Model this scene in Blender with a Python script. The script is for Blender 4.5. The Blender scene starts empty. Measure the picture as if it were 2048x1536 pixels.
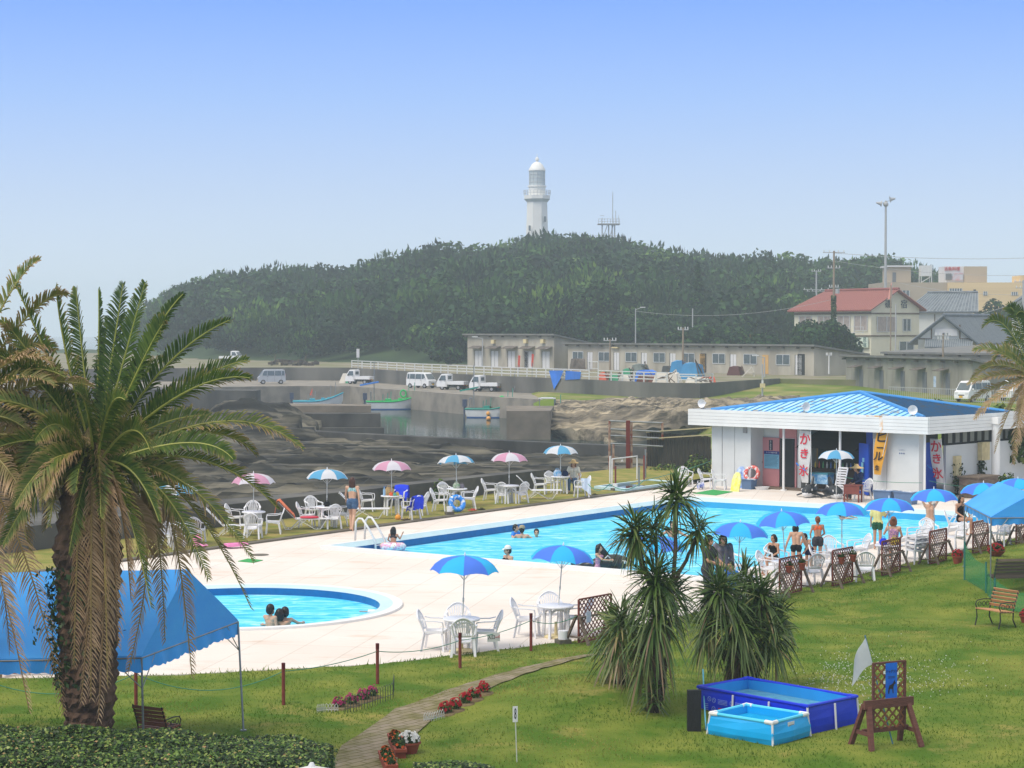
HAZE=0.00060
import bpy,math,random
import numpy as np
from mathutils import Vector,Matrix,Euler
from mathutils.geometry import tessellate_polygon
R=random.Random(7)
NR=np.random.default_rng(5)
PI=math.pi
S=bpy.context.scene
COL=S.collection
H,F=6.3,3950.0
PITCH=math.atan(108/F)
_f=Vector((0,math.cos(PITCH),-math.sin(PITCH)));_u=Vector((0,math.sin(PITCH),math.cos(PITCH)))
CAM=Vector((0,0,H))
def ray(px,py):return _f+Vector((1,0,0))*((px-1024)/F)+_u*((768-py)/F)
def P(px,py,z=0.0):
 d=ray(px,py);return CAM+d*((z-H)/d.z)
def PD(px,py,dist):
 d=ray(px,py);return CAM+d*(dist/d.y)
def lin(c):c/=255.0;return c/12.92 if c<=0.04045 else((c+0.055)/1.055)**2.4
def rgb(r,g,b,k=1.0):return(lin(r)*k,lin(g)*k,lin(b)*k,1)
MATS={}
def mat(name,c,rough=0.6,var=0.12,scale=3.0,bump=0.0,bscale=None,c2=None,spec=0.4,metal=0.0,detail=4,stretch=None,trans=0.0,lo=0.35,hi=0.65):
 if name in MATS:return MATS[name]
 m=bpy.data.materials.new(name);m.use_nodes=True;MATS[name]=m
 nt=m.node_tree;N=nt.nodes;L=nt.links;b=N['Principled BSDF']
 b.inputs['Roughness'].default_value=rough;b.inputs['Metallic'].default_value=metal
 b.inputs['Specular IOR Level'].default_value=spec
 c=tuple(c[:3])+(1,)
 if c2 is None:c2=tuple(min(1,x*(1-var))for x in c[:3])+(1,)
 c2=tuple(c2[:3])+(1,)
 tc=N.new('ShaderNodeTexCoord');mp=N.new('ShaderNodeMapping')
 L.new(tc.outputs['Object'],mp.inputs['Vector'])
 if stretch:mp.inputs['Scale'].default_value=stretch
 nz=N.new('ShaderNodeTexNoise');nz.inputs['Scale'].default_value=scale;nz.inputs['Detail'].default_value=detail
 L.new(mp.outputs['Vector'],nz.inputs['Vector'])
 rp=N.new('ShaderNodeValToRGB');rp.color_ramp.elements[0].position=lo;rp.color_ramp.elements[1].position=hi
 rp.color_ramp.elements[0].color=c;rp.color_ramp.elements[1].color=c2
 L.new(nz.outputs['Fac'],rp.inputs['Fac']);L.new(rp.outputs['Color'],b.inputs['Base Color'])
 if bump:
  n2=N.new('ShaderNodeTexNoise');n2.inputs['Scale'].default_value=bscale or scale*4;n2.inputs['Detail'].default_value=5
  L.new(mp.outputs['Vector'],n2.inputs['Vector'])
  bp=N.new('ShaderNodeBump');bp.inputs['Strength'].default_value=bump;bp.inputs['Distance'].default_value=0.05
  L.new(n2.outputs['Fac'],bp.inputs['Height']);L.new(bp.outputs['Normal'],b.inputs['Normal'])
 if trans:
  t=N.new('ShaderNodeBsdfTranslucent');L.new(rp.outputs['Color'],t.inputs['Color'])
  mx=N.new('ShaderNodeMixShader');mx.inputs[0].default_value=trans
  out=N['Material Output'];L.new(b.outputs[0],mx.inputs[1]);L.new(t.outputs[0],mx.inputs[2]);L.new(mx.outputs[0],out.inputs['Surface'])
 m['ramp']=rp.name
 return m
def attr_mat(name,stops,attr,rough=0.6,var=0.35,scale=2.0,spec=0.3,trans=0.25,extra=None):
 """leaf material: colour along an attribute of the leaf itself (dry tips, young leaves) with a noise variation"""
 m=mat(name,stops[0][1],rough,0,scale,spec=spec)
 nt=m.node_tree;N=nt.nodes;L=nt.links;b=N['Principled BSDF']
 a=N.new('ShaderNodeAttribute');a.attribute_name=attr
 rp=N[m['ramp']];cr=rp.color_ramp
 for e in list(cr.elements)[1:]:cr.elements.remove(e)
 cr.elements[0].position=stops[0][0];cr.elements[0].color=stops[0][1]
 for p,c in stops[1:]:
  e=cr.elements.new(p);e.color=c
 L.new(a.outputs['Fac'],rp.inputs['Fac'])
 nz=[n for n in N if n.type=='TEX_NOISE'][0]
 mul=N.new('ShaderNodeMapRange');mul.inputs['From Min'].default_value=0.3;mul.inputs['From Max'].default_value=0.7
 mul.inputs['To Min'].default_value=1-var;mul.inputs['To Max'].default_value=1+var
 L.new(nz.outputs['Fac'],mul.inputs['Value'])
 mx=N.new('ShaderNodeVectorMath');mx.operation='SCALE'
 L.new(rp.outputs['Color'],mx.inputs[0]);L.new(mul.outputs[0],mx.inputs['Scale'])
 L.new(mx.outputs[0],b.inputs['Base Color'])
 if trans:
  t=N.new('ShaderNodeBsdfTranslucent');L.new(mx.outputs[0],t.inputs['Color'])
  ms=N.new('ShaderNodeMixShader');ms.inputs[0].default_value=trans
  L.new(b.outputs[0],ms.inputs[1]);L.new(t.outputs[0],ms.inputs[2]);L.new(ms.outputs[0],N['Material Output'].inputs['Surface'])
 return m
def frame(d):
 d=d.normalized();a=Vector((0,0,1))if abs(d.z)<0.95 else Vector((1,0,0))
 x=d.cross(a).normalized();return x,x.cross(d).normalized()
V=lambda*a:Vector(a)
class MB:
 def __init__(s):s.v=[];s.f=[];s.m=[];s.cur=0;s.at=[];s.a=0.0
 def add(s,vs,fs):
  o=len(s.v);s.v+=[tuple(x)for x in vs];s.at+=[s.a]*len(vs)
  s.f+=[tuple(i+o for i in f)for f in fs];s.m+=[s.cur]*len(fs);return s
 def hexa(s,b,t):
  n=len(b)
  return s.add(list(b)+list(t),[tuple(range(n-1,-1,-1)),tuple(range(n,2*n))]+[(i,(i+1)%n,n+(i+1)%n,n+i)for i in range(n)])
 def box(s,c,d,rz=0.0,M=None):
  x,y,z=d[0]/2,d[1]/2,d[2]/2
  pts=[V(-x,-y,-z),V(x,-y,-z),V(x,y,-z),V(-x,y,-z),V(-x,-y,z),V(x,-y,z),V(x,y,z),V(-x,y,z)]
  T=M if M is not None else Matrix.Rotation(rz,3,'Z')
  c=Vector(c);pts=[T@p+c for p in pts]
  return s.hexa(pts[:4],pts[4:])
 def b2(s,a,b):
  a,b=Vector(a),Vector(b);return s.box((a+b)/2,[abs(x)for x in(b-a)])
 def bar(s,p,q,w,h=None,up=None):
  p,q=Vector(p),Vector(q);h=h or w;x,y=frame(q-p)
  if up is not None:
   x=(q-p).cross(Vector(up)).normalized();y=x.cross((q-p).normalized())
  k=[x*(-w/2)+y*(-h/2),x*(w/2)+y*(-h/2),x*(w/2)+y*(h/2),x*(-w/2)+y*(h/2)]
  return s.hexa([p+a for a in k],[q+a for a in k])
 def tube(s,pts,r,n=8,cap=True,flat=1.0):
  pts=[Vector(p)for p in pts];rs=r if isinstance(r,(list,tuple))else[r]*len(pts)
  vs=[];x=None
  for i,p in enumerate(pts):
   d=(pts[min(i+1,len(pts)-1)]-pts[max(i-1,0)])
   if d.length<1e-9:d=V(0,0,1)
   d.normalize()
   if x is None:x,y=frame(d)
   else:
    x=(x-d*x.dot(d)).normalized();y=x.cross(d)
   vs+=[p+(x*math.cos(2*PI*k/n)+y*math.sin(2*PI*k/n)*flat)*rs[i]for k in range(n)]
  fs=[(i*n+k,i*n+(k+1)%n,(i+1)*n+(k+1)%n,(i+1)*n+k)for i in range(len(pts)-1)for k in range(n)]
  if cap:fs+=[tuple(range(n-1,-1,-1)),tuple(range((len(pts)-1)*n,len(pts)*n))]
  return s.add(vs,fs)
 def lathe(s,prof,c=(0,0,0),n=16,sx=1.0,sy=1.0,cap=True,M=None):
  vs=[];c=Vector(c)
  for r,z in prof:
   for k in range(n):
    a=2*PI*k/n;p=V(r*sx*math.cos(a),r*sy*math.sin(a),z)
    vs.append((M@p if M is not None else p)+c)
  L=len(prof)
  fs=[(i*n+k,i*n+(k+1)%n,(i+1)*n+(k+1)%n,(i+1)*n+k)for i in range(L-1)for k in range(n)]
  if cap:fs+=[tuple(range(n-1,-1,-1)),tuple(range((L-1)*n,L*n))]
  return s.add(vs,fs)
 def ball(s,c,r,n=12,m=8,M=None):
  r=r if isinstance(r,(tuple,list))else(r,r,r);c=Vector(c);vs=[];fs=[]
  for i in range(m+1):
   t=PI*i/m
   for k in range(n):
    a=2*PI*k/n
    p=V(r[0]*math.sin(t)*math.cos(a),r[1]*math.sin(t)*math.sin(a),r[2]*math.cos(t)*-1)
    vs.append((M@p if M is not None else p)+c)
  fs=[(i*n+k,i*n+(k+1)%n,(i+1)*n+(k+1)%n,(i+1)*n+k)for i in range(m)for k in range(n)]
  return s.add(vs,fs)
 def cap(s,p,q,r1,r2,n=10):
  p,q=Vector(p),Vector(q);d=q-p;L=d.length
  if L<1e-6:return s.ball(p,r1,n,6)
  x,y=frame(d);d=d/L;vs=[];rows=[]
  for t in(-90,-60,-30,0):rows.append((p+d*(r1*math.sin(math.radians(t))),r1*max(0.03,math.cos(math.radians(t)))))
  for t in(0,30,60,90):rows.append((q+d*(r2*math.sin(math.radians(t))),r2*max(0.03,math.cos(math.radians(t)))))
  for c,r in rows:vs+=[c+(x*math.cos(2*PI*k/n)+y*math.sin(2*PI*k/n))*r for k in range(n)]
  fs=[(i*n+k,i*n+(k+1)%n,(i+1)*n+(k+1)%n,(i+1)*n+k)for i in range(7)for k in range(n)]
  return s.add(vs,fs+[tuple(range(n-1,-1,-1)),tuple(range(7*n,8*n))])
 def torus(s,c,R0,r,n=28,m=10,M=None,flat=1.0):
  vs=[];c=Vector(c)
  for i in range(n):
   a=2*PI*i/n
   for k in range(m):
    b=2*PI*k/m;p=V((R0+r*math.cos(b))*math.cos(a),(R0+r*math.cos(b))*math.sin(a),r*flat*math.sin(b))
    vs.append((M@p if M is not None else p)+c)
  return s.add(vs,[(i*m+k,((i+1)%n)*m+k,((i+1)%n)*m+(k+1)%m,i*m+(k+1)%m)for i in range(n)for k in range(m)])
 def grid(s,rows):
  n=len(rows[0]);vs=[p for r in rows for p in r]
  return s.add(vs,[(i*n+k,i*n+k+1,(i+1)*n+k+1,(i+1)*n+k)for i in range(len(rows)-1)for k in range(n-1)])
 def sheet(s,rows,t):
  s.grid(rows);dn=V(0,0,-t);s.grid([[Vector(p)+dn for p in reversed(r)]for r in rows])
  ring=list(rows[0])+[r[-1]for r in rows[1:]]+list(reversed(rows[-1]))[1:]+[r[0]for r in reversed(rows)][1:-1]
  n=len(ring);return s.add(ring+[Vector(p)+dn for p in ring],[(i,n+i,n+(i+1)%n,(i+1)%n)for i in range(n)])
 def prism(s,poly,z0,z1,holes=()):
  loops=[[Vector((p[0],p[1],0))for p in poly]]+[[Vector((p[0],p[1],0))for p in h]for h in holes]
  flat=[p for l in loops for p in l];tris=tessellate_polygon(loops)
  s.add([(p.x,p.y,z1)for p in flat],tris);s.add([(p.x,p.y,z0)for p in flat],[t[::-1]for t in tris])
  for l in loops:
   n=len(l);s.add([(p.x,p.y,z0)for p in l]+[(p.x,p.y,z1)for p in l],[(i,(i+1)%n,n+(i+1)%n,n+i)for i in range(n)])
  return s
 def extr(s,poly,d):
  poly=[Vector(p)for p in poly];d=Vector(d);n=len(poly);tris=tessellate_polygon([poly])
  s.add(poly,tris);s.add([p+d for p in poly],[t[::-1]for t in tris])
  return s.add(poly+[p+d for p in poly],[(i,(i+1)%n,n+(i+1)%n,n+i)for i in range(n)])
 def mesh(s,name,mats,smooth=False,attr=None):
  me=bpy.data.meshes.new(name);me.from_pydata(s.v,[],s.f)
  for m in(mats if isinstance(mats,(list,tuple))else[mats]):me.materials.append(m)
  if any(s.m):me.polygons.foreach_set('material_index',s.m)
  if attr:
   a=me.attributes.new(attr,'FLOAT','POINT');a.data.foreach_set('value',s.at)
  if smooth:
   me.polygons.foreach_set('use_smooth',[True]*len(me.polygons))
  me.validate();me.update();return me
 def build(s,name,mats,parent=None,smooth=False,loc=None,rz=0.0,attr=None,ang=None):
  me=s.mesh(name,mats,smooth or ang is not None,attr)
  if ang is not None:
   try:me.set_sharp_from_angle(angle=math.radians(ang))
   except Exception:pass
  return put(name,me,parent,loc,rz)
def put(name,me,parent=None,loc=None,rz=0.0):
 o=bpy.data.objects.new(name,me);COL.objects.link(o);o.parent=parent
 if loc is not None:o.location=loc
 o.rotation_euler.z=rz;return o
def npmesh(name,verts,faces,mats,attrs=None,smooth=False):
 me=bpy.data.meshes.new(name);n,k=faces.shape
 me.vertices.add(len(verts));me.vertices.foreach_set('co',np.ascontiguousarray(verts,np.float32).ravel())
 me.loops.add(n*k);me.loops.foreach_set('vertex_index',np.ascontiguousarray(faces,np.int32).ravel())
 me.polygons.add(n);me.polygons.foreach_set('loop_start',np.arange(0,n*k,k,dtype=np.int32))
 try:me.polygons.foreach_set('loop_total',np.full(n,k,np.int32))
 except Exception:pass
 if smooth:me.polygons.foreach_set('use_smooth',np.ones(n,bool))
 for an,av in(attrs or{}).items():
  a=me.attributes.new(an,'FLOAT','POINT');a.data.foreach_set('value',np.ascontiguousarray(av,np.float32))
 for m in mats:me.materials.append(m)
 me.update(calc_edges=True);me.validate();return me
def tag(o,label=None,cat=None,group=None,kind=None):
 if label:o['label']=label
 if cat:o['category']=cat
 if group:o['group']=group
 if kind:o['kind']=kind
 return o
def thing(name,label,cat,loc=(0,0,0),rz=0.0,group=None):
 o=bpy.data.objects.new(name,None);COL.objects.link(o);o.location=loc;o.rotation_euler.z=rz
 o.empty_display_size=0.2
 return tag(o,label,cat,group)
def struct(o):return tag(o,kind='structure')
def kids(o):return[c for c in bpy.data.objects if c.parent==o]
CH={}
def copy_tree(o,parent=None,label=None,loc=None,rz=None,group=None):
 c=o.copy();COL.objects.link(c);c.parent=parent
 if label:c['label']=label
 if group:c['group']=group
 if loc is not None:c.location=loc
 if rz is not None:c.rotation_euler.z=rz
 if o.name not in CH:CH[o.name]=kids(o)
 for ch in CH[o.name]:copy_tree(ch,c)
 return c
def text_bm(mb,txt,size,c,xd,yd,depth=0.004,sx=1.0,vertical=False,bold=0.0):
 """add lettering to a builder: centre c, xd = reading direction, yd = up"""
 c,xd,yd=Vector(c),Vector(xd).normalized(),Vector(yd).normalized();nd=xd.cross(yd)
 chars=list(txt)if vertical else[txt]
 for i,t in enumerate(chars):
  cu=bpy.data.curves.new('t','FONT');cu.body=t;cu.size=size;cu.align_x='CENTER';cu.align_y='CENTER';cu.extrude=depth/2;cu.offset=bold;cu.resolution_u=3
  ob=bpy.data.objects.new('t',cu);COL.objects.link(ob)
  bpy.context.view_layer.update()
  dg=bpy.context.evaluated_depsgraph_get();me=bpy.data.meshes.new_from_object(ob.evaluated_get(dg))
  off=-yd*(size*1.02)*(i-(len(chars)-1)/2)
  vs=[c+off+xd*(v.co.x*sx)+yd*v.co.y+nd*v.co.z for v in me.vertices]
  mb.add(vs,[tuple(p.vertices)for p in me.polygons])
  bpy.data.objects.remove(ob);bpy.data.curves.remove(cu);bpy.data.meshes.remove(me)
def noise2(x,y,s,seed=0):
 x=np.asarray(x,float)*s+seed*17.3;y=np.asarray(y,float)*s+seed*9.1
 xi=np.floor(x).astype(int);yi=np.floor(y).astype(int);fx=x-xi;fy=y-yi
 fx=fx*fx*(3-2*fx);fy=fy*fy*(3-2*fy)
 def h(a,b):
  n=(a*374761393+b*668265263+seed*1442695)&0x7fffffff
  n=((n^(n>>13))*1274126177)&0x7fffffff
  return((n^(n>>16))&0xffff)/65535.0
 return(h(xi,yi)*(1-fx)+h(xi+1,yi)*fx)*(1-fy)+(h(xi,yi+1)*(1-fx)+h(xi+1,yi+1)*fx)*fy
def sst(a,b,x):
 t=np.clip((np.asarray(x,float)-a)/(b-a),0,1);return t*t*(3-2*t)
cd=bpy.data.cameras.new('camera');cam=bpy.data.objects.new('camera',cd);COL.objects.link(cam)
cd.sensor_width=36;cd.lens=F*36/2048;cd.clip_end=9000;cd.clip_start=0.5
cam.location=CAM;cam.rotation_euler=(PI/2-PITCH,0,0);S.camera=cam
SUN_EL,SUN_AZ=math.radians(56),math.radians(232)
w=bpy.data.worlds.new('World');S.world=w;w.use_nodes=True
nt=w.node_tree;N=nt.nodes;L=nt.links;bg=N['Background']
sky=N.new('ShaderNodeTexSky');sky.sky_type='NISHITA';sky.sun_disc=False
sky.sun_elevation=SUN_EL;sky.sun_rotation=SUN_AZ;sky.dust_density=2.0;sky.air_density=1.0
SKY=0.12
bg.inputs['Strength'].default_value=SKY
tc=N.new('ShaderNodeTexCoord');sp=N.new('ShaderNodeSeparateXYZ');L.new(tc.outputs['Generated'],sp.inputs[0])
rp=N.new('ShaderNodeValToRGB');L.new(sp.outputs['Z'],rp.inputs['Fac'])
SKYK=0.90
def skc(r,g,b):return tuple(x*SKYK for x in rgb(r,g,b)[:3])+(1,)
els=[(0.0,skc(212,228,237)),(0.028,skc(208,224,240)),(0.068,skc(186,208,240)),(0.115,skc(154,190,246)),(0.165,skc(118,165,248)),(0.25,skc(165,192,245)),(0.45,skc(246,243,238))]
cr=rp.color_ramp
while len(cr.elements)<len(els):cr.elements.new(0.5)
for e,(p,c)in zip(cr.elements,els):e.position=p;e.color=c
sc=N.new('ShaderNodeVectorMath');sc.operation='SCALE';sc.inputs['Scale'].default_value=1/SKY
L.new(rp.outputs['Color'],sc.inputs[0])
fm=N.new('ShaderNodeMapRange');L.new(sp.outputs['Z'],fm.inputs['Value'])
for k,v_ in(('From Min',0.17),('From Max',0.5),('To Min',1.0),('To Max',0.75)):fm.inputs[k].default_value=v_
mx=N.new('ShaderNodeMix');mx.data_type='RGBA'
L.new(fm.outputs[0],mx.inputs['Factor']);L.new(sky.outputs[0],mx.inputs['A']);L.new(sc.outputs[0],mx.inputs['B'])
L.new(mx.outputs['Result'],bg.inputs['Color'])
sd=bpy.data.lights.new('sun','SUN');sd.energy=2.1;sd.angle=math.radians(28);sd.color=(1.0,0.93,0.82)
sun=bpy.data.objects.new('sun',sd);COL.objects.link(sun)
to_sun=V(math.sin(SUN_AZ)*math.cos(SUN_EL),math.cos(SUN_AZ)*math.cos(SUN_EL),math.sin(SUN_EL))
sun.rotation_euler=to_sun.to_track_quat('Z','Y').to_euler()
S.view_settings.view_transform='Standard';S.view_settings.look='None';S.view_settings.exposure=0.33;S.view_settings.gamma=1
S.render.engine='CYCLES';S.cycles.max_bounces=6;S.cycles.diffuse_bounces=3;S.cycles.glossy_bounces=3;S.cycles.transparent_max_bounces=12
S.cycles.volume_bounces=2;S.cycles.use_denoising=True;S.cycles.caustics_reflective=False;S.cycles.caustics_refractive=False
# ================================================================ SETTING
UU=V(math.cos(math.radians(54.8)),math.sin(math.radians(54.8)),0);VV=V(UU.y,-UU.x,0)
A0=V(-5.50,56.55,0);PL,PW=20.9,12.8
def pool(a,b,z=0.0):return A0+UU*a+VV*b+V(0,0,z)
Q0=V(1.27,39.9,0)
KC=V(-6.25,44.9,0);KR=3.75
WATER_Z=-0.22
def deckdist(x,y):
 sr=(x-Q0.x)*VV.x+(y-Q0.y)*VV.y
 fr=np.interp(x,[-30,-16,-9,-6,-2.5,1.27,3],[35.4,35.5,35.6,36.0,37.1,39.9,42.2])
 sf=(fr-y)*0.9
 return np.maximum(sr,sf)
def lawn_h(x,y):
 x=np.asarray(x,float);y=np.asarray(y,float)
 s=deckdist(x,y);a=(x-Q0.x)*UU.x+(y-Q0.y)*UU.y;sr=(x-Q0.x)*VV.x+(y-Q0.y)*VV.y
 m=0.5*sst(0.6,3.2,sr)*sst(7,15,a)+0.32*np.exp(-((x-1.6)**2/3.0+(y-33.2)**2/7.0))
 b=(noise2(x,y,0.5,3)-0.5)*0.10*sst(0.3,2.5,s)+(noise2(x,y,1.7,4)-0.5)*0.035*sst(0.0,1,s)
 h=np.where(s>0,0.015+m+b,-0.02-0.6*sst(0,0.8,-s))
 return np.where((x+8.5)*-0.833+(y-56.6)*0.554>-1.5,-4.0,h)
def LH(x,y):return float(lawn_h(x,y))
def LP(px,py):
 p=P(px,py,0)
 for _ in range(6):p=P(px,py,LH(p.x,p.y))
 return p
M_grass=mat('lawn_grass',rgb(82,114,34,0.95),0.9,c2=rgb(136,144,62,0.92),scale=.9,bump=0.8,bscale=34,spec=0.1,detail=9,lo=0.38,hi=0.68)
M_strip=mat('dry_grass',rgb(120,128,62),0.9,c2=rgb(160,146,88),scale=1.3,bump=0.8,bscale=20,spec=0.1)
M_soil=mat('soil',rgb(104,88,66),0.95,c2=rgb(126,112,84),scale=5,bump=0.5,spec=0.1)
M_bank=mat('rough_grass',rgb(98,118,44),0.95,c2=rgb(150,140,92),scale=.22,bump=.6,bscale=3,spec=.1,detail=9,lo=.45,hi=.7)
def patch_nodes(m,c,lo,hi,sc):
 nt=m.node_tree;N=nt.nodes;L=nt.links;b=N['Principled BSDF'];tc=N.new('ShaderNodeTexCoord')
 n1=N.new('ShaderNodeTexNoise');n1.inputs['Scale'].default_value=sc;n1.inputs['Detail'].default_value=10;n1.inputs['Roughness'].default_value=.72;L.new(tc.outputs['Object'],n1.inputs['Vector'])
 mr=N.new('ShaderNodeMapRange');mr.inputs['From Min'].default_value=lo;mr.inputs['From Max'].default_value=hi;mr.inputs['To Max'].default_value=.8;L.new(n1.outputs['Fac'],mr.inputs['Value'])
 src=b.inputs['Base Color'].links[0].from_socket;x1=N.new('ShaderNodeMix');x1.data_type='RGBA';L.new(mr.outputs[0],x1.inputs['Factor']);L.new(src,x1.inputs['A']);x1.inputs['B'].default_value=c;L.new(x1.outputs['Result'],b.inputs['Base Color'])
patch_nodes(M_grass,rgb(176,154,92),.56,.72,.42);patch_nodes(M_bank,rgb(176,160,116),.55,.7,.09)
def hfield(name,xs,ys,hf,mats,smooth=True):
 X,Y=np.meshgrid(xs,ys);Z=hf(X,Y);n=len(xs);m=len(ys)
 v=np.stack([X.ravel(),Y.ravel(),Z.ravel()],1)
 i=(np.arange(m-1)[:,None]*n+np.arange(n-1)[None]).ravel()
 return put(name,npmesh(name,v,np.stack([i,i+1,i+n+1,i+n],1),mats,smooth=smooth))
struct(hfield('lawn',np.arange(-18,30.01,0.25),np.arange(18,76.01,0.25),lawn_h,[M_grass]))
M_deck=mat('pale_concrete_tiles',rgb(247,240,232,0.82),0.75,c2=rgb(242,231,221,0.82),scale=0.35,bump=0.1,bscale=8,spec=0.25)
def deck_nodes():
 nt=M_deck.node_tree;N=nt.nodes;L=nt.links;b=N['Principled BSDF']
 tc=N.new('ShaderNodeTexCoord');mp=N.new('ShaderNodeMapping');mp.inputs['Rotation'].default_value=(0,0,math.radians(11));L.new(tc.outputs['Object'],mp.inputs[0])
 br=N.new('ShaderNodeTexBrick');br.offset=0;br.inputs['Scale'].default_value=1;br.inputs['Brick Width'].default_value=1.05;br.inputs['Row Height'].default_value=2.1
 br.inputs['Mortar Size'].default_value=0.012;br.inputs['Color1'].default_value=(1,1,1,1);br.inputs['Color2'].default_value=(0.97,0.965,0.96,1);br.inputs['Mortar'].default_value=(0.80,0.77,0.74,1)
 L.new(mp.outputs[0],br.inputs['Vector'])
 n1=N.new('ShaderNodeTexNoise');n1.inputs['Scale'].default_value=1.0;n1.inputs['Detail'].default_value=8;n1.inputs['Roughness'].default_value=0.7
 m2=N.new('ShaderNodeMapping');m2.inputs['Scale'].default_value=(0.45,1.3,1);L.new(tc.outputs['Object'],m2.inputs[0]);L.new(m2.outputs[0],n1.inputs['Vector'])
 r1=N.new('ShaderNodeValToRGB');r1.color_ramp.elements[0].position=0.54;r1.color_ramp.elements[1].position=0.80
 r1.color_ramp.elements[0].color=(1,1,1,1);r1.color_ramp.elements[1].color=(0.80,0.64,0.52,1);L.new(n1.outputs['Fac'],r1.inputs[0])
 src=b.inputs['Base Color'].links[0].from_socket
 x1=N.new('ShaderNodeMix');x1.data_type='RGBA';x1.blend_type='MULTIPLY';x1.inputs['Factor'].default_value=1;L.new(src,x1.inputs['A']);L.new(br.outputs['Color'],x1.inputs['B'])
 x2=N.new('ShaderNodeMix');x2.data_type='RGBA';x2.blend_type='MULTIPLY';x2.inputs['Factor'].default_value=1;L.new(x1.outputs['Result'],x2.inputs['A']);L.new(r1.outputs['Color'],x2.inputs['B'])
 L.new(x2.outputs['Result'],b.inputs['Base Color'])
deck_nodes()
deck_out=[(-16,35.5),(-9,35.6),(-6,36.0),(-2.5,37.1),(1.27,39.9)]+[tuple((Q0+UU*s)[:2])for s in(14,28,42)]+[(34,84),(14,92),(7.4,80.5),(-8.5,56.6),(-16,45.3)]
def rect(i):
 n=min(i,.30)*.75+max(0,i-.30)*.12;l=i*.52
 return[tuple(pool(a,b)[:2])for a,b in((n,l),(PL-i,l),(PL-i,PW-n),(n,PW-n))]
circ=lambda r,n=64:[(KC.x+r*math.cos(2*PI*k/n),KC.y+r*math.sin(2*PI*k/n))for k in range(n)]
struct(MB().prism(deck_out,-0.16,0.0,[rect(0.3),circ(KR-0.2)]).build('pool_deck',M_deck))
M_white=mat('white_paint',(0.80,0.80,0.79),0.5,0.06,1.5,spec=0.4)
M_pale=mat('pale_blue_paint',rgb(204,232,240,0.9),0.5,0.08,2)
M_tile=mat('shaded_blue_tile',rgb(16,104,168),0.35,0.15,6)  # shade of the pool walls put into the tile blue; lit far wall stays lighter
M_basin=mat('pool_paint',rgb(70,190,240,0.8),0.4,0.1,2)
def water_mat(name,cA,cB,cC,sx,sy,bump,gl,rot=0.0):
 m=bpy.data.materials.new(name);m.use_nodes=True;nt=m.node_tree;N=nt.nodes;L=nt.links;N.remove(N['Principled BSDF'])
 tc=N.new('ShaderNodeTexCoord');mp=N.new('ShaderNodeMapping');mp.inputs['Scale'].default_value=(sx,sy,1);mp.inputs['Rotation'].default_value=(0,0,rot);L.new(tc.outputs['Object'],mp.inputs[0])
 n1=N.new('ShaderNodeTexNoise');n1.inputs['Scale'].default_value=1;n1.inputs['Detail'].default_value=5;n1.inputs['Distortion'].default_value=1.6;n1.inputs['Roughness'].default_value=.64;L.new(mp.outputs[0],n1.inputs['Vector'])
 rp=N.new('ShaderNodeValToRGB');cr=rp.color_ramp;cr.elements[0].position=0.30;cr.elements[0].color=cA;cr.elements[1].position=0.52;cr.elements[1].color=cB
 e=cr.elements.new(0.72);e.color=cC;L.new(n1.outputs['Fac'],rp.inputs[0])
 d=N.new('ShaderNodeBsdfDiffuse');L.new(rp.outputs[0],d.inputs['Color'])
 g=N.new('ShaderNodeBsdfGlossy');g.inputs['Roughness'].default_value=0.03
 bp=N.new('ShaderNodeBump');bp.inputs['Strength'].default_value=bump;bp.inputs['Distance'].default_value=0.12;L.new(n1.outputs['Fac'],bp.inputs['Height']);L.new(bp.outputs[0],g.inputs['Normal'])
 fr=N.new('ShaderNodeFresnel');fr.inputs['IOR'].default_value=1.33;L.new(bp.outputs[0],fr.inputs['Normal'])
 ml=N.new('ShaderNodeMath');ml.operation='MULTIPLY';ml.inputs[1].default_value=gl;ml.use_clamp=True;L.new(fr.outputs[0],ml.inputs[0])
 ms=N.new('ShaderNodeMixShader');L.new(ml.outputs[0],ms.inputs[0]);L.new(d.outputs[0],ms.inputs[1]);L.new(g.outputs[0],ms.inputs[2]);L.new(ms.outputs[0],N['Material Output'].inputs[0])
 return m
M_pool=water_mat('pool_water',rgb(40,170,228),rgb(100,213,246),rgb(196,242,252),0.9,2.8,0.25,0.16)
M_sea=water_mat('harbour_water',rgb(30,48,52),rgb(44,66,68),rgb(52,74,76),0.25,0.9,0.05,0.95)
mp_=MB()
mp_.cur=0;mp_.prism(rect(0.0),-0.16,0.115,[rect(0.30)])
o_,i_=rect(0.30),rect(0.62)
mp_.cur=1;mp_.add([(x,y,0.112)for x,y in o_]+[(x,y,-0.01)for x,y in i_],[(k,(k+1)%4,4+(k+1)%4,4+k)for k in range(4)])
struct(mp_.build('pool_coping',[M_white,M_pale]))
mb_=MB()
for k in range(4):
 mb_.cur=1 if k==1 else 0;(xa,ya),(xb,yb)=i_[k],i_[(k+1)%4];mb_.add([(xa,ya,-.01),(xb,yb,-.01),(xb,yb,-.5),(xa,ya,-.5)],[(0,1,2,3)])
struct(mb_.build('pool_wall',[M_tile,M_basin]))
wx=np.linspace(0.6,PL-0.6,2)
struct(MB().add([(x,y,WATER_Z)for x,y in rect(0.6)],[(0,1,2,3)]).build('pool_water',M_pool))
mk=MB();n=72;cc=lambda r,z:[(KC.x+r*math.cos(2*PI*k/n),KC.y+r*math.sin(2*PI*k/n),z)for k in range(n)]
def ringf(mb,a,b):return mb.add(a+b,[(k,(k+1)%n,n+(k+1)%n,n+k)for k in range(n)])
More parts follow.
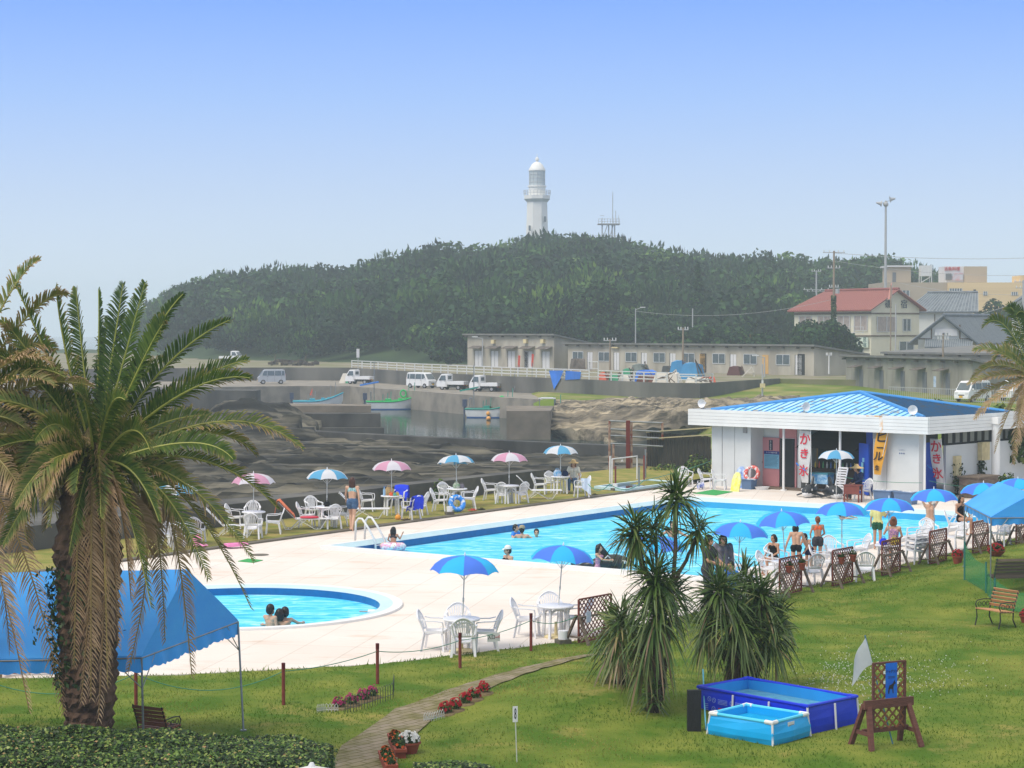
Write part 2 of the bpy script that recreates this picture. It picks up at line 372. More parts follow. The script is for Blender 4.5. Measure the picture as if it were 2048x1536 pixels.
ringf(mk,cc(KR,-0.1),cc(KR,0.05));ringf(mk,cc(KR,0.05),cc(KR-0.22,0.05));mk.cur=1;ringf(mk,cc(KR-0.22,0.05),cc(KR-0.52,0.0))
mk.cur=2;ringf(mk,cc(KR-0.52,0.0),cc(KR-0.52,-0.4));struct(mk.build('paddling_pool_coping',[M_white,M_pale,M_tile]))
struct(MB().add(cc(KR-0.5,-0.17),[tuple(range(n))]).build('paddling_pool_water',M_pool))
kd=(V(7.4,80.5,0)-V(-8.5,56.6,0)).normalized();kn=V(-kd.y,kd.x,0)
def kp(t,o,z=0.0):return V(-8.5,56.6,0)+kd*t+kn*o+V(0,0,z)
M_kerb=mat('dark_kerb',rgb(112,106,94),0.85,0.3,4,bump=0.2)
struct(MB().hexa([kp(-20,0.002,-.1),kp(29,0.002,-.1),kp(29,.30,-.1),kp(-20,.30,-.1)],[kp(-20,0.002,.05),kp(29,0.002,.05),kp(29,.30,.05),kp(-20,.30,.05)]).build('kerb',M_kerb))
rows=[]
for i in range(130):
 t=-20+i*58/129;rows.append([kp(t,o,0.02+0.05*float(noise2(t,o,1.3,2))+(0.1*sst(24,29,t)if o>0 else 0))for o in(0.303,0.8,1.3,1.9,2.6,3.3,3.9+2.2*float(sst(23,26,t)))])
struct(MB().grid([r[::-1]for r in rows]).build('grass_strip',M_strip,smooth=True))
M_path=mat('grey_paving',rgb(150,138,120),0.9,c2=rgb(122,116,78),scale=2.2,bump=0.5,bscale=12,spec=0.15)
def path_nodes():
 nt=M_path.node_tree;N=nt.nodes;L=nt.links;b=N['Principled BSDF']
 tc=N.new('ShaderNodeTexCoord');mp=N.new('ShaderNodeMapping');mp.inputs['Rotation'].default_value=(0,0,math.radians(-52));L.new(tc.outputs['Object'],mp.inputs[0])
 br=N.new('ShaderNodeTexBrick');br.inputs['Scale'].default_value=1;br.inputs['Brick Width'].default_value=0.3;br.inputs['Row Height'].default_value=0.16;br.inputs['Mortar Size'].default_value=0.014
 br.inputs['Color1'].default_value=(1,1,1,1);br.inputs['Color2'].default_value=(0.86,0.87,0.88,1);br.inputs['Mortar'].default_value=(0.5,0.52,0.36,1);L.new(mp.outputs[0],br.inputs['Vector'])
 src=b.inputs['Base Color'].links[0].from_socket
 x1=N.new('ShaderNodeMix');x1.data_type='RGBA';x1.blend_type='MULTIPLY';x1.inputs['Factor'].default_value=1;L.new(src,x1.inputs['A']);L.new(br.outputs['Color'],x1.inputs['B']);L.new(x1.outputs['Result'],b.inputs['Base Color'])
path_nodes()
pl=[(590,1620),(640,1560),(700,1480),(790,1420),(890,1382),(985,1352),(1070,1330),(1140,1316),(1210,1306)]
pr=[(770,1620),(775,1560),(815,1480),(885,1420),(965,1382),(1040,1352),(1110,1331),(1165,1317),(1225,1307)]
rows=[]
def dens(a,k=6):
 a=[V(*q)for q in a];return[a[i].lerp(a[i+1],j/k)for i in range(len(a)-1)for j in range(k)]+[a[-1]]
for i,(l,r)in enumerate(zip(dens(pl),dens(pr))):
 a,b=LP(*l[:2]),LP(*r[:2]);j=0.12*(float(noise2(i,1,.7,1))-.5)
 rows.append([V(q.x+j,q.y,LH(q.x,q.y)+0.022)for q in(a.lerp(b,k/6)for k in range(7))])
struct(MB().grid([r for r in rows]).build('garden_path',M_path,smooth=True))
def blades(n,xr,yr,seed,hmin,hmax,cond,name,m):
 rg=np.random.default_rng(seed);x=rg.uniform(*xr,n);y=rg.uniform(*yr,n);s=cond(x,y);x,y=x[s],y[s];n=len(x)
 z=lawn_h(x,y);a=rg.uniform(0,2*PI,n);h=rg.uniform(hmin,hmax,n)*(0.5+1.0*noise2(x,y,0.9,8));wd=rg.uniform(.006,.014,n)
 lx,ly=rg.normal(0,.5,n)*h,rg.normal(0,.5,n)*h
 b=np.stack([x,y,z-.01],1);dx=np.stack([np.cos(a)*wd,np.sin(a)*wd,0*a],1);t=b+np.stack([lx,ly,h],1)
 v=np.stack([b-dx,b+dx,t],1).reshape(-1,3);at=np.repeat(np.clip(noise2(x,y,0.6,11)*.8+rg.uniform(-.2,.3,n),0,1),3)
 tag(put(name,npmesh(name,v,np.arange(n*3).reshape(-1,3),[m],{'dry':at})),kind='stuff')
M_blade=attr_mat('grass_blades',[(0.0,rgb(84,118,36)),(0.5,rgb(112,134,50)),(1.0,rgb(172,158,88))],'dry',0.8,0.15,1.0,trans=0.5)
PTH=[(r[0],r[-1])for r in rows]
def offpath(x,y):
 ys=np.array([(a.y+b.y)/2 for a,b in PTH]);o=np.argsort(ys)
 xl=np.interp(y,ys[o],np.array([a.x for a,b in PTH])[o]);xr=np.interp(y,ys[o],np.array([b.x for a,b in PTH])[o])
 return~((x>xl+.20)&(x<xr-.20)&(y<ys.max()))
blades(280000,(-13,16),(27,62),1,.02,.055,lambda x,y:(deckdist(x,y)>0.0)&(np.abs(x)<y*.27+.5)&offpath(x,y),'lawn_blades',M_blade)
blades(9000,(-11,16),(33,62),2,.06,.17,lambda x,y:(deckdist(x,y)>-0.03)&(deckdist(x,y)<0.4)&(np.abs(x)<y*.27+.5),'deck_edge_grass',M_blade)
struct(MB().add([(-1000,40,-2.2),(1000,40,-2.2),(1000,2500,-2.2),(-1000,2500,-2.2)],[(0,1,2,3)]).build('sea',M_sea))
M_rock=mat('shore_rock',rgb(60,62,60,.6),0.9,c2=rgb(128,123,108,.8),scale=0.5,bump=1.0,bscale=1.6,spec=0.2,detail=10,stretch=(0.35,1.3,1),lo=.42,hi=.62)
def strata_nodes(m,dark,k=1.0):
 nt=m.node_tree;N=nt.nodes;L=nt.links;b=N['Principled BSDF']
 tc=N.new('ShaderNodeTexCoord');mp=N.new('ShaderNodeMapping');mp.inputs['Scale'].default_value=(0.10*k,0.75*k,0.8);mp.inputs['Rotation'].default_value=(0,0,math.radians(-6));L.new(tc.outputs['Object'],mp.inputs[0])
 n1=N.new('ShaderNodeTexNoise');n1.inputs['Scale'].default_value=1.2;n1.inputs['Detail'].default_value=9;n1.inputs['Roughness'].default_value=.68;L.new(mp.outputs[0],n1.inputs['Vector'])
 r1=N.new('ShaderNodeValToRGB');r1.color_ramp.elements[0].position=.40;r1.color_ramp.elements[1].position=.56;r1.color_ramp.elements[0].color=dark;r1.color_ramp.elements[1].color=(1,1,1,1);L.new(n1.outputs['Fac'],r1.inputs[0])
 src=b.inputs['Base Color'].links[0].from_socket
 x1=N.new('ShaderNodeMix');x1.data_type='RGBA';x1.blend_type='MULTIPLY';x1.inputs['Factor'].default_value=1;L.new(src,x1.inputs['A']);L.new(r1.outputs['Color'],x1.inputs['B']);L.new(x1.outputs['Result'],b.inputs['Base Color'])
strata_nodes(M_rock,(0.16,0.17,0.18,1))
def shore_h(x,y):
 o=(x+8.5)*kn.x+(y-56.6)*kn.y
 z=-1.98+0.6*noise2(x*.25+y*.08,y,0.35,21)+0.6*noise2(x*.2,y+x*.15,1.1,22)+0.3*noise2(x*.5,y,2.3,23)
 z+=0.5*sst(25,5,o)-0.5*sst(-14,8,x)*sst(95,120,y)
 m1=lambda cx,cy,rx,ry,hh:hh*np.exp(-(((x-cx)/rx)**2+((y-cy)/ry)**2)**2)
 z+=(m1(-20.5,157,4.0,5,1.8)+m1(-25,147,6,5,1.1)+m1(-16,141,4,4,.9)+m1(-33,150,9,8,.8)+m1(-30,133,9,6,.8))*(0.75+.5*noise2(x,y,.5,24))
 st=.26+.10*(noise2(x,y,.07,27)-.5);q_=z/st+.6*noise2(x*.3,y,.5,28);fl=np.floor(q_);z=(fl+sst(.55,.95,q_-fl))*st-.1
 bwy=np.interp(x,[-30,-11,6.7,14],[148,137,122.6,116])
 z=np.where((y>bwy)&(x>-15),-3.2,z)
 return np.where(o<3.6,-3,z)
struct(hfield('rocky_shore',np.concatenate([np.arange(-60,-30,.8),np.arange(-30,14,.3)]),np.arange(60,166,0.33),shore_h,[M_rock],smooth=False))
M_quay=mat('quay_concrete',rgb(150,142,130),0.9,c2=rgb(120,116,108),scale=.6,bump=.3)
M_road=mat('dirt_road',rgb(140,130,116),0.95,c2=rgb(108,112,70),scale=.18,bump=.2,detail=7)
WALL=[P(-200,741,1.45),P(300,737,1.45),P(560,735,1.45),P(700,735.5,1.45),P(850,744.5,1.45),P(1000,752,1.45),P(1150,758,1.45),P(1300,765,1.45),P(1400,767,1.45),P(1490,761,1.45),P(1560,757,1.45)]
qf=[P(-200,778,-.2),P(420,774,-.2),P(600,772,-.2),P(700,772.5,-.2),P(760,777,-.2),P(880,785.5,-.2),P(1000,794.5,-.2),P(1115,801,-.2)]
struct(MB().prism([p[:2]for p in qf]+[(p.x,p.y+1)for p in WALL[6::-1]],-2.6,-0.2).build('quay',M_quay))
struct(MB().prism([p[:2]for p in WALL]+[(120,150),(160,420),(-160,420)],-0.6,1.40).build('terrace',M_road))
def ground_h(x,y):
 z=np.interp(y,[60,72,78,130,160,185,205,225,420],[-1.2,-1.2,-.12,.05,.25,.55,1.15,1.37,1.37])+.12*(noise2(x,y,.12,31)-.5)
 z=np.where(y>140,np.minimum(z,.02+z*sst(11,27,x-(195-y)*.12)),z)
 rim=np.interp(y,[60,82,90,108,150,172,182,200,420],[13,9,9.6,14,18,15,4.0,3,3])
 return np.where(x<rim,z-2.8*sst(0,6,rim-x),z)
struct(hfield('grassy_ground',np.arange(2,95,.7),np.arange(72,236,.7),ground_h,[M_bank]))
def loft(name,lines,nx,ny,amp,m,seed,sc):
 L_=[dens([tuple(q)for q in l],12)for l in lines];rows=[]
 def samp(l,t):f=t*(len(l)-1);i=min(int(f),len(l)-2);return l[i].lerp(l[i+1],f-i)
 for j in range(ny+1):
  g=j/ny*(len(L_)-1);a=min(int(g),len(L_)-2);r=[]
  for i in range(nx+1):
   t=i/nx;p=samp(L_[a],t).lerp(samp(L_[a+1],t),g-a)
   e=min(1,6*min(j/ny,1-j/ny)+.15)
   p.z+=amp*e*(float(noise2(p.x*.5,p.y+p.z,sc,seed))-.5)*2+amp*.5*e*(float(noise2(p.x,p.y,sc*3.1,seed+1))-.5)*2;r.append(p)
  rows.append(r)
 return MB().grid(rows).build(name,m,smooth=False)
M_cliff=mat('cliff_rock',rgb(120,112,98,.85),0.9,c2=rgb(186,172,146,.9),scale=.5,bump=1.0,bscale=2.0,spec=0.2,detail=10,stretch=(.5,1.2,1),lo=.4,hi=.62)
strata_nodes(M_cliff,(0.18,0.19,0.20,1),1.6)
struct(loft('rock_bank',[[P(1098,884,-2.5),P(1220,892,-2.5),P(1420,880,-2.3),P(1600,870,-1.8)],[P(1100,850,-1.1),P(1200,856,-1.2),P(1400,848,-.9),P(1600,830,-.5)],[P(1104,822,-.4),P(1200,824,-.2),P(1400,823,.1),P(1600,810,.1)],[P(1108,803,.05),P(1180,805,.05),P(1300,808,.15),P(1420,808,.45),P(1600,800,.5)],[P(1112,799,-.1),P(1200,799,.0),P(1300,795,.2),P(1420,798,.4),P(1600,792,.4)]],150,44,.42,M_cliff,41,.55))
SKYL_X=[-260,60,220,300,345,420,540,640,730,800,880,960,1040,1110,1200,1290,1400,1470,1540,1640,1700,1760,1830,1900,2100,2400]
SKYL_Y=[700,690,672,612,590,562,545,548,540,517,500,503,494,482,488,502,515,522,522,526,520,522,548,570,600,640]
def hill_h(x,y):
 px=1024+x/y*F
 top=H+(660-np.interp(px,SKYL_X,SKYL_Y))/F*470-8.2
 foot=np.interp(px,[0,300,420,700,900,1200,1500,1700,2100],[430,400,330,300,285,275,285,330,360])
 t=np.clip((y-foot)/(470-foot),0,1)
 return 1.2+np.maximum(top-1.2,0)*np.sin(t*PI/2)**0.9-14*sst(480,600,y)+(noise2(x,y,.05,51)-.5)*2.2*t
M_hill=mat('hill_undergrowth',rgb(40,62,34),0.95,c2=rgb(58,80,42),scale=.15,bump=.5)
struct(hfield('hill',np.arange(-180,200,6.0),np.arange(268,612,6.0),hill_h,[M_hill]))
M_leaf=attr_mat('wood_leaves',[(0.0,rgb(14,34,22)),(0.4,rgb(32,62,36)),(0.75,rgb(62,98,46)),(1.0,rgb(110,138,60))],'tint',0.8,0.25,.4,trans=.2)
def crown_variant(seed,n,pine):
 rg=np.random.default_rng(seed);k=7;cs=rg.normal(0,1,(k,3));cs/=np.linalg.norm(cs,axis=1)[:,None];cs[:,2]=np.abs(cs[:,2])*.8;cs*=np.array([.62,.62,.55]);cs=np.vstack([cs,[[0,0,.2]]])
 ci=rg.integers(0,k+1,n);d=rg.normal(0,1,(n,3));d/=np.linalg.norm(d,axis=1)[:,None];r=.46*rg.uniform(.55,1,n)**.5
 p=cs[ci]+d*r[:,None];nm=d+rg.normal(0,.45,(n,3));nm/=np.linalg.norm(nm,axis=1)[:,None]
 a=np.cross(nm,rg.normal(0,1,(n,3)));a/=np.linalg.norm(a,axis=1)[:,None]
 if pine:a=a*.4+np.array([0,0,1.0])+d*.35;a/=np.linalg.norm(a,axis=1)[:,None]
 b=np.cross(nm,a);b/=(np.linalg.norm(b,axis=1)[:,None]+1e-6)
 s=rg.uniform(.045,.095,n)[:,None]*(1.25 if pine else 1);wd=.45 if pine else .85
 q=np.stack([p-a*s*.6,p+b*s*wd,p+a*s*1.3,p-b*s*wd],1)
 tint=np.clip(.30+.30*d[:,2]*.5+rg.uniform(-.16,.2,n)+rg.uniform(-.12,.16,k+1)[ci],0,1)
 return q,tint
def forest(name,pts,rad,nv,nq,seed,tb):
 vs,ts=[],[];var=[crown_variant(seed+i,nq,i%3==0)for i in range(nv)]
 for i,(x,y,z)in enumerate(pts):
  q,t=var[i%nv];a=R.uniform(0,2*PI);c,s=math.cos(a),math.sin(a);r=rad*R.choice((.6,.75,.85,1,1.1,1.45))
  M=np.array([[c,s,0],[-s,c,0],[0,0,R.uniform(.75,1.1)]])*r
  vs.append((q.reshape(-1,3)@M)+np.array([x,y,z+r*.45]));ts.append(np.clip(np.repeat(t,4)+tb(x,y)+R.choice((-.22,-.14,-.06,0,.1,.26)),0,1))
 v=np.vstack(vs);f=np.arange(len(v)).reshape(-1,4)
 return put(name,npmesh(name,v,f,[M_leaf],{'tint':np.concatenate(ts)}))
pts=[]
def hz(x,y):return float(hill_h(x,y))
for k in range(5200):
 y=R.uniform(286,500)if k%3 else R.uniform(430,486);x=R.uniform(-.21,.235)*y
 px=1024+x/y*F;foot=np.interp(px,[0,300,420,700,900,1200,1500,1700,2100],[430,400,330,300,285,275,285,330,360])
 if y<foot+1 or px<275 or(px>1780 and y<400):continue
 if any((x-a)**2+(y-b)**2<10 for a,b,_ in pts[-200:]):continue
 pts.append((x,y,hz(x,y)))
for px in range(292,1900,6):
 y=R.uniform(455,480);x=(px-1024+R.uniform(-8,8))/F*y;pts.append((x,y,hz(x,y)+R.uniform(-1.2,2.0)))
pts=pts[:2600]
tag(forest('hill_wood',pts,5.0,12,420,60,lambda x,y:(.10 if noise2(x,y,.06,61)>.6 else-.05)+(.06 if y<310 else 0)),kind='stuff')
# ================================================================ FURNITURE
M_plastic=mat('white_plastic',(0.80,0.80,0.82),0.35,0.05,2,spec=0.5)
M_steel=mat('white_tube',(0.74,0.74,0.74),0.35,0.1,3,spec=0.5)
def make_chair():
 t=thing('plastic_chair','','chair')
 m=MB();rows=[]
 for i in range(7):
  y=-.22+.42*i/6;zz=.41-.015*i+(.0 if i else-.02)
  rows.append([V(x*(.215-.012*i),y,zz-.012*(1-(2*k/6-1)**2))for k,x in enumerate(np.linspace(-1,1,7))])
 m.sheet(rows,.022)
 for s in(-1,1):m.bar((s*.21,-.21,.385),(s*.165,.2,.37),.018,.05)
 m.bar((-.21,-.218,.383),(.21,-.218,.383),.018,.05);m.build('seat',M_plastic,t,ang=40)
 b=MB();arc=[]
 def bk(u,v):
  wdt=.175+.065*v-.02*v**3;z=.40+.39*v*(1-.30*u*u*v);y=.19+.115*v+.03*(1-u*u);return V(u*wdt,y,z)
 edge=[bk(-1,v)for v in np.linspace(0,.86,7)]+[bk(u,.86+.14*(1-u*u)**.5)for u in np.linspace(-.92,.92,11)]+[bk(1,v)for v in np.linspace(.86,0,7)]
 b.tube(edge,.017,6)
 for u in np.linspace(-.82,.82,8):
  b.bar(bk(u*.75,.04),bk(u*.85,.5),.02,.008,(0,1,0));b.bar(bk(u*.85,.5),bk(u,.95-.12*u*u),.024,.008,(0,1,0))
 b.grid([[bk(u,v)for u in np.linspace(-.9,.9,9)]for v in(.0,.1)]);b.grid([[bk(u,v)for u in np.linspace(-1,1,9)]for v in(.86,.99)])
 b.build('backrest',M_plastic,t,ang=50)
 for s in(-1,1):
  a=MB();pts=[V(s*.215,-.20,.385),V(s*.235,-.215,.50),V(s*.245,-.20,.585),V(s*.25,-.05,.60),V(s*.235,.12,.60),V(s*.215,.235,.63)]
  for i in range(2):a.bar(pts[i],pts[i+1],.045,.02,(0,1,0))
  for i in range(2,5):a.bar(pts[i],pts[i+1],.05,.018,(0,0,1))
  a.build('armrest',M_plastic,t)
 for s in(-1,1):
  for yy,dy in((-.20,-.035),(.17,.07)):
   l=MB();p,q=V(s*.20,yy,.39),V(s*.232,yy+dy,0)
   l.bar(p,q,.05,.012,(0,1,0));l.bar(p+V(-s*.02,-np.sign(dy)*.02,0),q+V(-s*.012,-np.sign(dy)*.016,0),.012,.04,(0,1,0));l.build('leg',M_plastic,t)
 return t
def make_table():
 t=thing('plastic_table','','table')
 MB().lathe([(0.03,.635),(.30,.635),(.335,.62),(.36,.625),(.37,.645),(.36,.665),(.34,.668),(.02,.668)],n=28).build('tabletop',M_plastic,t,ang=35)
 for k in range(4):
  a=PI/4+k*PI/2;d=V(math.cos(a),math.sin(a),0)
  l=MB();l.bar(d*.255+V(0,0,.625),d*.285+V(0,0,0),.055,.045,(-d.y,d.x,0));l.build('leg',M_plastic,t)
 ap=MB()
 for k in range(4):
  a,b=PI/4+k*PI/2,PI/4+(k+1)*PI/2
  p=[V(math.cos(a)*.26,math.sin(a)*.26,.60).lerp(V(math.cos(b)*.26,math.sin(b)*.26,.60),i/6)-V(0,0,.10*abs(i/3-1)**2)for i in range(7)]
  for i in range(6):ap.bar(p[i],p[i+1],.014,.05,(0,0,1))
 ap.build('apron',M_plastic,t);return t
M_pole=mat('pole_metal',(0.72,0.72,0.70),0.3,0.1,4,metal=.2)
UM={'blue':((0.12,0.30,0.95),(0.06,0.62,1.0)),'sky':((0.80,0.82,0.86),(0.16,0.50,0.76)),'pink':((0.80,0.78,0.84),(0.76,0.42,0.58))}
def make_umbrella(kind,rad=.68,rise=.31,hh=1.92):
 t=thing('parasol','','parasol');cA,cB=UM[kind]
 mats=[mat('cloth_%s_panel'%kind,cA,.7,.08,2,trans=.35,spec=.15),mat('cloth_%s_band'%kind,cB,.7,.08,2,trans=.35,spec=.15)]
 c=MB();prof=[(0.0,0.0),(.22,.035),(.45,.125),(.68,.29),(.86,.58),(1.0,1.0)]
 for k in range(8):
  c.cur=k%2;rows=[]
  for i,(rr,dz)in enumerate(prof):
   r=[]
   for j in range(5):
    g=j/4;sag=(1-(2*g-1)**2);a=(k+g)*PI/4
    rad_=rad*rr*(1-.055*sag*rr);r.append(V(math.cos(a)*rad_,math.sin(a)*rad_,hh-.03-rise*dz*(1-.03*sag)+.03*sag*rr**3))
   rows.append(r)
  c.sheet([q[::-1]for q in rows],.004)
 c.build('canopy',mats,t,ang=60)
 p=MB();p.tube([(0,0,0.02),(0,0,hh-.04)],.012,8);p.lathe([(.02,.98),(.02,1.06)],n=8);p.build('pole',M_pole,t)
 MB().tube([(0,0,hh-.05),(0,0,hh-.01),(0,0,hh+.045)],[.016,.018,.004],8).build('finial',M_plastic,t)
 r=MB()
 for k in range(8):
  a=k*PI/4;d=V(math.cos(a),math.sin(a),0)
  r.tube([d*.02+V(0,0,hh-.06),d*rad*.62+V(0,0,hh-.06-rise*.26),d*rad*.98+V(0,0,hh-.045-rise)],.004,4)
  r.tube([d*.015+V(0,0,hh-.5),d*rad*.55+V(0,0,hh-.055-rise*.21)],.004,4)
 r.build('rib',M_pole,t);t['tall']=hh
 return t
def make_lounger():
 t=thing('sun_lounger','','lounger')
 f=MB()
 for s in(-.26,.26):
  f.tube([(-.72,s,.86),(-.68,s,.84),(-.18,s,.33),(.95,s,.33)],.013,6)
  f.tube([(-.50,s,.02),(-.32,s,.02),(-.05,s,.30)],.012,6);f.tube([(-.05,s,.30),(.42,s,.02),(.60,s,.02),(.80,s,.33)],.012,6);f.tube([(-.62,s,.30),(-.50,s,.02)],.012,6)
  f.tube([(.15,s,.30),(-.2,s,.06)],.01,6)
 for x,z in((-.72,.86),(.95,.33),(-.41,.02),(.51,.02),(-.18,.33)):f.tube([(x,-.26,z),(x,.26,z)],.012,6)
 f.build('frame',M_steel,t)
 s=MB();n=11
 for i in range(n):g=(i+.5)/n;s.bar((-.68+.5*g,-.25,.845-.51*g),(-.68+.5*g,.25,.845-.51*g),.048,.01,(.7,0,.7))
 s.build('backrest',M_plastic,t)
 s=MB();n=22
 for i in range(n):x=-.15+1.08*(i+.5)/n;s.bar((x,-.25,.335),(x,.25,.335),.042,.01,(0,0,1))
 s.build('seat',M_plastic,t);return t
chair0,table0,lounger0=make_chair(),make_table(),make_lounger()
umb0={k:make_umbrella(k)for k in UM}
USED=set()
def inst(o,label,loc,rz,group):
 if o.name not in USED:
  USED.add(o.name);o['label']=label;o.location=loc;o.rotation_euler.z=rz
  if group:o['group']=group
  if 'tall' in o:del o['tall']
  return o
 return copy_tree(o,None,label,loc,rz,group)
D2R=math.radians
def uplace(kind,px,py,label,tilt=(0,0),g='parasols with %s panels',rz=.2):
 z=1.95;p=PD(px,py,F*(H-z)/(py-660));q=V(p.x,p.y,0)
 o=inst(umb0[kind],label,q,rz,{'blue':'two tone blue parasols','sky':'sky blue and white parasols','pink':'pink and white parasols'}[kind])
 o.rotation_euler=(D2R(tilt[0]),D2R(tilt[1]),rz);return q
def tplace(q,label,z=0.0):return inst(table0,label,V(q.x,q.y,z),.3,'round white plastic tables')
def chairs(lst,z=0.0):
 for px,py,rz,label in lst:inst(chair0,label,P(px,py,z)if py else None,D2R(rz),'white plastic armchairs')
GZ=0.05
tq={}
for key,kind,px,py,lab,tl,tab in(('T0','sky',352,961,'sky blue and white parasol half hidden behind the palm fronds',(0,0),'white table behind the drooping palm fronds'),('T1','pink',507,943,'pink and white parasol behind a long drooping palm frond',(0,0),'white table under the pink parasol nearest the palm'),('T2','sky',653,935,'sky blue and white parasol left of the walking woman in denim shorts',(0,2),'white table with a black bag under the blue white parasol'),('T3','pink',783,918,'pink and white parasol over the table with orange and green snacks',(0,0),'white table crowded with snacks beside chairs with blue towels'),('T4','sky',914,907,'sky blue and white parasol leaning to the right above the blue swim ring',(0,7),'white table piled with bags behind the blue swim ring'),('T5','pink',1018,902,'pink and white parasol beside the raised white lounger',(0,1),'white empty table left of the raised lounger'),('T6','sky',1121,888,'sky blue and white parasol beside the seated woman in a straw hat',(0,0),'white table with a blue bag beside the woman in a straw hat')):
 q=uplace(kind,px,py,lab,tl,rz=.2+.39*(px%5));tq[key]=q;tplace(q,tab,GZ)
chairs([(345,1098,60,'white armchair at the table behind the palm fronds'),(392,1086,175,'white armchair with a pink bag on its back'),(472,1058,80,'white armchair left of the table nearest the palm'),(505,1052,5,'white armchair on the sea side of the table nearest the palm'),(506,1077,175,'white armchair seen from behind at the table nearest the palm'),(547,1068,-85,'white armchair right of the table nearest the palm'),(614,1054,85,'white armchair left of the table with the black bag'),(627,1041,25,'white armchair behind the table with the black bag'),(664,1057,-155,'white armchair seen from behind at the table with the black bag'),(685,1051,-100,'white armchair right of the table with the black bag'),(735,1022,85,'white armchair just right of the walking woman'),(838,1030,-110,'white armchair behind the chair covered by a blue towel'),(822,1038,-125,'white armchair covered by a blue towel'),(799,1016,-15,'white armchair with a blue towel on the sea side of the snack table'),(880,1022,80,'white armchair left of the swim ring table'),(893,1009,30,'white armchair behind the swim ring table'),(937,1018,-80,'white armchair right of the swim ring table'),(981,1000,80,'white armchair left of the empty table by the raised lounger'),(1006,1007,170,'white armchair seen from behind left of the raised lounger'),(1039,1006,-140,'white armchair in front of the raised lounger'),(1080,988,80,'white armchair behind the foot of the raised lounger'),(1106,984,30,'white armchair on the sea side of the blue bag table'),(1147,984,-20,'white armchair with the woman in a straw hat sitting on it'),(1163,994,-75,'white armchair with a pale towel hanging over its arm')],GZ)
def lounge(px,py,rz,lab):return inst(lounger0,lab,P(px,py,GZ),D2R(rz),'white slatted sun loungers')
lounge(458,1072,8,'white sun lounger with tall slatted back beside the palm frond');lounge(603,1058,4,'white sun lounger with an orange towel over its back');lounge(722,1037,2,'white sun lounger behind the walking woman');lounge(1072,998,2,'white sun lounger with raised back beside the pink parasol')
q=uplace('blue',923,1106,'two tone blue parasol standing left of the other near the rope fence',(0,2),rz=.0);tplace(q,'round white table by the rope fence with four chairs');F1=q
q=uplace('blue',1112,1086,'two tone blue parasol leaning by the lattice panel near the rope',(0,5),rz=.39);tplace(q,'round white table beside the lattice panel near the rope');F2=q
uplace('blue',1312,1066,'two tone blue parasol hidden behind the tall cordyline heads',(0,0),rz=.1)
chairs([(869,1300,82,'white armchair facing right beside the rope fence table'),(915,1288,0,'white armchair on the pool side of the rope fence table'),(927,1313,180,'white fan back armchair seen from behind a red post'),(971,1301,-82,'white armchair facing left above the entrance sign'),(1054,1273,78,'white armchair left of the table by the lattice panel'),(1099,1262,0,'white armchair on the pool side of the table by the lattice panel'),(1153,1271,-80,'white armchair squeezed against the lattice panel near the rope')])
def base_disc(q,lab,m):
 o=thing('concrete_weight',lab,'weight',V(q.x,q.y,0));MB().lathe([(.24,0.0),(.24,.03),(.20,.05),(.05,.055)],n=22).build('disc',m,o,ang=30);MB().lathe([(.035,.05),(.03,.32)],n=10).build('socket',m,o)
M_cream=mat('cream_concrete',rgb(222,206,160),.8,.15,6)
base_disc(F1,'cream round concrete weight under the rope fence table',M_cream);base_disc(F2,'cream round concrete weight under the table by the lattice panel',M_cream)
R_={}
for key,px,py,lab,tl,rz in(('R3',1473,1040,'two tone blue parasol above the couple dressed in grey',(0,3),.3),('R4',1575,1017,'two tone blue parasol above the bare backed man',(0,-5),.39),('R5',1684,1000,'two tone blue parasol right of the woman in an orange top',(0,0),0.0),('R6',1778,992,'two tone blue parasol above the woman with a flowered top',(0,0),.3),('R7',1870,974,'two tone blue parasol in front of the ice banner',(0,-1),.25),('R8',1967,962,'two tone blue parasol peeping out left of the blue tent ridge',(0,0),.1),('R9',2036,953,'two tone blue parasol cut by the photo edge behind the tent',(0,0),.35)):
 R_[key]=uplace('blue',px,py,lab,tl,rz=rz)
tplace(R_['R4'],'round white table in front of the bare backed man');tplace(R_['R5'],'round white table behind the second lattice panel with pots');tplace(R_['R6'],'round white table carrying blue and yellow bags');tplace(R_['R3']+V(.1,-.2,0),'round white table hidden behind the cordyline by the couple')
chairs([(1540,1166,60,'white armchair left of the bare backed man'),(1553,1150,20,'white armchair on the pool side left of the bare backed man'),(1622,1168,-160,'white fan back armchair between the first two lattice panels with pots'),(1664,1132,10,'white armchair on the pool side behind the second potted lattice panel'),(1644,1152,80,'white armchair beside the woman in an orange top'),(1716,1126,-75,'white armchair facing left above the second potted panel'),(1729,1163,175,'white fan back armchair standing between potted and plain lattice panels'),(1814,1118,-100,'white armchair right of the table with blue and yellow bags'),(1857,1092,0,'white armchair behind the chair stack'),(1911,1100,-60,'white armchair left of the red pot by the tent post'),(1910,1072,75,'white armchair with tall back beside the pool ladder'),(2001,1092,-40,'white armchair under the right blue tent'),(2020,1086,30,'white armchair at the back of the right blue tent'),(1462,1160,20,'white armchair under the child in blue towel')])
for k in range(4):inst(chair0,['lowest','second lowest','second highest','topmost'][k]+' white armchair in the stack behind the plain lattice panel',P(1834,1128,0)+V(0.02*k,.03*k,.12*k),D2R(-70),'white plastic armchairs')
q=uplace('sky',1673,897,'sky blue and white parasol by the building pillars',(0,0),rz=.1)
chairs([(1371,973,15,'white high armchair beside the foot basin near the building'),(1413,977,70,'white armchair against the building wall beside the blue hose reel'),(1440,979,75,'white armchair with a pale orange seat pad by the wall'),(1726,1000,-60,'white armchair behind the brown desk')])
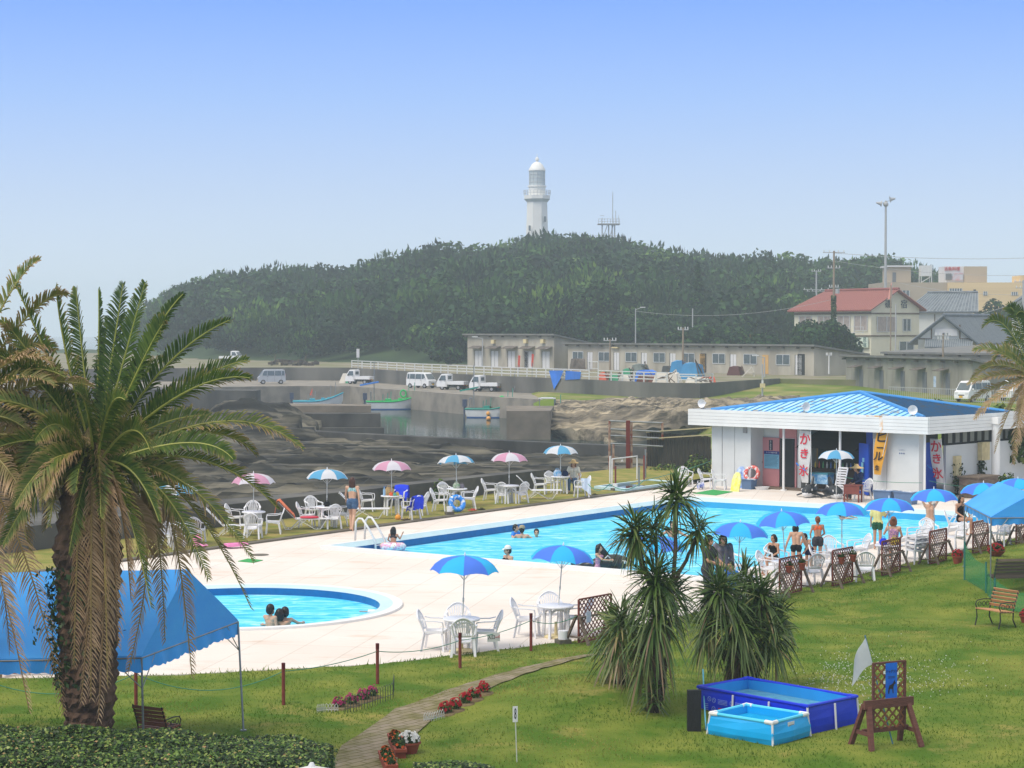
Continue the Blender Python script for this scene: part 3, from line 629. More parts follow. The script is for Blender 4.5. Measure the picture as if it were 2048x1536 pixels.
# ================================================================ PEOPLE
SKIN=[mat('skin_light',(0.60,0.36,0.24),.5,.1,6),mat('skin_warm',(0.50,0.27,0.17),.5,.1,6)]
HAIR={'black':mat('black_hair',(.012,.010,.010),.45,.3,30),'brown':mat('brown_hair',(.07,.026,.016),.45,.3,30),'auburn':mat('auburn_hair',(.20,.07,.03),.45,.3,30)}
def cloth(n,c,c2=None,scale=14):return mat('cloth_'+n,c,.8,.1,scale,c2=c2,spec=.15)
BASE=dict(head=(0,-.02,1.52),neck=(0,.01,1.38),chest=(0,.0,1.22),waist=(0,.01,1.02),pelvis=(0,.01,.90),shL=(.165,.01,1.33),elL=(.215,.03,1.06),wrL=(.235,-.05,.83),shR=(-.165,.01,1.33),elR=(-.215,.03,1.06),wrR=(-.235,-.05,.83),hipL=(.085,.01,.88),knL=(.095,-.02,.48),anL=(.09,.02,.08),hipR=(-.085,.01,.88),knR=(-.095,-.02,.48),anR=(-.09,.02,.08))
def remeshed(mb,vox,name,m,parent,it=3):
 me=mb.mesh('tmp',m);o=bpy.data.objects.new('tmp',me);COL.objects.link(o)
 r=o.modifiers.new('r','REMESH');r.mode='VOXEL';r.voxel_size=vox;r.use_smooth_shade=True
 s=o.modifiers.new('s','SMOOTH');s.iterations=it;s.factor=.5
 bpy.context.view_layer.update();dg=bpy.context.evaluated_depsgraph_get();n=bpy.data.meshes.new_from_object(o.evaluated_get(dg))
 n.name=name;n.polygons.foreach_set('use_smooth',[True]*len(n.polygons));bpy.data.objects.remove(o);bpy.data.meshes.remove(me)
 n.materials.clear();n.materials.append(m);return put(name,n,parent)
def person(label,loc,rz,pose=None,skin=0,hair='black',hairlen=.0,sc=1.0,fem=False,child=False,wear=(),cap=None,hands=True,faceyaw=0,bun=False):
 t=thing('person',label,'person',loc,rz);J={k:Vector(v)for k,v in BASE.items()}
 for k,v in(pose or{}).items():J[k]=Vector(v)
 m=MB();hd=J['head'];hs=1.22 if child else 1.0
 YM=Matrix.Rotation(D2R(faceyaw),3,'Z');up=(hd-J['neck']).normalized()
 Y=lambda*a:YM@V(*a)*hs+hd
 m.ball(Y(0,.012,.02),(.074*hs,.09*hs,.098*hs),14,10,YM);m.ball(Y(0,-.03,-.045),(.055*hs,.062*hs,.065*hs),12,8,YM)
 m.cap(Y(0,-.086,.012),Y(0,-.104,-.022),.010*hs,.016*hs,8)
 for s in(-1,1):m.ball(Y(s*.074,.01,-.008),(.014,.022,.032),8,6,YM);m.ball(Y(s*.03,-.078,.028),(.022,.012,.009),8,6,YM)
 m.cap(Y(-.018,-.084,-.056),Y(.018,-.084,-.056),.010,.010,8)
 m.cap(J['neck']+V(0,0,-.05),hd+V(0,.01,-.05),.050,.046)
 ch,wa,pe=J['chest'],J['waist'],J['pelvis'];wf=.86 if fem else 1.0
 for s,a in(('L',1),('R',-1)):
  sh=J['sh'+s];m.cap(J['neck']+V(0,0,-.05),sh,.05,.052);m.cap(sh,J['el'+s],.048*wf,.038*wf);m.cap(J['el'+s],J['wr'+s],.038*wf,.024)
  m.cap(ch+(sh-ch)*.45,sh,.085*wf,.055);m.cap(ch+(sh-J['neck'])*.32,wa+(sh-J['neck'])*.22,.095*wf,.085*wf)
  m.cap(J['hip'+s],J['kn'+s],.082,.054);m.cap(J['kn'+s],J['kn'+s].lerp(J['an'+s],.35),.052,.054);m.cap(J['kn'+s].lerp(J['an'+s],.35),J['an'+s],.052,.032)
  fd=J.get('toe'+s)or J['an'+s]+V(0,-.17,-.045);m.cap(J['an'+s]+V(0,.03,-.035),J['an'+s]+V(0,.0,-.02),.034,.034);m.cap(J['an'+s]+V(0,-.01,-.025),fd,.036,.022)
  m.cap(wa+(sh-J['neck'])*.22,J['hip'+s],.088*wf,.092);m.cap(pe,J['hip'+s],.10,.10)
  m.cap(J['hip'+s]+V(0,.05,.01),J['hip'+s]+V(0,.04,-.05),.075,.07)
  if fem:m.ball(ch+(sh-ch)*.42+(J['neck']-ch)*-.1+V(0,-.085,.0),(.055,.05,.052),10,8)
  w,e=J['wr'+s],J['el'+s];d=(w-e).normalized();x,y=frame(d)
  if hands:
   pal=w+d*.055;m.cap(w,pal,.026,.030);m.cap(w+d*.03+y*.015,pal+y*.018,.020,.018);m.cap(w+d*.03-y*.015,pal-y*.018,.020,.018)
   for i in range(4):
    o_=y*(.027-.018*i);l=(.055,.065,.06,.045)[i];k1=pal+o_+d*.02;k2=k1+d*l*.55;m.cap(k1,k2,.0088,.0082,6);m.cap(k2,k2+(d+x*.5)*l*.5,.0082,.0075,6)
   m.cap(w+d*.03+y*.025,w+d*.065+y*.055+x*.01,.0105,.0088,6)
 b=remeshed(m,.011*(sc**.3),'body',SKIN[skin],t)
 hm=MB();hl=hairlen
 hm.ball(Y(0,.022,.036),(.088*hs,.100*hs,.098*hs),14,10,YM);hm.ball(Y(0,.055,-.01),(.084*hs,.07*hs,.09*hs),12,8,YM)
 if hl:
  for s in(-.055,0,.055):hm.cap(Y(s,.06,0),Y(s*1.05,.07,-.06-hl),.055*hs,.045*hs,8)
  for s in(-1,1):hm.cap(Y(s*.07,.02,.02),Y(s*.078,.02,-.05-hl*.8),.032*hs,.028*hs,8)
 if bun:hm.ball(Y(0,.11,.06 if bun!='low' else-.06),.05)
 hf=MB();me=hm;cut=Y(0,-.062,.0)
 ho=remeshed(hm,.012,'hair',HAIR[hair],t)
 dv=YM.inverted()
 for v in ho.data.vertices:
  p=dv@(Vector(v.co)-hd)
  if p.y<-.045*hs and p.z<.062*hs:v.co=Vector(v.co)+YM@V(0,min(.05,(-.045*hs-p.y)*1.1),0)
 fm=MB()
 for s in(-1,1):fm.ball(Y(s*.03,-.083,.006),(.013,.006,.008),8,6,YM)
 fm.build('eyes',HAIR['black'],t,smooth=True)
 for wname,kind,m_ in wear:
  g=MB()
  if kind=='shorts' or kind=='trunks' or kind=='brief' or kind=='trousers':
   f={'shorts':.42,'trunks':.3,'brief':.04,'trousers':.97}[kind];fl=.02 if kind=='shorts' else .012
   for s in 'LR':
    h_,k_,a_=J['hip'+s],J['kn'+s],J['an'+s];g.cap(pe,h_,.104,.104)
    g.cap(h_+V(0,.05,.01),h_+V(0,.04,-.05),.083,.078)
    if kind=='trousers':g.cap(h_,k_,.096,.07);g.cap(k_,k_.lerp(a_,.9),.07,.052)
    elif kind=='brief':g.cap(h_,h_.lerp(k_,.04),.098,.094)
    else:g.cap(h_,h_.lerp(k_,f-.1),.094+fl,.072+fl+(.015 if kind=='shorts' else 0))
   g.cap(pe+V(-.05,0,.035),pe+V(.05,0,.035),.102,.102)
  if kind in('top','tee','dress','suit','vest','sleeves'):
   k1=.012 if kind in('top','suit')else .022
   for s in 'LR':
    sh=J['sh'+s]
    if kind=='top':
     c_=ch+(sh-ch)*.40+V(0,-.012,-.0);g.cap(c_+V(0,0,-.02),c_+V(0,0,.02),.098*wf+.012,.095*wf+.012)
     if fem:g.ball(ch+(sh-ch)*.42+(J['neck']-ch)*-.1+V(0,-.085,0),.064)
    else:
     g.cap(ch+(sh-J['neck'])*.32+V(0,0,.03 if kind!='suit' else 0),wa+(sh-J['neck'])*.22,.095*wf+k1,.085*wf+k1)
     g.cap(wa+(sh-J['neck'])*.22,J['hip'+s]+V(0,0,.03),.088*wf+k1,.092+k1)
     if fem:g.ball(ch+(sh-ch)*.42+(J['neck']-ch)*-.1+V(0,-.085,0),.066)
     if kind in('tee','sleeves','dress'):
      g.cap(ch+(sh-ch)*.45,sh,.085*wf+k1,.055+k1);g.cap(sh,sh.lerp(J['el'+s],.55),.055+k1,.056+k1);g.cap(J['neck']+V(0,0,-.075),sh,.05,.052+.01)
     if kind=='sleeves':g.cap(sh.lerp(J['el'+s],.5),J['el'+s],.07,.06);g.cap(J['el'+s],J['el'+s].lerp(J['wr'+s],.7),.06,.045)
     if kind=='suit':
      g.cap(J['hip'+s],J['hip'+s]+V(0,0,-.01),.105,.105);g.cap(ch+(sh-J['neck'])*.5,J['neck'].lerp(sh,.6)+V(0,0,-.01),.03,.03)
  if len(g.v):remeshed(g,.013,wname,m_,t,2)
 if cap:
  k,m_=cap;c=MB()
  if k=='straw':
   c.lathe([(.0,.125),(.05,.12),(.085,.09),(.095,.03),(.12,.02),(.19,-.005),(.205,-.03),(.19,-.015),(.10,.01)],hd+V(0,.01,.04),20)
  elif k=='wide':
   c.lathe([(.0,.12),(.05,.11),(.09,.05),(.11,.03),(.26,-.02),(.27,-.03),(.12,.015)],hd+V(0,.01,.05),22)
  else:
   c.lathe([(.0,.12),(.05,.112),(.088,.08),(.10,.03),(.10,.01)],hd+V(0,.015,.035),16)
   if k=='peak':c.grid([[Y(x,-.09-.07*g_*(1-(x/.08)**2*.5),.055-.02*g_)for x in np.linspace(-.07,.07,6)]for g_ in(0,.5,1)])
  c.build('hat',m_,t,ang=50)
 t.scale=(sc,sc,sc);CH.clear();return t
def shift(j,d,keys=None):return{k:tuple(Vector(v)+Vector(d))for k,v in j.items()if keys is None or k in keys}
UP=['head','neck','chest','waist','pelvis','shL','elL','wrL','shR','elR','wrR','hipL','hipR']
def sit(seat=.42,**kw):
 p={k:tuple(Vector(BASE[k])+V(0,.0,seat+.09-.90))for k in UP};z=seat+.07
 p.update(hipL=(.09,-.02,z),hipR=(-.09,-.02,z),knL=(.10,-.42,z+.01),knR=(-.10,-.42,z+.01),anL=(.10,-.40,.08),anR=(-.10,-.40,.08))
 p.update(elL=(.23,-.05,z+.22),wrL=(.12,-.28,z+.10),elR=(-.23,-.05,z+.22),wrR=(-.12,-.28,z+.10));p.update(kw);return p
c_denim=cloth('denim',(.045,.10,.20),(.09,.16,.28));c_bik=cloth('turquoise_print',(.10,.42,.46),(.50,.62,.60),30);c_black=cloth('black',(.012,.012,.016));c_grey=cloth('grey',(.16,.15,.18),(.22,.20,.23));c_white=cloth('white',(.78,.77,.72));c_navy=cloth('navy',(.01,.02,.07));c_orange=cloth('orange',(.85,.16,.06));c_yel=cloth('pale_yellow',(.70,.66,.28));c_green=cloth('dark_green',(.02,.10,.05));c_flow=cloth('flowered',(.70,.36,.40),(.20,.12,.30),24);c_straw=mat('straw',rgb(226,190,130),.85,.25,20,bump=.3);c_cream=cloth('cream',(.74,.70,.58));c_dgrey=cloth('dark_grey',(.05,.05,.06));c_tan=cloth('tan',(.36,.30,.20))
def W(px,dist,z):p=PD(px,660,dist);return V(p.x,p.y,z)
person('woman with shoulder length hair in bikini top and denim shorts walking away',P(705,1062,0),D2R(172),dict(hipL=(.08,0,.88),knL=(.07,-.10,.50),anL=(.05,.02,.10),hipR=(-.08,0,.88),knR=(-.06,.05,.48),anR=(-.06,.30,.14),toeR=(-.06,.22,.03),elL=(.23,-.08,1.08),wrL=(.25,-.26,.90),elR=(-.22,.10,1.08),wrR=(-.24,.10,.82)),0,'brown',.10,1.03,True,wear=(('bikini_top','top',c_bik),('shorts','shorts',c_denim)))
g_=P(787,1103,WATER_Z);person('small girl in dark bikini inside the pink swim ring holding the ladder',V(g_.x,g_.y,WATER_Z-.44),D2R(165),dict(elR=(-.26,-.08,1.16),wrR=(-.30,-.26,1.34),elL=(.26,-.05,1.12),wrL=(.20,-.22,1.0)),1,'black',.05,.70,True,True,wear=(('bikini_top','top',c_dgrey),('swim_brief','brief',c_dgrey)))
person('seated woman with straw hat white blouse and jeans beside a table',P(1147,984,GZ),D2R(-12),sit(.42,wrR=(-.05,-.30,.56),wrL=(.26,-.12,.60)),0,'auburn',.10,.98,True,wear=(('blouse','tee',c_cream),('jeans','trousers',c_denim)),cap=('straw',c_straw))
def swim(label,px,py,water,rz,depth,**k):
 p=P(px,py,water);return person(label,V(p.x,p.y,water-depth),D2R(rz),**k)
ARM=dict(elL=(.36,-.06,1.22),wrL=(.50,-.20,1.20),elR=(-.36,-.06,1.22),wrR=(-.50,-.20,1.20))
swim('swimmer wearing a khaki cap with back to the camera',1044,1076,WATER_Z,170,1.26,pose=ARM,cap=('cap',c_tan),fem=True,wear=(('swimsuit','suit',c_black),))
swim('dark haired swimmer with blue armbands beside the khaki cap',1031,1073,WATER_Z,60,.95,sc=.8,child=True,pose=ARM,wear=(('armband_shirt','tee',cloth('armband_blue',(.05,.25,.8))),))
swim('swimmer facing the camera with only head and shoulders above water',1073,1074,WATER_Z,0,1.38,pose=ARM)
swim('swimmer with white peaked cap and dark swimsuit looking left',1016,1128,WATER_Z,-55,1.14,fem=True,cap=('peak',c_white),wear=(('swimsuit','suit',c_black),),faceyaw=-20,pose=dict(elL=(.24,-.02,1.08),wrL=(.2,-.1,.9)))
swim('girl hugging the black inflatable orca in the pool',1197,1138,WATER_Z,70,.74,sc=.86,fem=True,hairlen=.08,pose=dict(elL=(.20,-.20,1.18),wrL=(.10,-.38,1.16),elR=(-.20,-.20,1.18),wrR=(-.10,-.38,1.16)),wear=(('swimsuit','suit',c_flow),))
swim('man standing in the pool behind the cordyline heads',1345,1088,WATER_Z,0,.95,skin=1,pose=ARM)
swim('swimmer doing front crawl with a blue cap',1682,1037,WATER_Z,90,1.36,pose=dict(elL=(.2,-.3,1.45),wrL=(.2,-.5,1.38),elR=(-.3,-.2,1.4),wrR=(-.3,-.45,1.35)),cap=('cap',cloth('cap_blue',(.05,.12,.6))))
swim('bare chested boy standing highest in the paddling pool',541,1254,-.17,150,.90,sc=.84,child=True,wear=(('swim_trunks','brief',cloth('aqua',(.1,.4,.7))),),pose=dict(elL=(.22,-.16,1.12),wrL=(.10,-.34,1.0)))
swim('dark haired woman crouching between two boys in the paddling pool',559,1254,-.17,175,1.24,hairlen=.04,fem=True,skin=1,wear=(('swimsuit','suit',c_black),))
swim('boy behind the crouching woman leaning on the paddling pool rim',570,1252,-.17,200,.98,sc=.84,child=True,pose=ARM)
person('woman wearing a dark cap and grey clothes standing under a parasol',W(1418,44.6,0),D2R(55),dict(elL=(.22,-.12,1.10),wrL=(.08,-.34,1.02),elR=(-.22,-.12,1.10),wrR=(-.08,-.34,1.02)),1,'black',.02,1.0,wear=(('shirt','tee',c_dgrey),('trousers','trousers',c_dgrey)),cap=('cap',c_black))
person('woman in grey blouse with hair bun standing facing the camera',W(1447,45.6,0),D2R(5),dict(head=(0,-.05,1.49)),0,'black',.03,.98,True,wear=(('blouse','sleeves',c_grey),('trousers','trousers',c_dgrey)),bun=True)
person('child wrapped in a bright blue towel sitting on a chair',W(1463,44.9,0.02),D2R(-30),sit(.42),1,'black',.0,.80,child=True,wear=(('towel_wrap','sleeves',cloth('bright_blue',(.02,.26,.74),(.02,.06,.5),7)),('towel_skirt','shorts',cloth('bright_blue',(.02,.26,.74)))))
person('bare backed man in dark trunks leaning on the white table',W(1594,50.5,-.0),D2R(176),dict(elR=(-.30,-.06,1.08),wrR=(-.44,-.26,.92),elL=(.28,.04,1.06),wrL=(.33,-.1,.82),head=(.02,-.06,1.50)),0,'black',.02,.82,wear=(('swim_trunks','trunks',c_black),))
person('woman with ponytail and black swimsuit sitting at the table edge',W(1549,50.8,0),D2R(-50),sit(.40),1,'black',.03,.84,True,wear=(('swimsuit','suit',c_black),),bun='low')
person('boy in navy trunks bending over beside the white table',W(1620,51.0,0),D2R(-40),dict(head=(.0,-.34,1.36),neck=(0,-.24,1.28),chest=(0,-.16,1.16),waist=(0,-.04,1.0),shL=(.16,-.22,1.24),shR=(-.16,-.22,1.24),elL=(.18,-.34,1.02),wrL=(.10,-.46,.86),elR=(-.18,-.34,1.02),wrR=(-.10,-.46,.86)),0,'black',.0,.70,child=True,wear=(('swim_trunks','shorts',c_navy),))
person('woman with hair tied up wearing an orange bikini top seen from behind',W(1637,52.2,.02),D2R(190),dict(elL=(.24,-.02,1.08),wrL=(.16,-.22,.96),elR=(-.24,-.02,1.08),wrR=(-.16,-.22,.96)),1,'auburn',.0,.82,True,wear=(('bikini_top','top',c_orange),('shorts','shorts',c_dgrey)),bun=True)
person('man in pale yellow shirt and dark green shorts under a parasol',W(1757,56.6,0),D2R(160),dict(elR=(-.24,-.10,1.12),wrR=(-.30,-.30,1.25)),1,'black',.0,.84,wear=(('shirt','tee',c_yel),('shorts','shorts',c_green)))
person('woman with tied brown hair and flowered top seated behind the bags',W(1789,53.4,.02),D2R(165),sit(.42,elL=(.26,-.06,.76),wrL=(.18,-.2,.98)),0,'auburn',.03,.98,True,wear=(('flowered_top','vest',c_flow),),bun=True)
person('man holding both hands on his head beside the pool',W(1862,59.5,-.2),D2R(5),dict(elL=(.26,-.02,1.48),wrL=(.10,.0,1.60),elR=(-.26,-.02,1.48),wrR=(-.10,.0,1.60)),0,'black',.0,.9)
person('dark haired bather sitting by the white pool ladder',W(1925,58.5,.25),D2R(20),sit(.42),1,'black',.06,.92,True,wear=(('swimsuit','suit',c_black),))
person('pool attendant in dark shirt and wide straw hat at the brown desk',W(1719,72.6,.02),D2R(-70),sit(.45,head=(0,-.10,1.16)),1,'black',.02,1.02,wear=(('shirt','sleeves',c_navy),('trousers','trousers',c_dgrey)),cap=('wide',c_straw))
# ================================================================ PALMS, CORDYLINES, GARDEN
M_frond=attr_mat('palm_frond',[(0.0,rgb(44,72,22)),(0.3,rgb(84,104,34)),(0.5,rgb(128,122,60)),(0.75,rgb(160,130,92)),(1.0,rgb(190,160,126))],'dry',.55,.2,3,trans=.22,spec=.4)
M_rachis=attr_mat('palm_rachis',[(0.0,rgb(136,144,62)),(.5,rgb(146,138,72)),(1.0,rgb(120,92,60))],'dry',.5,.1,3,trans=0)
def frond(root,P0,P1,P2,dry,wd,roll,seed,npair=88):
 rg=np.random.default_rng(seed);n=npair;t=np.linspace(.10,1,n)
 P0,P1,P2=(np.array(p,float)for p in(P0,P1,P2))
 C=(1-t)[:,None]**2*P0+2*((1-t)*t)[:,None]*P1+t[:,None]**2*P2
 T=2*(1-t)[:,None]*(P1-P0)+2*t[:,None]*(P2-P1);T/=np.linalg.norm(T,axis=1)[:,None]
 ref=np.array([0,0,1.0])+.02*rg.normal(0,1,3);S0=np.cross(T,ref);S0/=np.linalg.norm(S0,axis=1)[:,None]+1e-6
 for i in range(1,n):
  if S0[i]@S0[i-1]<0:S0[i]*=-1
 N0=np.cross(S0,T);ca,sa=math.cos(roll),math.sin(roll);Sd=S0*ca+N0*sa;Nd=N0*ca-S0*sa
 ln=wd*np.clip(np.minimum(.35+t*2.2,1.0),0,1)*np.where(t>.6,1-((t-.6)/.4)**2*.72,1)
 vs,fs,at=[],[],[];k=0
 for s in(-1,1):
  L=ln*rg.uniform(.74,1.0,n)*.86;fw=.55+.35*t+rg.normal(0,.07,n);up=.38+rg.normal(0,.13,n)
  D=Sd*s*np.cos(fw)[:,None]+T*np.sin(fw)[:,None]+Nd*up[:,None];D/=np.linalg.norm(D,axis=1)[:,None]
  wv=np.cross(D,np.cross(Sd*s,T));wv=T*.9+D*-.1;wv/=np.linalg.norm(wv,axis=1)[:,None]
  w0=(.0125+.0045*(npair>60))*(1-.3*t)*(1.0 if npair>60 else 2.4);g=np.array([0,0,-1.0])
  sag=(.10+.40*max(0,dry-.2)+rg.uniform(0,.12,n))*L
  m1=C+D*(L*.45)[:,None];m2=C+D*(L*.80)[:,None]+g*(sag*.35)[:,None];e=C+D*L[:,None]+g*sag[:,None]
  rows=[C-wv*w0[:,None]*.6,C+wv*w0[:,None]*.6,m1-wv*w0[:,None],m1+wv*w0[:,None],m2-wv*w0[:,None]*.7,m2+wv*w0[:,None]*.7,e]
  v=np.stack(rows,1).reshape(-1,3);b=np.arange(n)[:,None]*7+k
  fs+=[b+np.array([0,1,3,2]),b+np.array([2,3,5,4]),b+np.array([4,5,6,6])]
  dr=np.clip(dry+(rg.uniform(-.12,.12,n)),0,1);tip=np.clip(dry*1.1+.05+.3*(dry>.17)+.9*np.maximum(t-.5,0)*(dry>.1)+rg.uniform(-.2,.3,n),0,1)
  at.append(np.stack([dr,dr,dr,dr,(dr+tip)/2,(dr+tip)/2,tip],1).ravel());vs.append(v);k+=n*7
 v=np.vstack(vs);f=np.vstack(fs);a=np.concatenate(at)
 quads=f[f[:,2]!=f[:,3]];tris=f[f[:,2]==f[:,3]][:,:3]
 me=bpy.data.meshes.new('frond');me.from_pydata(v.tolist(),[],quads.tolist()+tris.tolist())
 rb=MB();tt=np.linspace(0,1,14);rc=[(1-q)**2*P0+2*(1-q)*q*P1+q*q*P2 for q in tt]
 o_=len(v);rb.tube([V(*q)for q in rc],[.019*(1-.82*q)+.003 for q in tt],5);me2=bpy.data.meshes.new('frond')
 nv=len(v);me2.from_pydata(v.tolist()+[tuple(q)for q in rb.v],[],quads.tolist()+tris.tolist()+[tuple(i+nv for i in q)for q in rb.f]);bpy.data.meshes.remove(me)
 me2.materials.append(M_frond);me2.materials.append(M_rachis)
 mi=np.zeros(len(me2.polygons),np.int32);mi[len(quads)+len(tris):]=1;me2.polygons.foreach_set('material_index',mi)
 an=me2.attributes.new('dry','FLOAT','POINT');an.data.foreach_set('value',np.concatenate([a,np.full(len(rb.v),dry)]).astype(np.float32))
 me2.update();return put('frond',me2,root)
M_trunk=mat('palm_trunk',rgb(104,80,62),.9,c2=rgb(64,48,38),scale=3,bump=.6,bscale=14)
def palm_trunk(root,prof,seg=44,rowsn=64,h=4.2):
 rows=[]
 for i in range(rowsn+1):
  z=h*i/rowsn;r0=np.interp(z,[q[0]for q in prof],[q[1]for q in prof]);row=[]
  for k in range(seg+1):
   a=2*PI*k/seg;u_=a/(2*PI)*13;vv=z/.115
   par=int(math.floor(vv))%2;fu=(u_+.5*par)%1;fv=vv%1
   dsp=.055*(1-fv)*(1-abs(2*fu-1))**.7*(1.0 if z<.9 else 1.5)+.02*float(noise2(k%seg,i,.6,5))
   row.append(V((r0+dsp)*math.cos(a),(r0+dsp)*math.sin(a),z-.05+.05*(1-fv)*(fu-.5)))
  rows.append(row)
 return MB().grid(rows).build('trunk',M_trunk,root)
pb=V(PD(178,1456,26.95).x,26.95,0);pb.z=LH(pb.x,pb.y);PS=1/(F/pb.y)
palm=thing('date_palm','big date palm with shaggy trunk and brown tipped drooping fronds beside the left blue tent','palm tree',pb)
palm_trunk(palm,[(0,.245),(.3,.26),(.9,.28),(1.5,.335),(2.6,.38),(3.4,.42),(4.2,.28)],h=4.3)
def lp(px,py,dy=0.0):q=pb.y+dy;p=PD(px,py,q);return(p.x-pb.x,dy,p.z-pb.z)
FR=[((255,690),(290,566),-.1,.12,.34,1.35),((226,700),(246,568),.1,.10,.34,1.4),((200,690),(197,578),.3,.08,.22,1.3),((160,670),(152,576),.5,.15,.30,1.2),((120,690),(112,572),.5,.2,.3,1.2),((300,650),(366,588),.2,.10,.26,1.1),((315,650),(333,640),-.4,.16,.36,1.2),((320,700),(459,640),.1,.12,.36,.75),((370,745),(494,720),.3,.15,.36,.8),((390,735),(500,756),-.3,.18,.36,.7),((470,775),(604,896),.0,.30,.34,.6),((430,815),(511,908),.4,.38,.34,.5),((410,850),(466,918),-.6,.16,.34,.9),((430,872),(556,1018),.1,.32,.34,.5),((370,905),(506,1120),-.3,.34,.32,.55),((365,905),(502,1216),.3,.48,.30,.4),((335,925),(416,1156),-.5,.30,.34,.7),((272,905),(318,1042),-.9,.20,.36,1.3),((350,960),(384,1352),.1,.72,.34,.9),((320,960),(330,1282),.4,.70,.30,.9),((345,1000),(256,1342),-.2,.78,.30,.9),((245,930),(302,1212),-.8,.26,.38,1.2),((200,960),(163,1402),-.95,.92,.36,1.3),((225,960),(197,1436),-1.0,.95,.34,1.2),((168,930),(138,1106),-1.0,.22,.34,1.3),((88,920),(6,1088),-.5,.24,.40,1.1),((75,660),(24,556),.5,.2,.30,1.0),((60,690),(4,640),.4,.3,.3,.9),((90,735),(-30,700),.2,.25,.4,.6),((95,790),(-40,800),-.3,.32,.4,.6),((100,850),(-20,900),-.6,.30,.42,.7),((110,870),(30,1010),-.9,.34,.42,.9),((60,880),(-60,1010),.1,.4,.42,.7),((130,890),(90,1060),.5,.55,.4,.9),((255,885),(275,1010),.8,.45,.4,.9),((290,860),(372,965),.9,.4,.4,.8),((300,830),(420,830),1.2,.25,.4,.7),((250,760),(330,720),1.4,.2,.4,.9),((140,760),(60,760),1.4,.25,.4,.9),((205,720),(215,640),1.2,.15,.4,1.3),((175,780),(150,780),-1.6,.25,.4,1.2),((215,770),(250,800),-1.7,.22,.4,1.2),((120,800),(70,880),-1.5,.3,.42,1.0),((270,810),(300,900),-1.6,.3,.42,1.0)]
for i,(c,tpx,dy,dry,wl,ro)in enumerate(FR):
 hang=tpx[1]>1250;b0=(190+(tpx[0]-190)*.08 if not hang else tpx[0]*.6+76,905 if tpx[1]<800 else 925 if not hang else 985)
 frond(palm,lp(b0[0],b0[1],dy*.1),lp(c[0],c[1],dy*.55),lp(tpx[0],tpx[1],dy),dry,wl,ro*(1 if i%2 else-1)if dy>-.7 else ro,100+i)
MB().tube([(.06,0,3.9),(.08,0,4.3),(.09,0,4.75),(.09,0,5.0)],[.36,.34,.2,.05],14).build('crown_heart',mat('leaf_bases',rgb(96,88,48),.9,c2=rgb(60,50,32),scale=9,stretch=(3,3,.5)),palm)
rq=random.Random(4)
for i,(tx,ty,dy)in enumerate(((148,1330,-.85),(182,1395,-1.0),(215,1370,-.95),(236,1290,-.7),(262,1200,-.6))):frond(palm,lp(185+(tx-185)*.35,940,dy*.2),lp(185+(tx-185)*.8,960,dy*.9),lp(tx,ty,dy),rq.uniform(.72,.98),.34,rq.uniform(.8,1.4),180+i,74)
for i in range(16):
 tx,ty=rq.uniform(10,330),rq.uniform(960,1130);frond(palm,lp(185+(tx-185)*.1,905,rq.uniform(-.1,.1)),lp(185+(tx-185)*.75,rq.uniform(820,900),rq.uniform(-.6,.4)),lp(tx,ty,rq.uniform(-.95,.8)),rq.uniform(.18,.6),.36,rq.uniform(-1.2,1.2),150+i,70)
M_ivy=attr_mat('ivy_leaf',[(0.0,rgb(24,40,18)),(.6,rgb(52,76,30)),(1.0,rgb(110,120,50))],'tint',.5,.3,3,trans=.15)
def leafcloud(n,pf,size,m,name,parent,seed,tint=(0,.7),loc=None,asp=.7):
 rg=np.random.default_rng(seed);p,nm=pf(rg,n);n=len(p);nm=nm+rg.normal(0,.45,(n,3));nm/=np.linalg.norm(nm,axis=1)[:,None]
 a=np.cross(nm,rg.normal(0,1,(n,3)));a/=np.linalg.norm(a,axis=1)[:,None];b=np.cross(nm,a);s=size*rg.uniform(.6,1.3,n)[:,None]
 v=np.stack([p-a*s,p+b*s*asp+nm*s*.15,p+a*s*1.2,p-b*s*asp+nm*s*.15],1).reshape(-1,3)
 return put(name,npmesh(name,v,np.arange(n*4).reshape(-1,4),[m],{'tint':np.repeat(rg.uniform(tint[0],tint[1],n)**1.5,4)}),parent,loc)
def ivy_pf(rg,n):
 z=rg.uniform(1.4,3.1,n);a=rg.normal(3.5,.75,n);r=np.interp(z,[1.4,2.2,3.1],[.41,.50,.52])+rg.normal(0,.05,n)+.22*(rg.uniform(0,1,n)>.93)*(z>2)
 d=np.stack([np.cos(a),np.sin(a),0*a],1);return d*r[:,None]+np.array([0,0,1])*z[:,None],d
leafcloud(520,ivy_pf,.04,M_ivy,'ivy',palm,3)
pb2=V(-8.2,27.2,0);pb2.z=LH(pb2.x,pb2.y)
palm2=thing('date_palm','date palm mostly beyond the left photo edge with fronds and dead leaves reaching in','palm tree',pb2)
palm_trunk(palm2,[(0,.33),(.9,.36),(2.6,.40),(3.4,.46),(4.4,.30)],h=4.5)
pb_,pb=pb,pb2
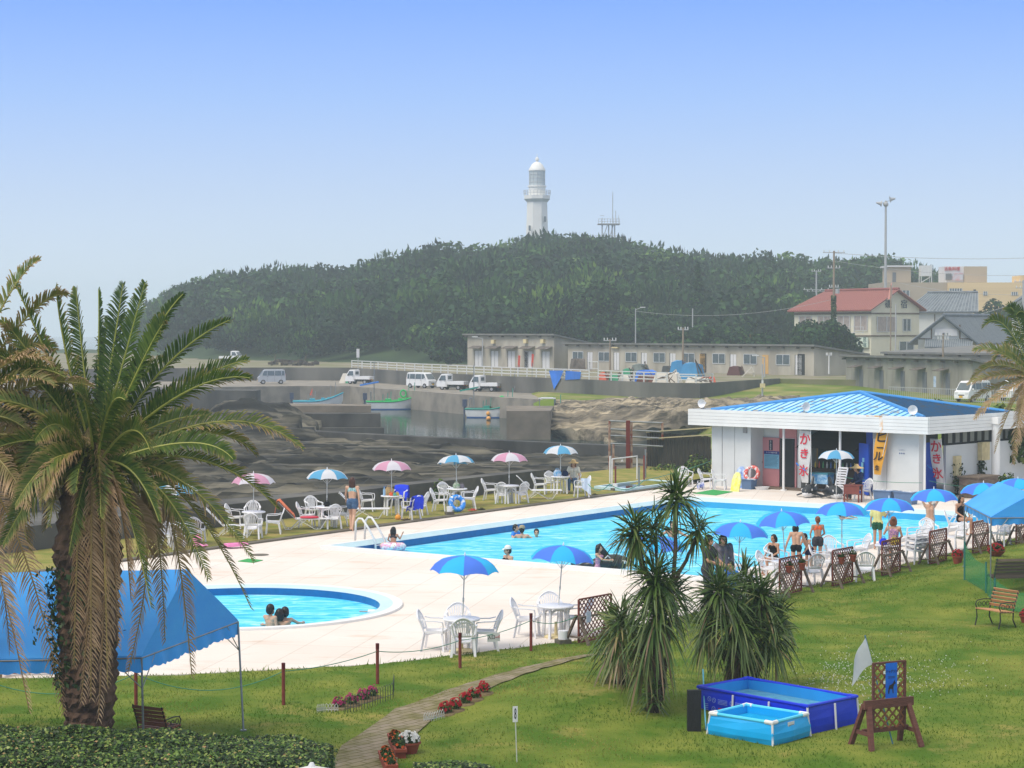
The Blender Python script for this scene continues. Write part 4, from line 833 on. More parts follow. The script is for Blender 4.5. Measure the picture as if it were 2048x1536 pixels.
FR2=[((20,545),(78,520),-.2,.35,.34,.8),((70,570),(132,590),.2,.5,.36,.5),((40,640),(110,700),.1,.4,.36,.8),((60,735),(182,772),-.3,.55,.40,.6),((80,790),(176,800),.3,.3,.42,.7),((70,850),(196,900),-.4,.62,.42,.7),((60,900),(140,1000),.2,.5,.42,.9),((50,960),(108,1000),-.6,.4,.42,.9),((40,950),(128,1424),-.5,.80,.36,1.0),((-20,1000),(58,1420),-.9,.92,.40,1.2),((-10,940),(20,1300),.2,.88,.40,1.1),((10,900),(60,1100),-.2,.6,.4,1.0),((-120,600),(-100,480),0,.2,.36,1.2),((-200,640),(-300,560),.1,.2,.36,1.0),((-260,760),(-420,840),-.2,.3,.4,.7),((-230,860),(-360,1080),.2,.4,.4,.8),((-160,880),(-180,1150),-.8,.5,.4,1.1),((-60,600),(-30,470),.3,.2,.36,1.2),((-150,700),(-200,700),1.3,.2,.4,1),((-60,760),(0,800),1.3,.3,.4,1)]
for i,(c,tpx,dy,dry,wl,ro)in enumerate(FR2):
 frond(palm2,lp(-120+(tpx[0]+120)*.06,860 if tpx[1]<800 else 880,dy*.1),lp(c[0],c[1],dy*.55),lp(*tpx,dy),dry,wl,ro*(1 if i%2 else-1),200+i)
for i in range(16):
 tx,ty=rq.uniform(-60,150),rq.uniform(700,1120);frond(palm2,lp(-115,865),lp(-120+(tx+120)*.62,min(ty-60,rq.uniform(700,880)),rq.uniform(-.5,.5)),lp(tx,ty,rq.uniform(-.9,.8)),rq.uniform(.2,.7),.38,rq.uniform(-1.1,1.1),260+i,70)
pb=V(17.0,62.5,0)
palm3=thing('date_palm','distant date palm cut by the right photo edge in front of the grey shed','palm tree',pb)
palm_trunk(palm3,[(0,.3),(1.5,.33),(3.2,.40),(5.0,.34)],h=5.0,rowsn=40,seg=26)
FR3=[((2005,600),(1966,655),-.3,.25,.5,.8),((2030,600),(2018,616),.3,.12,.5,1.2),((2060,590),(2032,630),-.6,.10,.5,1.2),((1990,680),(1948,702),.2,.35,.5,.7),((1985,705),(1944,758),-.3,.5,.45,.7),((1990,740),(1936,768),.1,.55,.42,.6),((1990,770),(1940,800),.3,.6,.42,.6),((1985,790),(1950,838),-.2,.7,.36,.5),((2020,790),(1990,905),-.4,.75,.36,.9),((2035,790),(2026,925),-.6,.8,.4,1.0),((2045,770),(2040,880),.3,.7,.4,1.0),((2110,640),(2180,690),0,.2,.5,.9),((2120,720),(2200,830),.3,.4,.5,.7),((2090,600),(2110,560),.2,.2,.5,1.2),((2060,650),(2010,690),1.0,.2,.5,1.0),((2000,660),(1985,735),.8,.3,.5,.8)]
for i,(c,tpx,dy,dry,wl,ro)in enumerate(FR3):
 frond(palm3,lp(2072+(tpx[0]-2072)*.06,752,dy*.1),lp(c[0],c[1],dy*.55),lp(*tpx,dy),dry,wl,ro*(1 if i%2 else-1),300+i,44)
pb=pb_
M_sword=attr_mat('sword_leaf',[(0.0,rgb(40,66,26)),(0.4,rgb(78,106,40)),(0.65,rgb(112,122,62)),(0.85,rgb(146,124,84)),(1.0,rgb(120,96,70))],'dry',.45,.2,3,trans=.15,spec=.5)
M_bark=mat('grey_bark',rgb(112,92,74),.9,c2=rgb(70,56,44),scale=5,bump=.7,bscale=20)
def sword_head(parent,c,n,Lm,seed,down=.35,drybias=0.0,wdt=.017):
 rg=np.random.default_rng(seed);el=np.arcsin(rg.uniform(-down,1,n));az=rg.uniform(0,2*PI,n);L=Lm*rg.uniform(.75,1.1,n)
 D=np.stack([np.cos(el)*np.cos(az),np.cos(el)*np.sin(az),np.sin(el)],1);sd=np.stack([-np.sin(az),np.cos(az),0*az],1)
 tw=rg.normal(0,.5,n)[:,None];nn=np.cross(sd,D);sd=sd*np.cos(tw)+nn*np.sin(tw)
 droop=(.12+.55*np.clip(.55-np.sin(el),0,1.4)+rg.uniform(0,.2,n))*L
 c=np.array(c,float)+rg.normal(0,.04,(n,3))+np.array([0,0,1])*(rg.uniform(-.12,.1,n)+.12*np.sin(el))[:,None]
 rows=[];g=np.array([0,0,-1.0])
 for q,w_ in((0.03,.5),(.3,1.0),(.6,.85),(.85,.5),(1.0,.04)):
  p=c+D*(L*q*(1-.12*q))[:,None]+g*(droop*q*q)[:,None];rows+=[p-sd*wdt*w_,p+sd*wdt*w_]
 v=np.stack(rows,1).reshape(-1,3);b=np.arange(n)[:,None]*10;f=np.vstack([b+np.array([2*i,2*i+1,2*i+3,2*i+2])for i in range(4)])
 base=np.clip(.22+rg.normal(0,.16,n)+drybias+.32*np.clip(-np.sin(el)-.05,0,1)+.35*(rg.uniform(0,1,n)>.9),0,1)
 at=np.stack([base+x for x in(0,0,0,0,.02,.02,.06,.06,.2,.2)],1).ravel()
 return put('leaf_head',npmesh('leaf_head',v,f,[M_sword],{'dry':np.clip(at,0,1)}),parent)
def cordyline(label,basepx,trunks,heads):
 b=LP(*basepx);t=thing('cordyline',label,'cordyline',b)
 def q(px,py,dy=0.0):p=PD(px,py,b.y+dy);return p-b
 for pts_,r in trunks:
  pp=dens([tuple(q(*x))for x in pts_],4);n=len(pp);MB().tube([x+V(.012*math.sin(i*2.1),.012*math.cos(i*1.7),0)for i,x in enumerate(pp)],[r*(1-.35*i/n)for i in range(n)],9).build('trunk',M_bark,t,smooth=True)
 for i,(px,py,dy,n,L_,dn,db)in enumerate(heads):sword_head(t,q(px,py,dy),n,L_,hash(label)%1+400+i+basepx[0],dn,db)
 return t
cordyline('tall cordyline with several leafy heads on thin bare stems left of the blue frame pool',(1306,1422),[([(1306,1426),(1310,1330),(1318,1240),(1312,1170)],.13),([(1322,1400,.1),(1335,1300,.1),(1346,1180,.15),(1354,1010,.2)],.045),([(1312,1190),(1288,1140),(1272,1070)],.05),([(1346,1170,.15),(1372,1120,.2),(1396,1072,.2)],.035),([(1318,1160,.2),(1310,1070,.3)],.03),([(1300,1300),(1262,1300,.3)],.04)],[(1354,1002,.2,170,.62,.35,.0),(1270,1068,0,190,.56,.5,.0),(1308,1058,.4,90,.5,.4,.0),(1396,1066,.2,110,.5,.4,.0),(1312,1165,-.1,260,.72,.55,.0),(1345,1190,.3,120,.6,.6,.1),(1246,1250,.4,190,.62,.6,.12),(1312,1230,-.2,200,.75,.9,.08),(1306,1392,-.15,70,.34,.2,.0),(1290,1310,.1,110,.6,.9,.2)])
cordyline('low bushy cordyline clump with dry hanging skirt behind the tall cordyline',(1240,1366),[([(1240,1368),(1238,1300)],.12)],[(1238,1290,0,200,.72,.8,.25),(1222,1260,.2,110,.6,.5,.15)])
cordyline('wide dense cordyline with shaggy dark leaves behind the blue frame pool',(1472,1372),[([(1472,1376),(1470,1320),(1478,1262)],.17),([(1476,1290),(1446,1240),(1442,1200)],.09),([(1480,1290),(1512,1250),(1520,1210)],.09),([(1500,1370,.3),(1518,1310,.2),(1540,1282,.1)],.08),([(1455,1320),(1416,1262)],.06)],[(1440,1190,-.2,300,.78,.5,.0),(1520,1200,.1,240,.72,.5,.0),(1542,1272,-.1,230,.62,.8,.05),(1418,1256,.0,190,.58,.8,.1),(1475,1250,-.3,260,.80,.8,.02),(1490,1170,.4,160,.62,.4,.0),(1555,1230,.4,150,.55,.6,.05),(1480,1310,.1,130,.62,1.0,.3)])
M_hedge=attr_mat('hedge_leaf',[(0.0,rgb(20,38,16)),(.35,rgb(50,80,30)),(.7,rgb(92,124,48)),(.95,rgb(150,164,84)),(1.0,rgb(170,130,90))],'tint',.5,.25,4,trans=.2,spec=.4)
M_twig=mat('hedge_inside',rgb(34,38,22),.95,.3,8)
def hedge(label,x0,x1,y0,y1,hh,seed,n):
 t=thing('hedge',label,'hedge',((x0+x1)/2,(y0+y1)/2,0));cx,cy=(x0+x1)/2,(y0+y1)/2
 def top(x,y):return hh-.12*sst(x0+1,x1,x)-.16*sst(x1-.9,x1,x)**2-.06*sst(y0+.3,y0,y)+.10*(noise2(x,y,1.6,seed)-.5)+.05*(noise2(x,y,5,seed+1)-.5)
 core=MB();rows=[[V(x-cx,y-cy,float(top(x,y))-.10)for x in np.linspace(x0+.1,x1-.12,40)]for y in np.linspace(y0+.1,y1-.1,12)]
 core.grid(rows);core.grid([[V(p.x,p.y,0)for p in rows[0]],rows[0]]);core.grid([rows[-1],[V(p.x,p.y,0)for p in rows[-1]]]);core.grid([[V(r[-1].x,r[-1].y,0)for r in rows],[r[-1]for r in rows]]);core.build('twigs',M_twig,t)
 def pf(rg,n):
  k=int(n*.62);x=rg.uniform(x0,x1,k);y=rg.uniform(y0,y1,k);z=top(x,y)-rg.uniform(0,.11,k)**1.3;p1=np.stack([x-cx,y-cy,z],1);n1=np.tile([0,-.25,1.0],(k,1))
  j=n-k;s=rg.uniform(0,1,j);sx=s<.78;x=np.where(sx,rg.uniform(x0,x1,j),x1+rg.normal(0,.03,j));y=np.where(sx,y0+rg.normal(0,.03,j),rg.uniform(y0,y1,j));z=rg.uniform(.05,1,j)*top(x,y)
  return np.vstack([p1,np.stack([x-cx,y-cy,z],1)]),np.vstack([n1,np.where(sx[:,None],[[0,-1.0,.4]],[[1.0,0,.4]])])
 leafcloud(n,pf,.026,M_hedge,'foliage',t,seed,(0.0,1.0));return t
hedge('broad clipped green hedge along the bottom left in front of the palm trunk',-7.9,-2.42,24.0,26.45,.98,71,42000)
hedge('low clipped hedge strip at the bottom beside the white flower pot',-1.35,0.1,25.6,27.15,.36,73,8000)
M_redpost=mat('red_brown_paint',rgb(132,60,52),.6,.2,6,bump=.15);M_rope=mat('green_rope',rgb(70,140,116),.8,.15,20);M_cap=mat('dark_red_cap',rgb(96,26,30),.5)
POSTS=[]
def post(px,pyb,pyt,lab):
 b=LP(px,pyb);h_=(pyb-pyt)*b.y/F;t=thing('rope_post',lab,'post',b,R.uniform(0,1),'red brown rope posts')
 MB().tube([(0,0,-.05),(0,0,h_-.09)],.030,10).build('shaft',M_redpost,t,ang=40);MB().tube([(0,0,h_-.10),(0,0,h_)],[.033,.034],10).build('cap',M_cap,t,ang=40);POSTS.append(b+V(0,0,h_-.14));return t
post(-40,1420,1338,'red brown rope post beyond the left photo edge');post(272,1414,1330,'red brown rope post beside the grey tent leg');post(567,1410,1325,'red brown rope post left of the two flower beds');post(755,1368,1286,'red brown rope post behind the flower bed with wire edging');post(920,1336,1265,'red brown rope post in front of the fan back chair');post(1062,1302,1226,'red brown rope post nearest the lattice panel')
def rope(a,b,sag,lab,r=.007,m=None):
 t=tag(MB().tube([a.lerp(b,i/14)-V(0,0,sag*4*(i/14)*(1-i/14))for i in range(15)],r,5).build('rope',m or M_rope),lab,'rope');return t
rp_l=['green rope sagging left of the palm trunk','green rope sagging low behind the left bench','thin green rope between the flower beds and the paddling pool','green rope dipping left of the fan back chair','green rope carrying the small entrance sign']
for i in range(5):rope(POSTS[i],POSTS[i+1],(.30,.30,.06,.09,.06)[i],rp_l[i],.0075)
rope(POSTS[5],P(1153,1232,.62),.10,'green rope from the last post to the lattice panel')
M_lat=mat('brown_lattice',rgb(122,62,52),.7,.25,5,bump=.2);M_aframe=mat('weathered_wood',rgb(122,108,96),.85,c2=rgb(88,74,64),scale=4,bump=.3,stretch=(1,1,6))
M_terra=mat('terracotta',rgb(150,72,52),.75,.15,5)
def lattice_mb(w,h,sp=.09,sw=.024):
 m=MB();th=.008
 for s in(-1,1):
  k=-h
  while k<w:
   pts_=[]
   x0,z0=k,0.0;x1,z1=k+h,h
   if x0<0:z0=-x0;x0=0
   if x1>w:z1-=x1-w;x1=w
   if x1-x0>.02:
    a,b=V(x0,s*.005,z0),V(x1,s*.005,z1)
    if s<0:a,b=V(w-a.x,a.y,a.z),V(w-b.x,b.y,b.z)
    m.bar(a,b,sw,th,(0,1,0))
   k+=sp*1.414
 return m
def lattice_screen(lab,px,py,rz=54.8,w=1.12,h=.86,z=None):
 b=P(px,py,0)if z is None else V(P(px,py,z).x,P(px,py,z).y,z)
 t=thing('lattice_screen',lab,'lattice screen',b,D2R(rz),'brown lattice screens along the deck edge')
 m=lattice_mb(w,h);m.v=[(x-w/2,y,z_+.05)for x,y,z_ in m.v];m.build('lattice',M_lat,t)
 f=MB();
 for x in(-w/2,w/2):f.box((x,0,.05+h/2),(.035,.035,h))
 for z_ in(.05,h+.05):f.box((0,0,z_),(w-.035,.035,.03))
 f.build('frame',M_lat,t)
 for sx in(-1,1):
  for sy in(-1,1):MB().bar((sx*(w/2+.03),sy*.035,.60),(sx*(w/2+.06),sy*.30,0.0),.045,.06,(1,0,0)).build('leg',M_aframe,t)
  MB().bar((sx*(w/2+.045),-.2,.16),(sx*(w/2+.045),.2,.16),.03,.045,(1,0,0)).build('brace',M_aframe,t)
 MB().bar((-w/2-.06,-.075,.56),(w/2+.06,-.075,.56),.035,.06,(0,1,0)).build('rail',M_aframe,t);return t
lattice_screen('brown lattice screen with a small notice beside the last rope post',1190,1283,52)
s1=lattice_screen('brown lattice screen with two hanging pots nearest the shaggy cordyline',1581,1190);s2=lattice_screen('brown lattice screen with two hanging pots in front of the orange bikini woman',1685,1171)
lattice_screen('plain brown lattice screen in front of the table with blue and yellow bags',1782,1150);lattice_screen('plain brown lattice screen beside the chair stack',1876,1127);lattice_screen('brown lattice screen behind the red flower bowl under the tent',1961,1106);lattice_screen('brown lattice screen cut by the right photo edge',2046,1090)
lattice_screen('old lattice screen standing behind the palm trunk',66,1350,10,1.0,.5)
M_fl={k:mat('petal_'+k,c,.6,.2,20,trans=.3)for k,c in(('red',(.45,.01,.02)),('magenta',(.42,.03,.14)),('white',(.85,.85,.82)),('orange',(.85,.16,.04)),('pink',(.7,.35,.38)))}
M_gleaf=attr_mat('bed_leaf',[(0.0,rgb(30,52,20)),(1.0,rgb(90,120,44))],'tint',.6,.25,4)
def flowers(t,c,r,n,col,seed,h=.2,leaf=True,fs=.03,nl=None):
 rg=np.random.default_rng(seed)
 if leaf:
  def pf(rg,k):d=rg.normal(0,1,(k,3));d[:,2]=np.abs(d[:,2])*.7;d/=np.linalg.norm(d,axis=1)[:,None];return d*np.array([r[0],r[1],h])*rg.uniform(.3,1,(k,1))**.5+np.array(c),d
  leafcloud(nl or n*5,pf,.026,M_gleaf,'leaves',t,seed)
 m=MB()
 for i in range(n):
  d=rg.normal(0,1,3);d[2]=abs(d[2])+.3;d/=np.linalg.norm(d);p=V(*c)+V(d[0]*r[0],d[1]*r[1],d[2]*h*rg.uniform(.75,1.15));nrm=V(d[0],d[1]-.4,d[2]).normalized();x,y=frame(nrm);s=fs*rg.uniform(.7,1.2)
  for j in range(5):
   a=j*2*PI/5+i;e=x*math.cos(a)+y*math.sin(a);f_=x*-math.sin(a)+y*math.cos(a);m.add([p,p+e*s*.6+f_*s*.5+nrm*.01,p+e*s*1.1+nrm*.004,p+e*s*.6-f_*s*.5+nrm*.01],[(0,1,2,3)])
 m.build('blossoms',M_fl[col],t)
def hang_pot(lab,scr,x,col,seed):
 c=scr.matrix_basis@V(x,-.10,.72);t=thing('hanging_pot',lab,'flower pot',c,D2R(54.8),'terracotta pots hung on the lattice screens')
 MB().lathe([(.055,-.16),(.085,-.01),(.095,-.01),(.095,.02),(.08,.02),(.075,.0)],n=14).build('pot',M_terra,t,ang=40);flowers(t,(0,0,.03),(.10,.09),14,col,seed,.10,fs=.018,nl=110)
bpy.context.view_layer.update()
hang_pot('left terracotta pot of small pink flowers on the first potted lattice screen',s1,-.28,'pink',1);hang_pot('right terracotta pot on the first potted lattice screen',s1,.40,'pink',2);hang_pot('left terracotta pot of pink flowers on the second potted lattice screen',s2,-.28,'pink',3);hang_pot('right terracotta pot of white flowers on the second potted lattice screen',s2,.38,'white',4)
M_paper=mat('white_board',(.78,.78,.76),.6,.08,6);M_black=mat('black_lettering',(.015,.015,.02),.6);M_redp=mat('red_lettering',(.55,.02,.02),.6)
b=P(1182,1240,.5);t=thing('small_notice','small faded notice hung on the lattice screen nearest the rope','notice',V(b.x-.05,b.y-.12,.58),D2R(52));MB().box((0,0,0),(.16,.006,.22)).build('sheet',mat('faded_print',(.62,.64,.72),.6,c2=(.40,.46,.66),scale=18),t)
a=POSTS[4].lerp(POSTS[5],.46);t=thing('entrance_sign','small white entrance sign with red arrow hanging from the rope','sign',a+V(0,-.012,-.03),math.atan2((POSTS[5]-POSTS[4]).y,(POSTS[5]-POSTS[4]).x)*.5)
MB().box((0,0,-.09),(.27,.008,.17)).build('board',M_paper,t);m=MB();text_bm(m,'入口',.085,(-.05,-.006,-.09),(1,0,0),(0,0,1));m.build('lettering',M_black,t)
m=MB();m.bar((.035,-.007,-.095),(.115,-.007,-.085),.006,.014,(0,1,0));m.bar((.113,-.007,-.115),(.118,-.007,-.055),.006,.014,(0,1,0));m.build('arrow',M_redp,t)
b=LP(1034,1524);t=thing('number_stake','thin metal stake with a narrow white plate numbered eight on the lawn','stake',b,.25);MB().tube([(0,0,-.05),(-.03,0,.80)],.008,6).build('stake',M_pole,t);MB().box((-.03,-.012,.70),(.075,.006,.23)).build('plate',M_paper,t);m=MB();text_bm(m,'8',.22,(-.03,-.018,.70),(1,0,0),(0,0,1),sx=.32);m.build('numeral',M_black,t)
M_vin=mat('royal_blue_vinyl',rgb(10,52,214),.35,.12,3,spec=.5,bump=.05);M_vin2=mat('aqua_vinyl',rgb(10,170,236),.35,.1,3,spec=.5,bump=.05);M_inner=mat('inner_blue_vinyl',rgb(40,150,226),.4,.1,3)
M_still=water_mat('still_water',rgb(84,146,170),rgb(104,168,192),rgb(124,184,204),3,3,.03,1.0);M_still2=water_mat('still_aqua_water',rgb(16,150,206),rgb(30,166,218),rgb(44,180,226),3,3,.03,.8)
def frame_pool(lab,cx,cy,rz,w,d,h,m,tubem,wl,bulge,wm):
 b=V(cx,cy,LH(cx,cy));t=thing('frame_pool',lab,'frame pool',b,rz);wl_=MB()
 def loop(e,z):return[V(x,y,z)for x,y in((-w/2-e,-d/2-e),(0,-d/2-e*1.6),(w/2+e,-d/2-e),(w/2+e*1.6,0),(w/2+e,d/2+e),(0,d/2+e*1.6),(-w/2-e,d/2+e),(-w/2-e*1.6,0))]
 lp_=[loop(0,h),loop(bulge*.5,h*.8),loop(bulge,h*.5),loop(bulge*1.1,h*.25),loop(bulge*.7,0)];wl_.grid([l+[l[0]]for l in lp_[::-1]]);wl_.build('wall',m,t)
 i_=MB();a_,c_=loop(-.02,h),loop(-.04,.02);i_.grid([c_+[c_[0]],a_+[a_[0]]][::-1]);i_.build('liner',M_inner if m is M_vin else M_vin2,t)
 MB().add(loop(-.03,h*wl),[tuple(range(8))]).build('water',wm,t)
 r=MB();l=[V(-w/2,-d/2,h),V(w/2,-d/2,h),V(w/2,d/2,h),V(-w/2,d/2,h)]
 for k in range(4):r.tube([l[k],l[(k+1)%4]],.028,8)
 r.build('rim',tubem,t)
 for k in range(4):
  p=l[k];o=V(np.sign(p.x)*.05,np.sign(p.y)*.05,0);MB().tube([p+o*.3,V(p.x,p.y,0)+o],.018,8).build('leg',M_steel,t)
  c=MB();c.tube([p+V(-np.sign(p.x)*.12,0,0),p+o*.25,p+V(0,-np.sign(p.y)*.12,0)],.034,8);c.build('corner_joint',M_white if m is not M_vin else M_vin,t)
 return t
fp1=frame_pool('large royal blue rectangular frame pool full of water on the lawn',4.27,31.75,D2R(-47.6),2.25,1.2,.44,M_vin,M_vin,.62,.03,M_still)
for x in(-.35,.4):
 for y in(-.66,.66):MB().tube([(x,y,.42),(x,y*1.03,0)],.017,8).build('leg',M_steel,fp1)
MB().tube([(1.19,0,.42),(1.22,0,0)],.017,8).build('leg',M_steel,fp1)
m=MB()
for x,z in((-.86,.29),(-.76,.28),(-.77,.14),(-.38,.28)):
 m.torus((x,-.655,z),.036,.004,18,5,Matrix.Rotation(PI/2,3,'X'));m.bar((x-.022,-.655,z+.022),(x+.022,-.655,z-.022),.006,.004)
for i in range(4):m.box((-.58,-.65,.30-.022*i),(.20,.004,.006));m.box((-.22,-.65,.30-.022*i),(.18,.004,.006));m.box((-.93,-.648,.20-.03*i),(.08,.004,.010))
m.build('printed_marks',mat('pale_print',(.30,.42,.80),.5),fp1);m=MB();m.box((-.52,-.652,.155),(.30,.005,.022));m.box((-.50,-.652,.128),(.26,.005,.008));m.build('printed_warning',M_redp,fp1)
fp2=frame_pool('small aqua frame pool with white pipe rim in front of the large one',3.80,30.25,D2R(-42),1.12,.92,.34,M_vin2,mat('aqua_rim',rgb(90,214,246),.4),.66,.05,M_still2)
m=MB();m.box((.605,-.02,.20),(.006,.17,.20));m.build('label_sheet',M_paper,fp2);m=MB();[m.box((.6085,-.02,.14+.02*i),(.003,.13,.006))for i in range(3)];m.box((.6085,-.02,.24),(.003,.14,.03));m.build('label_print',mat('grey_print',(.30,.30,.32),.6),fp2)
b=LP(1388,1462);t=thing('black_board','black weathered board standing upright beside the frame pool','board',b,.1);MB().box((0,0,.31),(.21,.09,.66)).build('panel',mat('black_plank',(.02,.02,.022),.7,.4,8,bump=.3,stretch=(6,1,1)),t)
M_hose=mat('pale_blue_hose',rgb(90,170,200),.5)
tag(MB().tube([LP(1406,1380)+V(0,0,.35),LP(1408,1420)+V(0,0,.2),LP(1412,1462)+V(0,0,.02)],.012,6).build('hose',M_hose),'pale blue hose hanging down at the frame pool corner','hose')
b=LP(1772,1493);M_saw=mat('brown_stain',rgb(112,70,60),.75,.3,5,bump=.3,stretch=(1,1,5))
t=thing('sawhorse_sign','brown sawhorse with lattice holding a blue dog run poster','sign stand',b,D2R(26));sgn=t
for sx in(-1,1):
 for sy in(-1,1):MB().bar((sx*.36,sy*.05,.66),(sx*.46,sy*.27,0),.055,.075,(1,0,0)).build('leg',M_saw,t)
 MB().bar((sx*.42,-.2,.24),(sx*.42,.2,.24),.03,.06,(0,0,1)).build('brace',M_saw,t)
MB().bar((-.45,-.06,.67),(.45,-.06,.67),.045,.13,(0,0,1)).build('rail',M_saw,t);MB().bar((-.42,0.02,.26),(.42,0.02,.26),.035,.07,(0,0,1)).build('cross_bar',M_saw,t)
m=lattice_mb(.58,.98,.10,.028);m.v=[(x-.24,y,z+.28)for x,y,z in m.v];m.build('lattice',mat('new_lattice',rgb(150,96,64),.75,.3,6),t)
m=MB();
for x in(-.24,.34):m.box((x,0,.77),(.035,.035,1.0))
m.box((.05,0,1.27),(.60,.035,.03));m.build('frame',M_saw,t)
po=MB().box((.07,-.03,.965),(.21,.006,.60)).build('poster',mat('poster_blue',rgb(20,110,214),.5,c2=rgb(12,90,200),scale=9),t)
m=MB();text_bm(m,'ドッグラン',.052,(.07,-.036,1.135),(1,0,0),(0,0,1),sx=.8);m.box((.07,-.035,1.06),(.13,.003,.006));m.box((.07,-.035,1.04),(.12,.003,.006))
dog=[(-.055,.86),(-.05,.90),(-.035,.945),(0.0,.955),(.035,.975),(.05,1.01),(.062,1.02),(.066,.99),(.082,.98),(.078,.965),(.055,.955),(.042,.93),(.036,.90),(.04,.82),(.028,.82),(.022,.885),(-.02,.895),(-.032,.87),(-.04,.82),(-.055,.82)]
m.extr([(x+.065,-.036,z-.015)for x,z in dog],(0,-.003,0));m.build('print',M_black,po)
m=MB();[m.box((x,-.031,z),(.03,.004,.045))for x,z in((-.06,1.13),(-.06,.98),(.19,1.1),(.19,.96))];m.build('tape',M_paper,po)
M_bluepole=mat('blue_grey_pole',rgb(70,120,150),.5);T=sgn.location
t=thing('white_flag','torn white flag on a leaning pole behind the sawhorse sign','flag',T)
p0,p1=V(.12,.10,.02),V(-.30,.14,1.66);MB().tube([p0,p1],.011,6).build('pole',M_bluepole,t)
rows=[]
for i in range(9):
 a=p1.lerp(p0,.02+.245*i/8);rows.append([a+V(-(.17+.012*i)*j/7-.05*j/7*(i/8),-.05*math.sin(j*.9+i*.3),-.34*(j/7)**1.35-.0*i)for j in range(8)])
MB().grid(rows).build('cloth',mat('flag_white',(.72,.74,.74),.8,.1,5,trans=.45),t,smooth=True)
M_tent=mat('tarp_blue',(.075,.46,1.0),.5,c2=(.06,.40,.98),scale=1.2,bump=.25,bscale=2.5,trans=.14,spec=.3,stretch=(1,1,2));M_galv=mat('galvanised',(.30,.32,.33),.4,.2,6,metal=.6)
def tent(lab,corners,ridge,legs,val=.20):
 """corners: four eave points in order front-right, back-right, back-left, front-left; ridge: right and left ends"""
 o=V(sum(c.x for c in corners)/4,sum(c.y for c in corners)/4,0);t=thing('tent',lab,'tent',o);c=MB();cs=[p-o for p in corners];rd=[p-o for p in ridge]
 def slope(a0,a1,b0,b1,n=18,m=10):
  rows=[]
  for i in range(m+1):
   g=i/m;rows.append([(a0.lerp(b0,g)).lerp(a1.lerp(b1,g),k/n)-V(0,0,.07*math.sin(PI*g)*math.sin(PI*k/n)-.006*math.sin(k*1.9+i*.6))for k in range(n+1)])
  return rows
 c.sheet(slope(cs[3],cs[0],rd[1],rd[0]),.004);c.sheet(slope(cs[1],cs[2],rd[0],rd[1]),.004)
 c.build('roof_cloth',M_tent,t,smooth=True)
 for a,r_,b in((cs[0],rd[0],cs[1]),(cs[2],rd[1],cs[3])):
  g=MB();g.sheet(slope(a,b,r_,r_,10,8),.003);g.build('gable_cloth',M_tent,t,smooth=True)
 v=MB()
 for a,b in zip(cs,cs[1:]+cs[:1]):
  n=max(8,int((b-a).length/.035));out=V((b-a).y,-(b-a).x,0).normalized()
  top=[a.lerp(b,k/n)for k in range(n+1)];bot=[p+V(0,0,-val-.028*abs(math.sin(k*.55))+.012*math.sin(k*.2))+out*(.025+.02*math.sin(k*.45))for k,p in enumerate(top)]
  v.grid([bot,top]);v.grid([[p-out*.004 for p in top],[p-out*.004 for p in bot]])
 v.build('valance',M_tent,t)
 f=MB()
 for a,b in list(zip(cs,cs[1:]+cs[:1])):f.tube([a-V(0,0,.03),b-V(0,0,.03)],.014,6)
 f.tube([rd[0]-V(0,0,.03),rd[1]-V(0,0,.03)],.014,6);f.build('roof_frame',M_galv,t)
 for p,q in zip(cs,legs):
  q=q-o;l=MB();l.tube([p-V(0,0,.02),q],.016,8);l.tube([V(q.x,q.y,q.z+.0),V(q.x,q.y,q.z+.02)],.05,8);lo=l.build('leg',M_galv,t,ang=40)
  b=MB();ctr=V(0,0,p.z);m_=p.lerp(q,.28);dd=(V(-p.x,-p.y,0)).normalized();b.tube([m_,p+(cs[(cs.index(p)+1)%4]-p).normalized()*.42-V(0,0,.04)],.008,5);b.tube([m_,p+(cs[cs.index(p)-1]-p).normalized()*.42-V(0,0,.04)],.008,5);b.build('brace',M_galv,t)
 return t
e=1.74;A,B=PD(283,1312,27.9),PD(476,1240,31.1);Ld=V(-.985,-.13,0)
def gz(p):return V(p.x,p.y,LH(p.x,p.y))
RG=PD(376,1139,29.55)
tent('large blue gable tent with scalloped valance behind the palm trunk',[A,B,B+Ld*5.2,A+Ld*5.2],[RG,RG+Ld*5.2],[gz(A)+V(.03,0,0),gz(P(487,1464,0)),gz(B+Ld*5.2),gz(A+Ld*5.2)])
A,B=PD(1982,1034,45.4),PD(1929,1007,48.9);o_=V(1.95,.35,0);RF,RN=V(12.09,49.0,2.53),V(12.02,45.6,2.52)
tent('small blue gable tent on the raised lawn at the right edge',[B,B+o_,A+o_,A],[RF,RN],[gz(B),gz(B+o_),gz(A+o_),gz(A)],.17)
M_slat=mat('bench_slats',rgb(196,144,100),.6,.2,6,stretch=(1,6,6));M_slat2=mat('brown_slats',rgb(150,88,56),.6,.25,6,stretch=(1,6,6));M_iron=mat('cast_iron',(.02,.02,.02),.5);M_slat3=mat('grey_slats',rgb(96,84,70),.7,.25,6,stretch=(1,6,6));M_giron=mat('green_iron',rgb(30,80,56),.5)
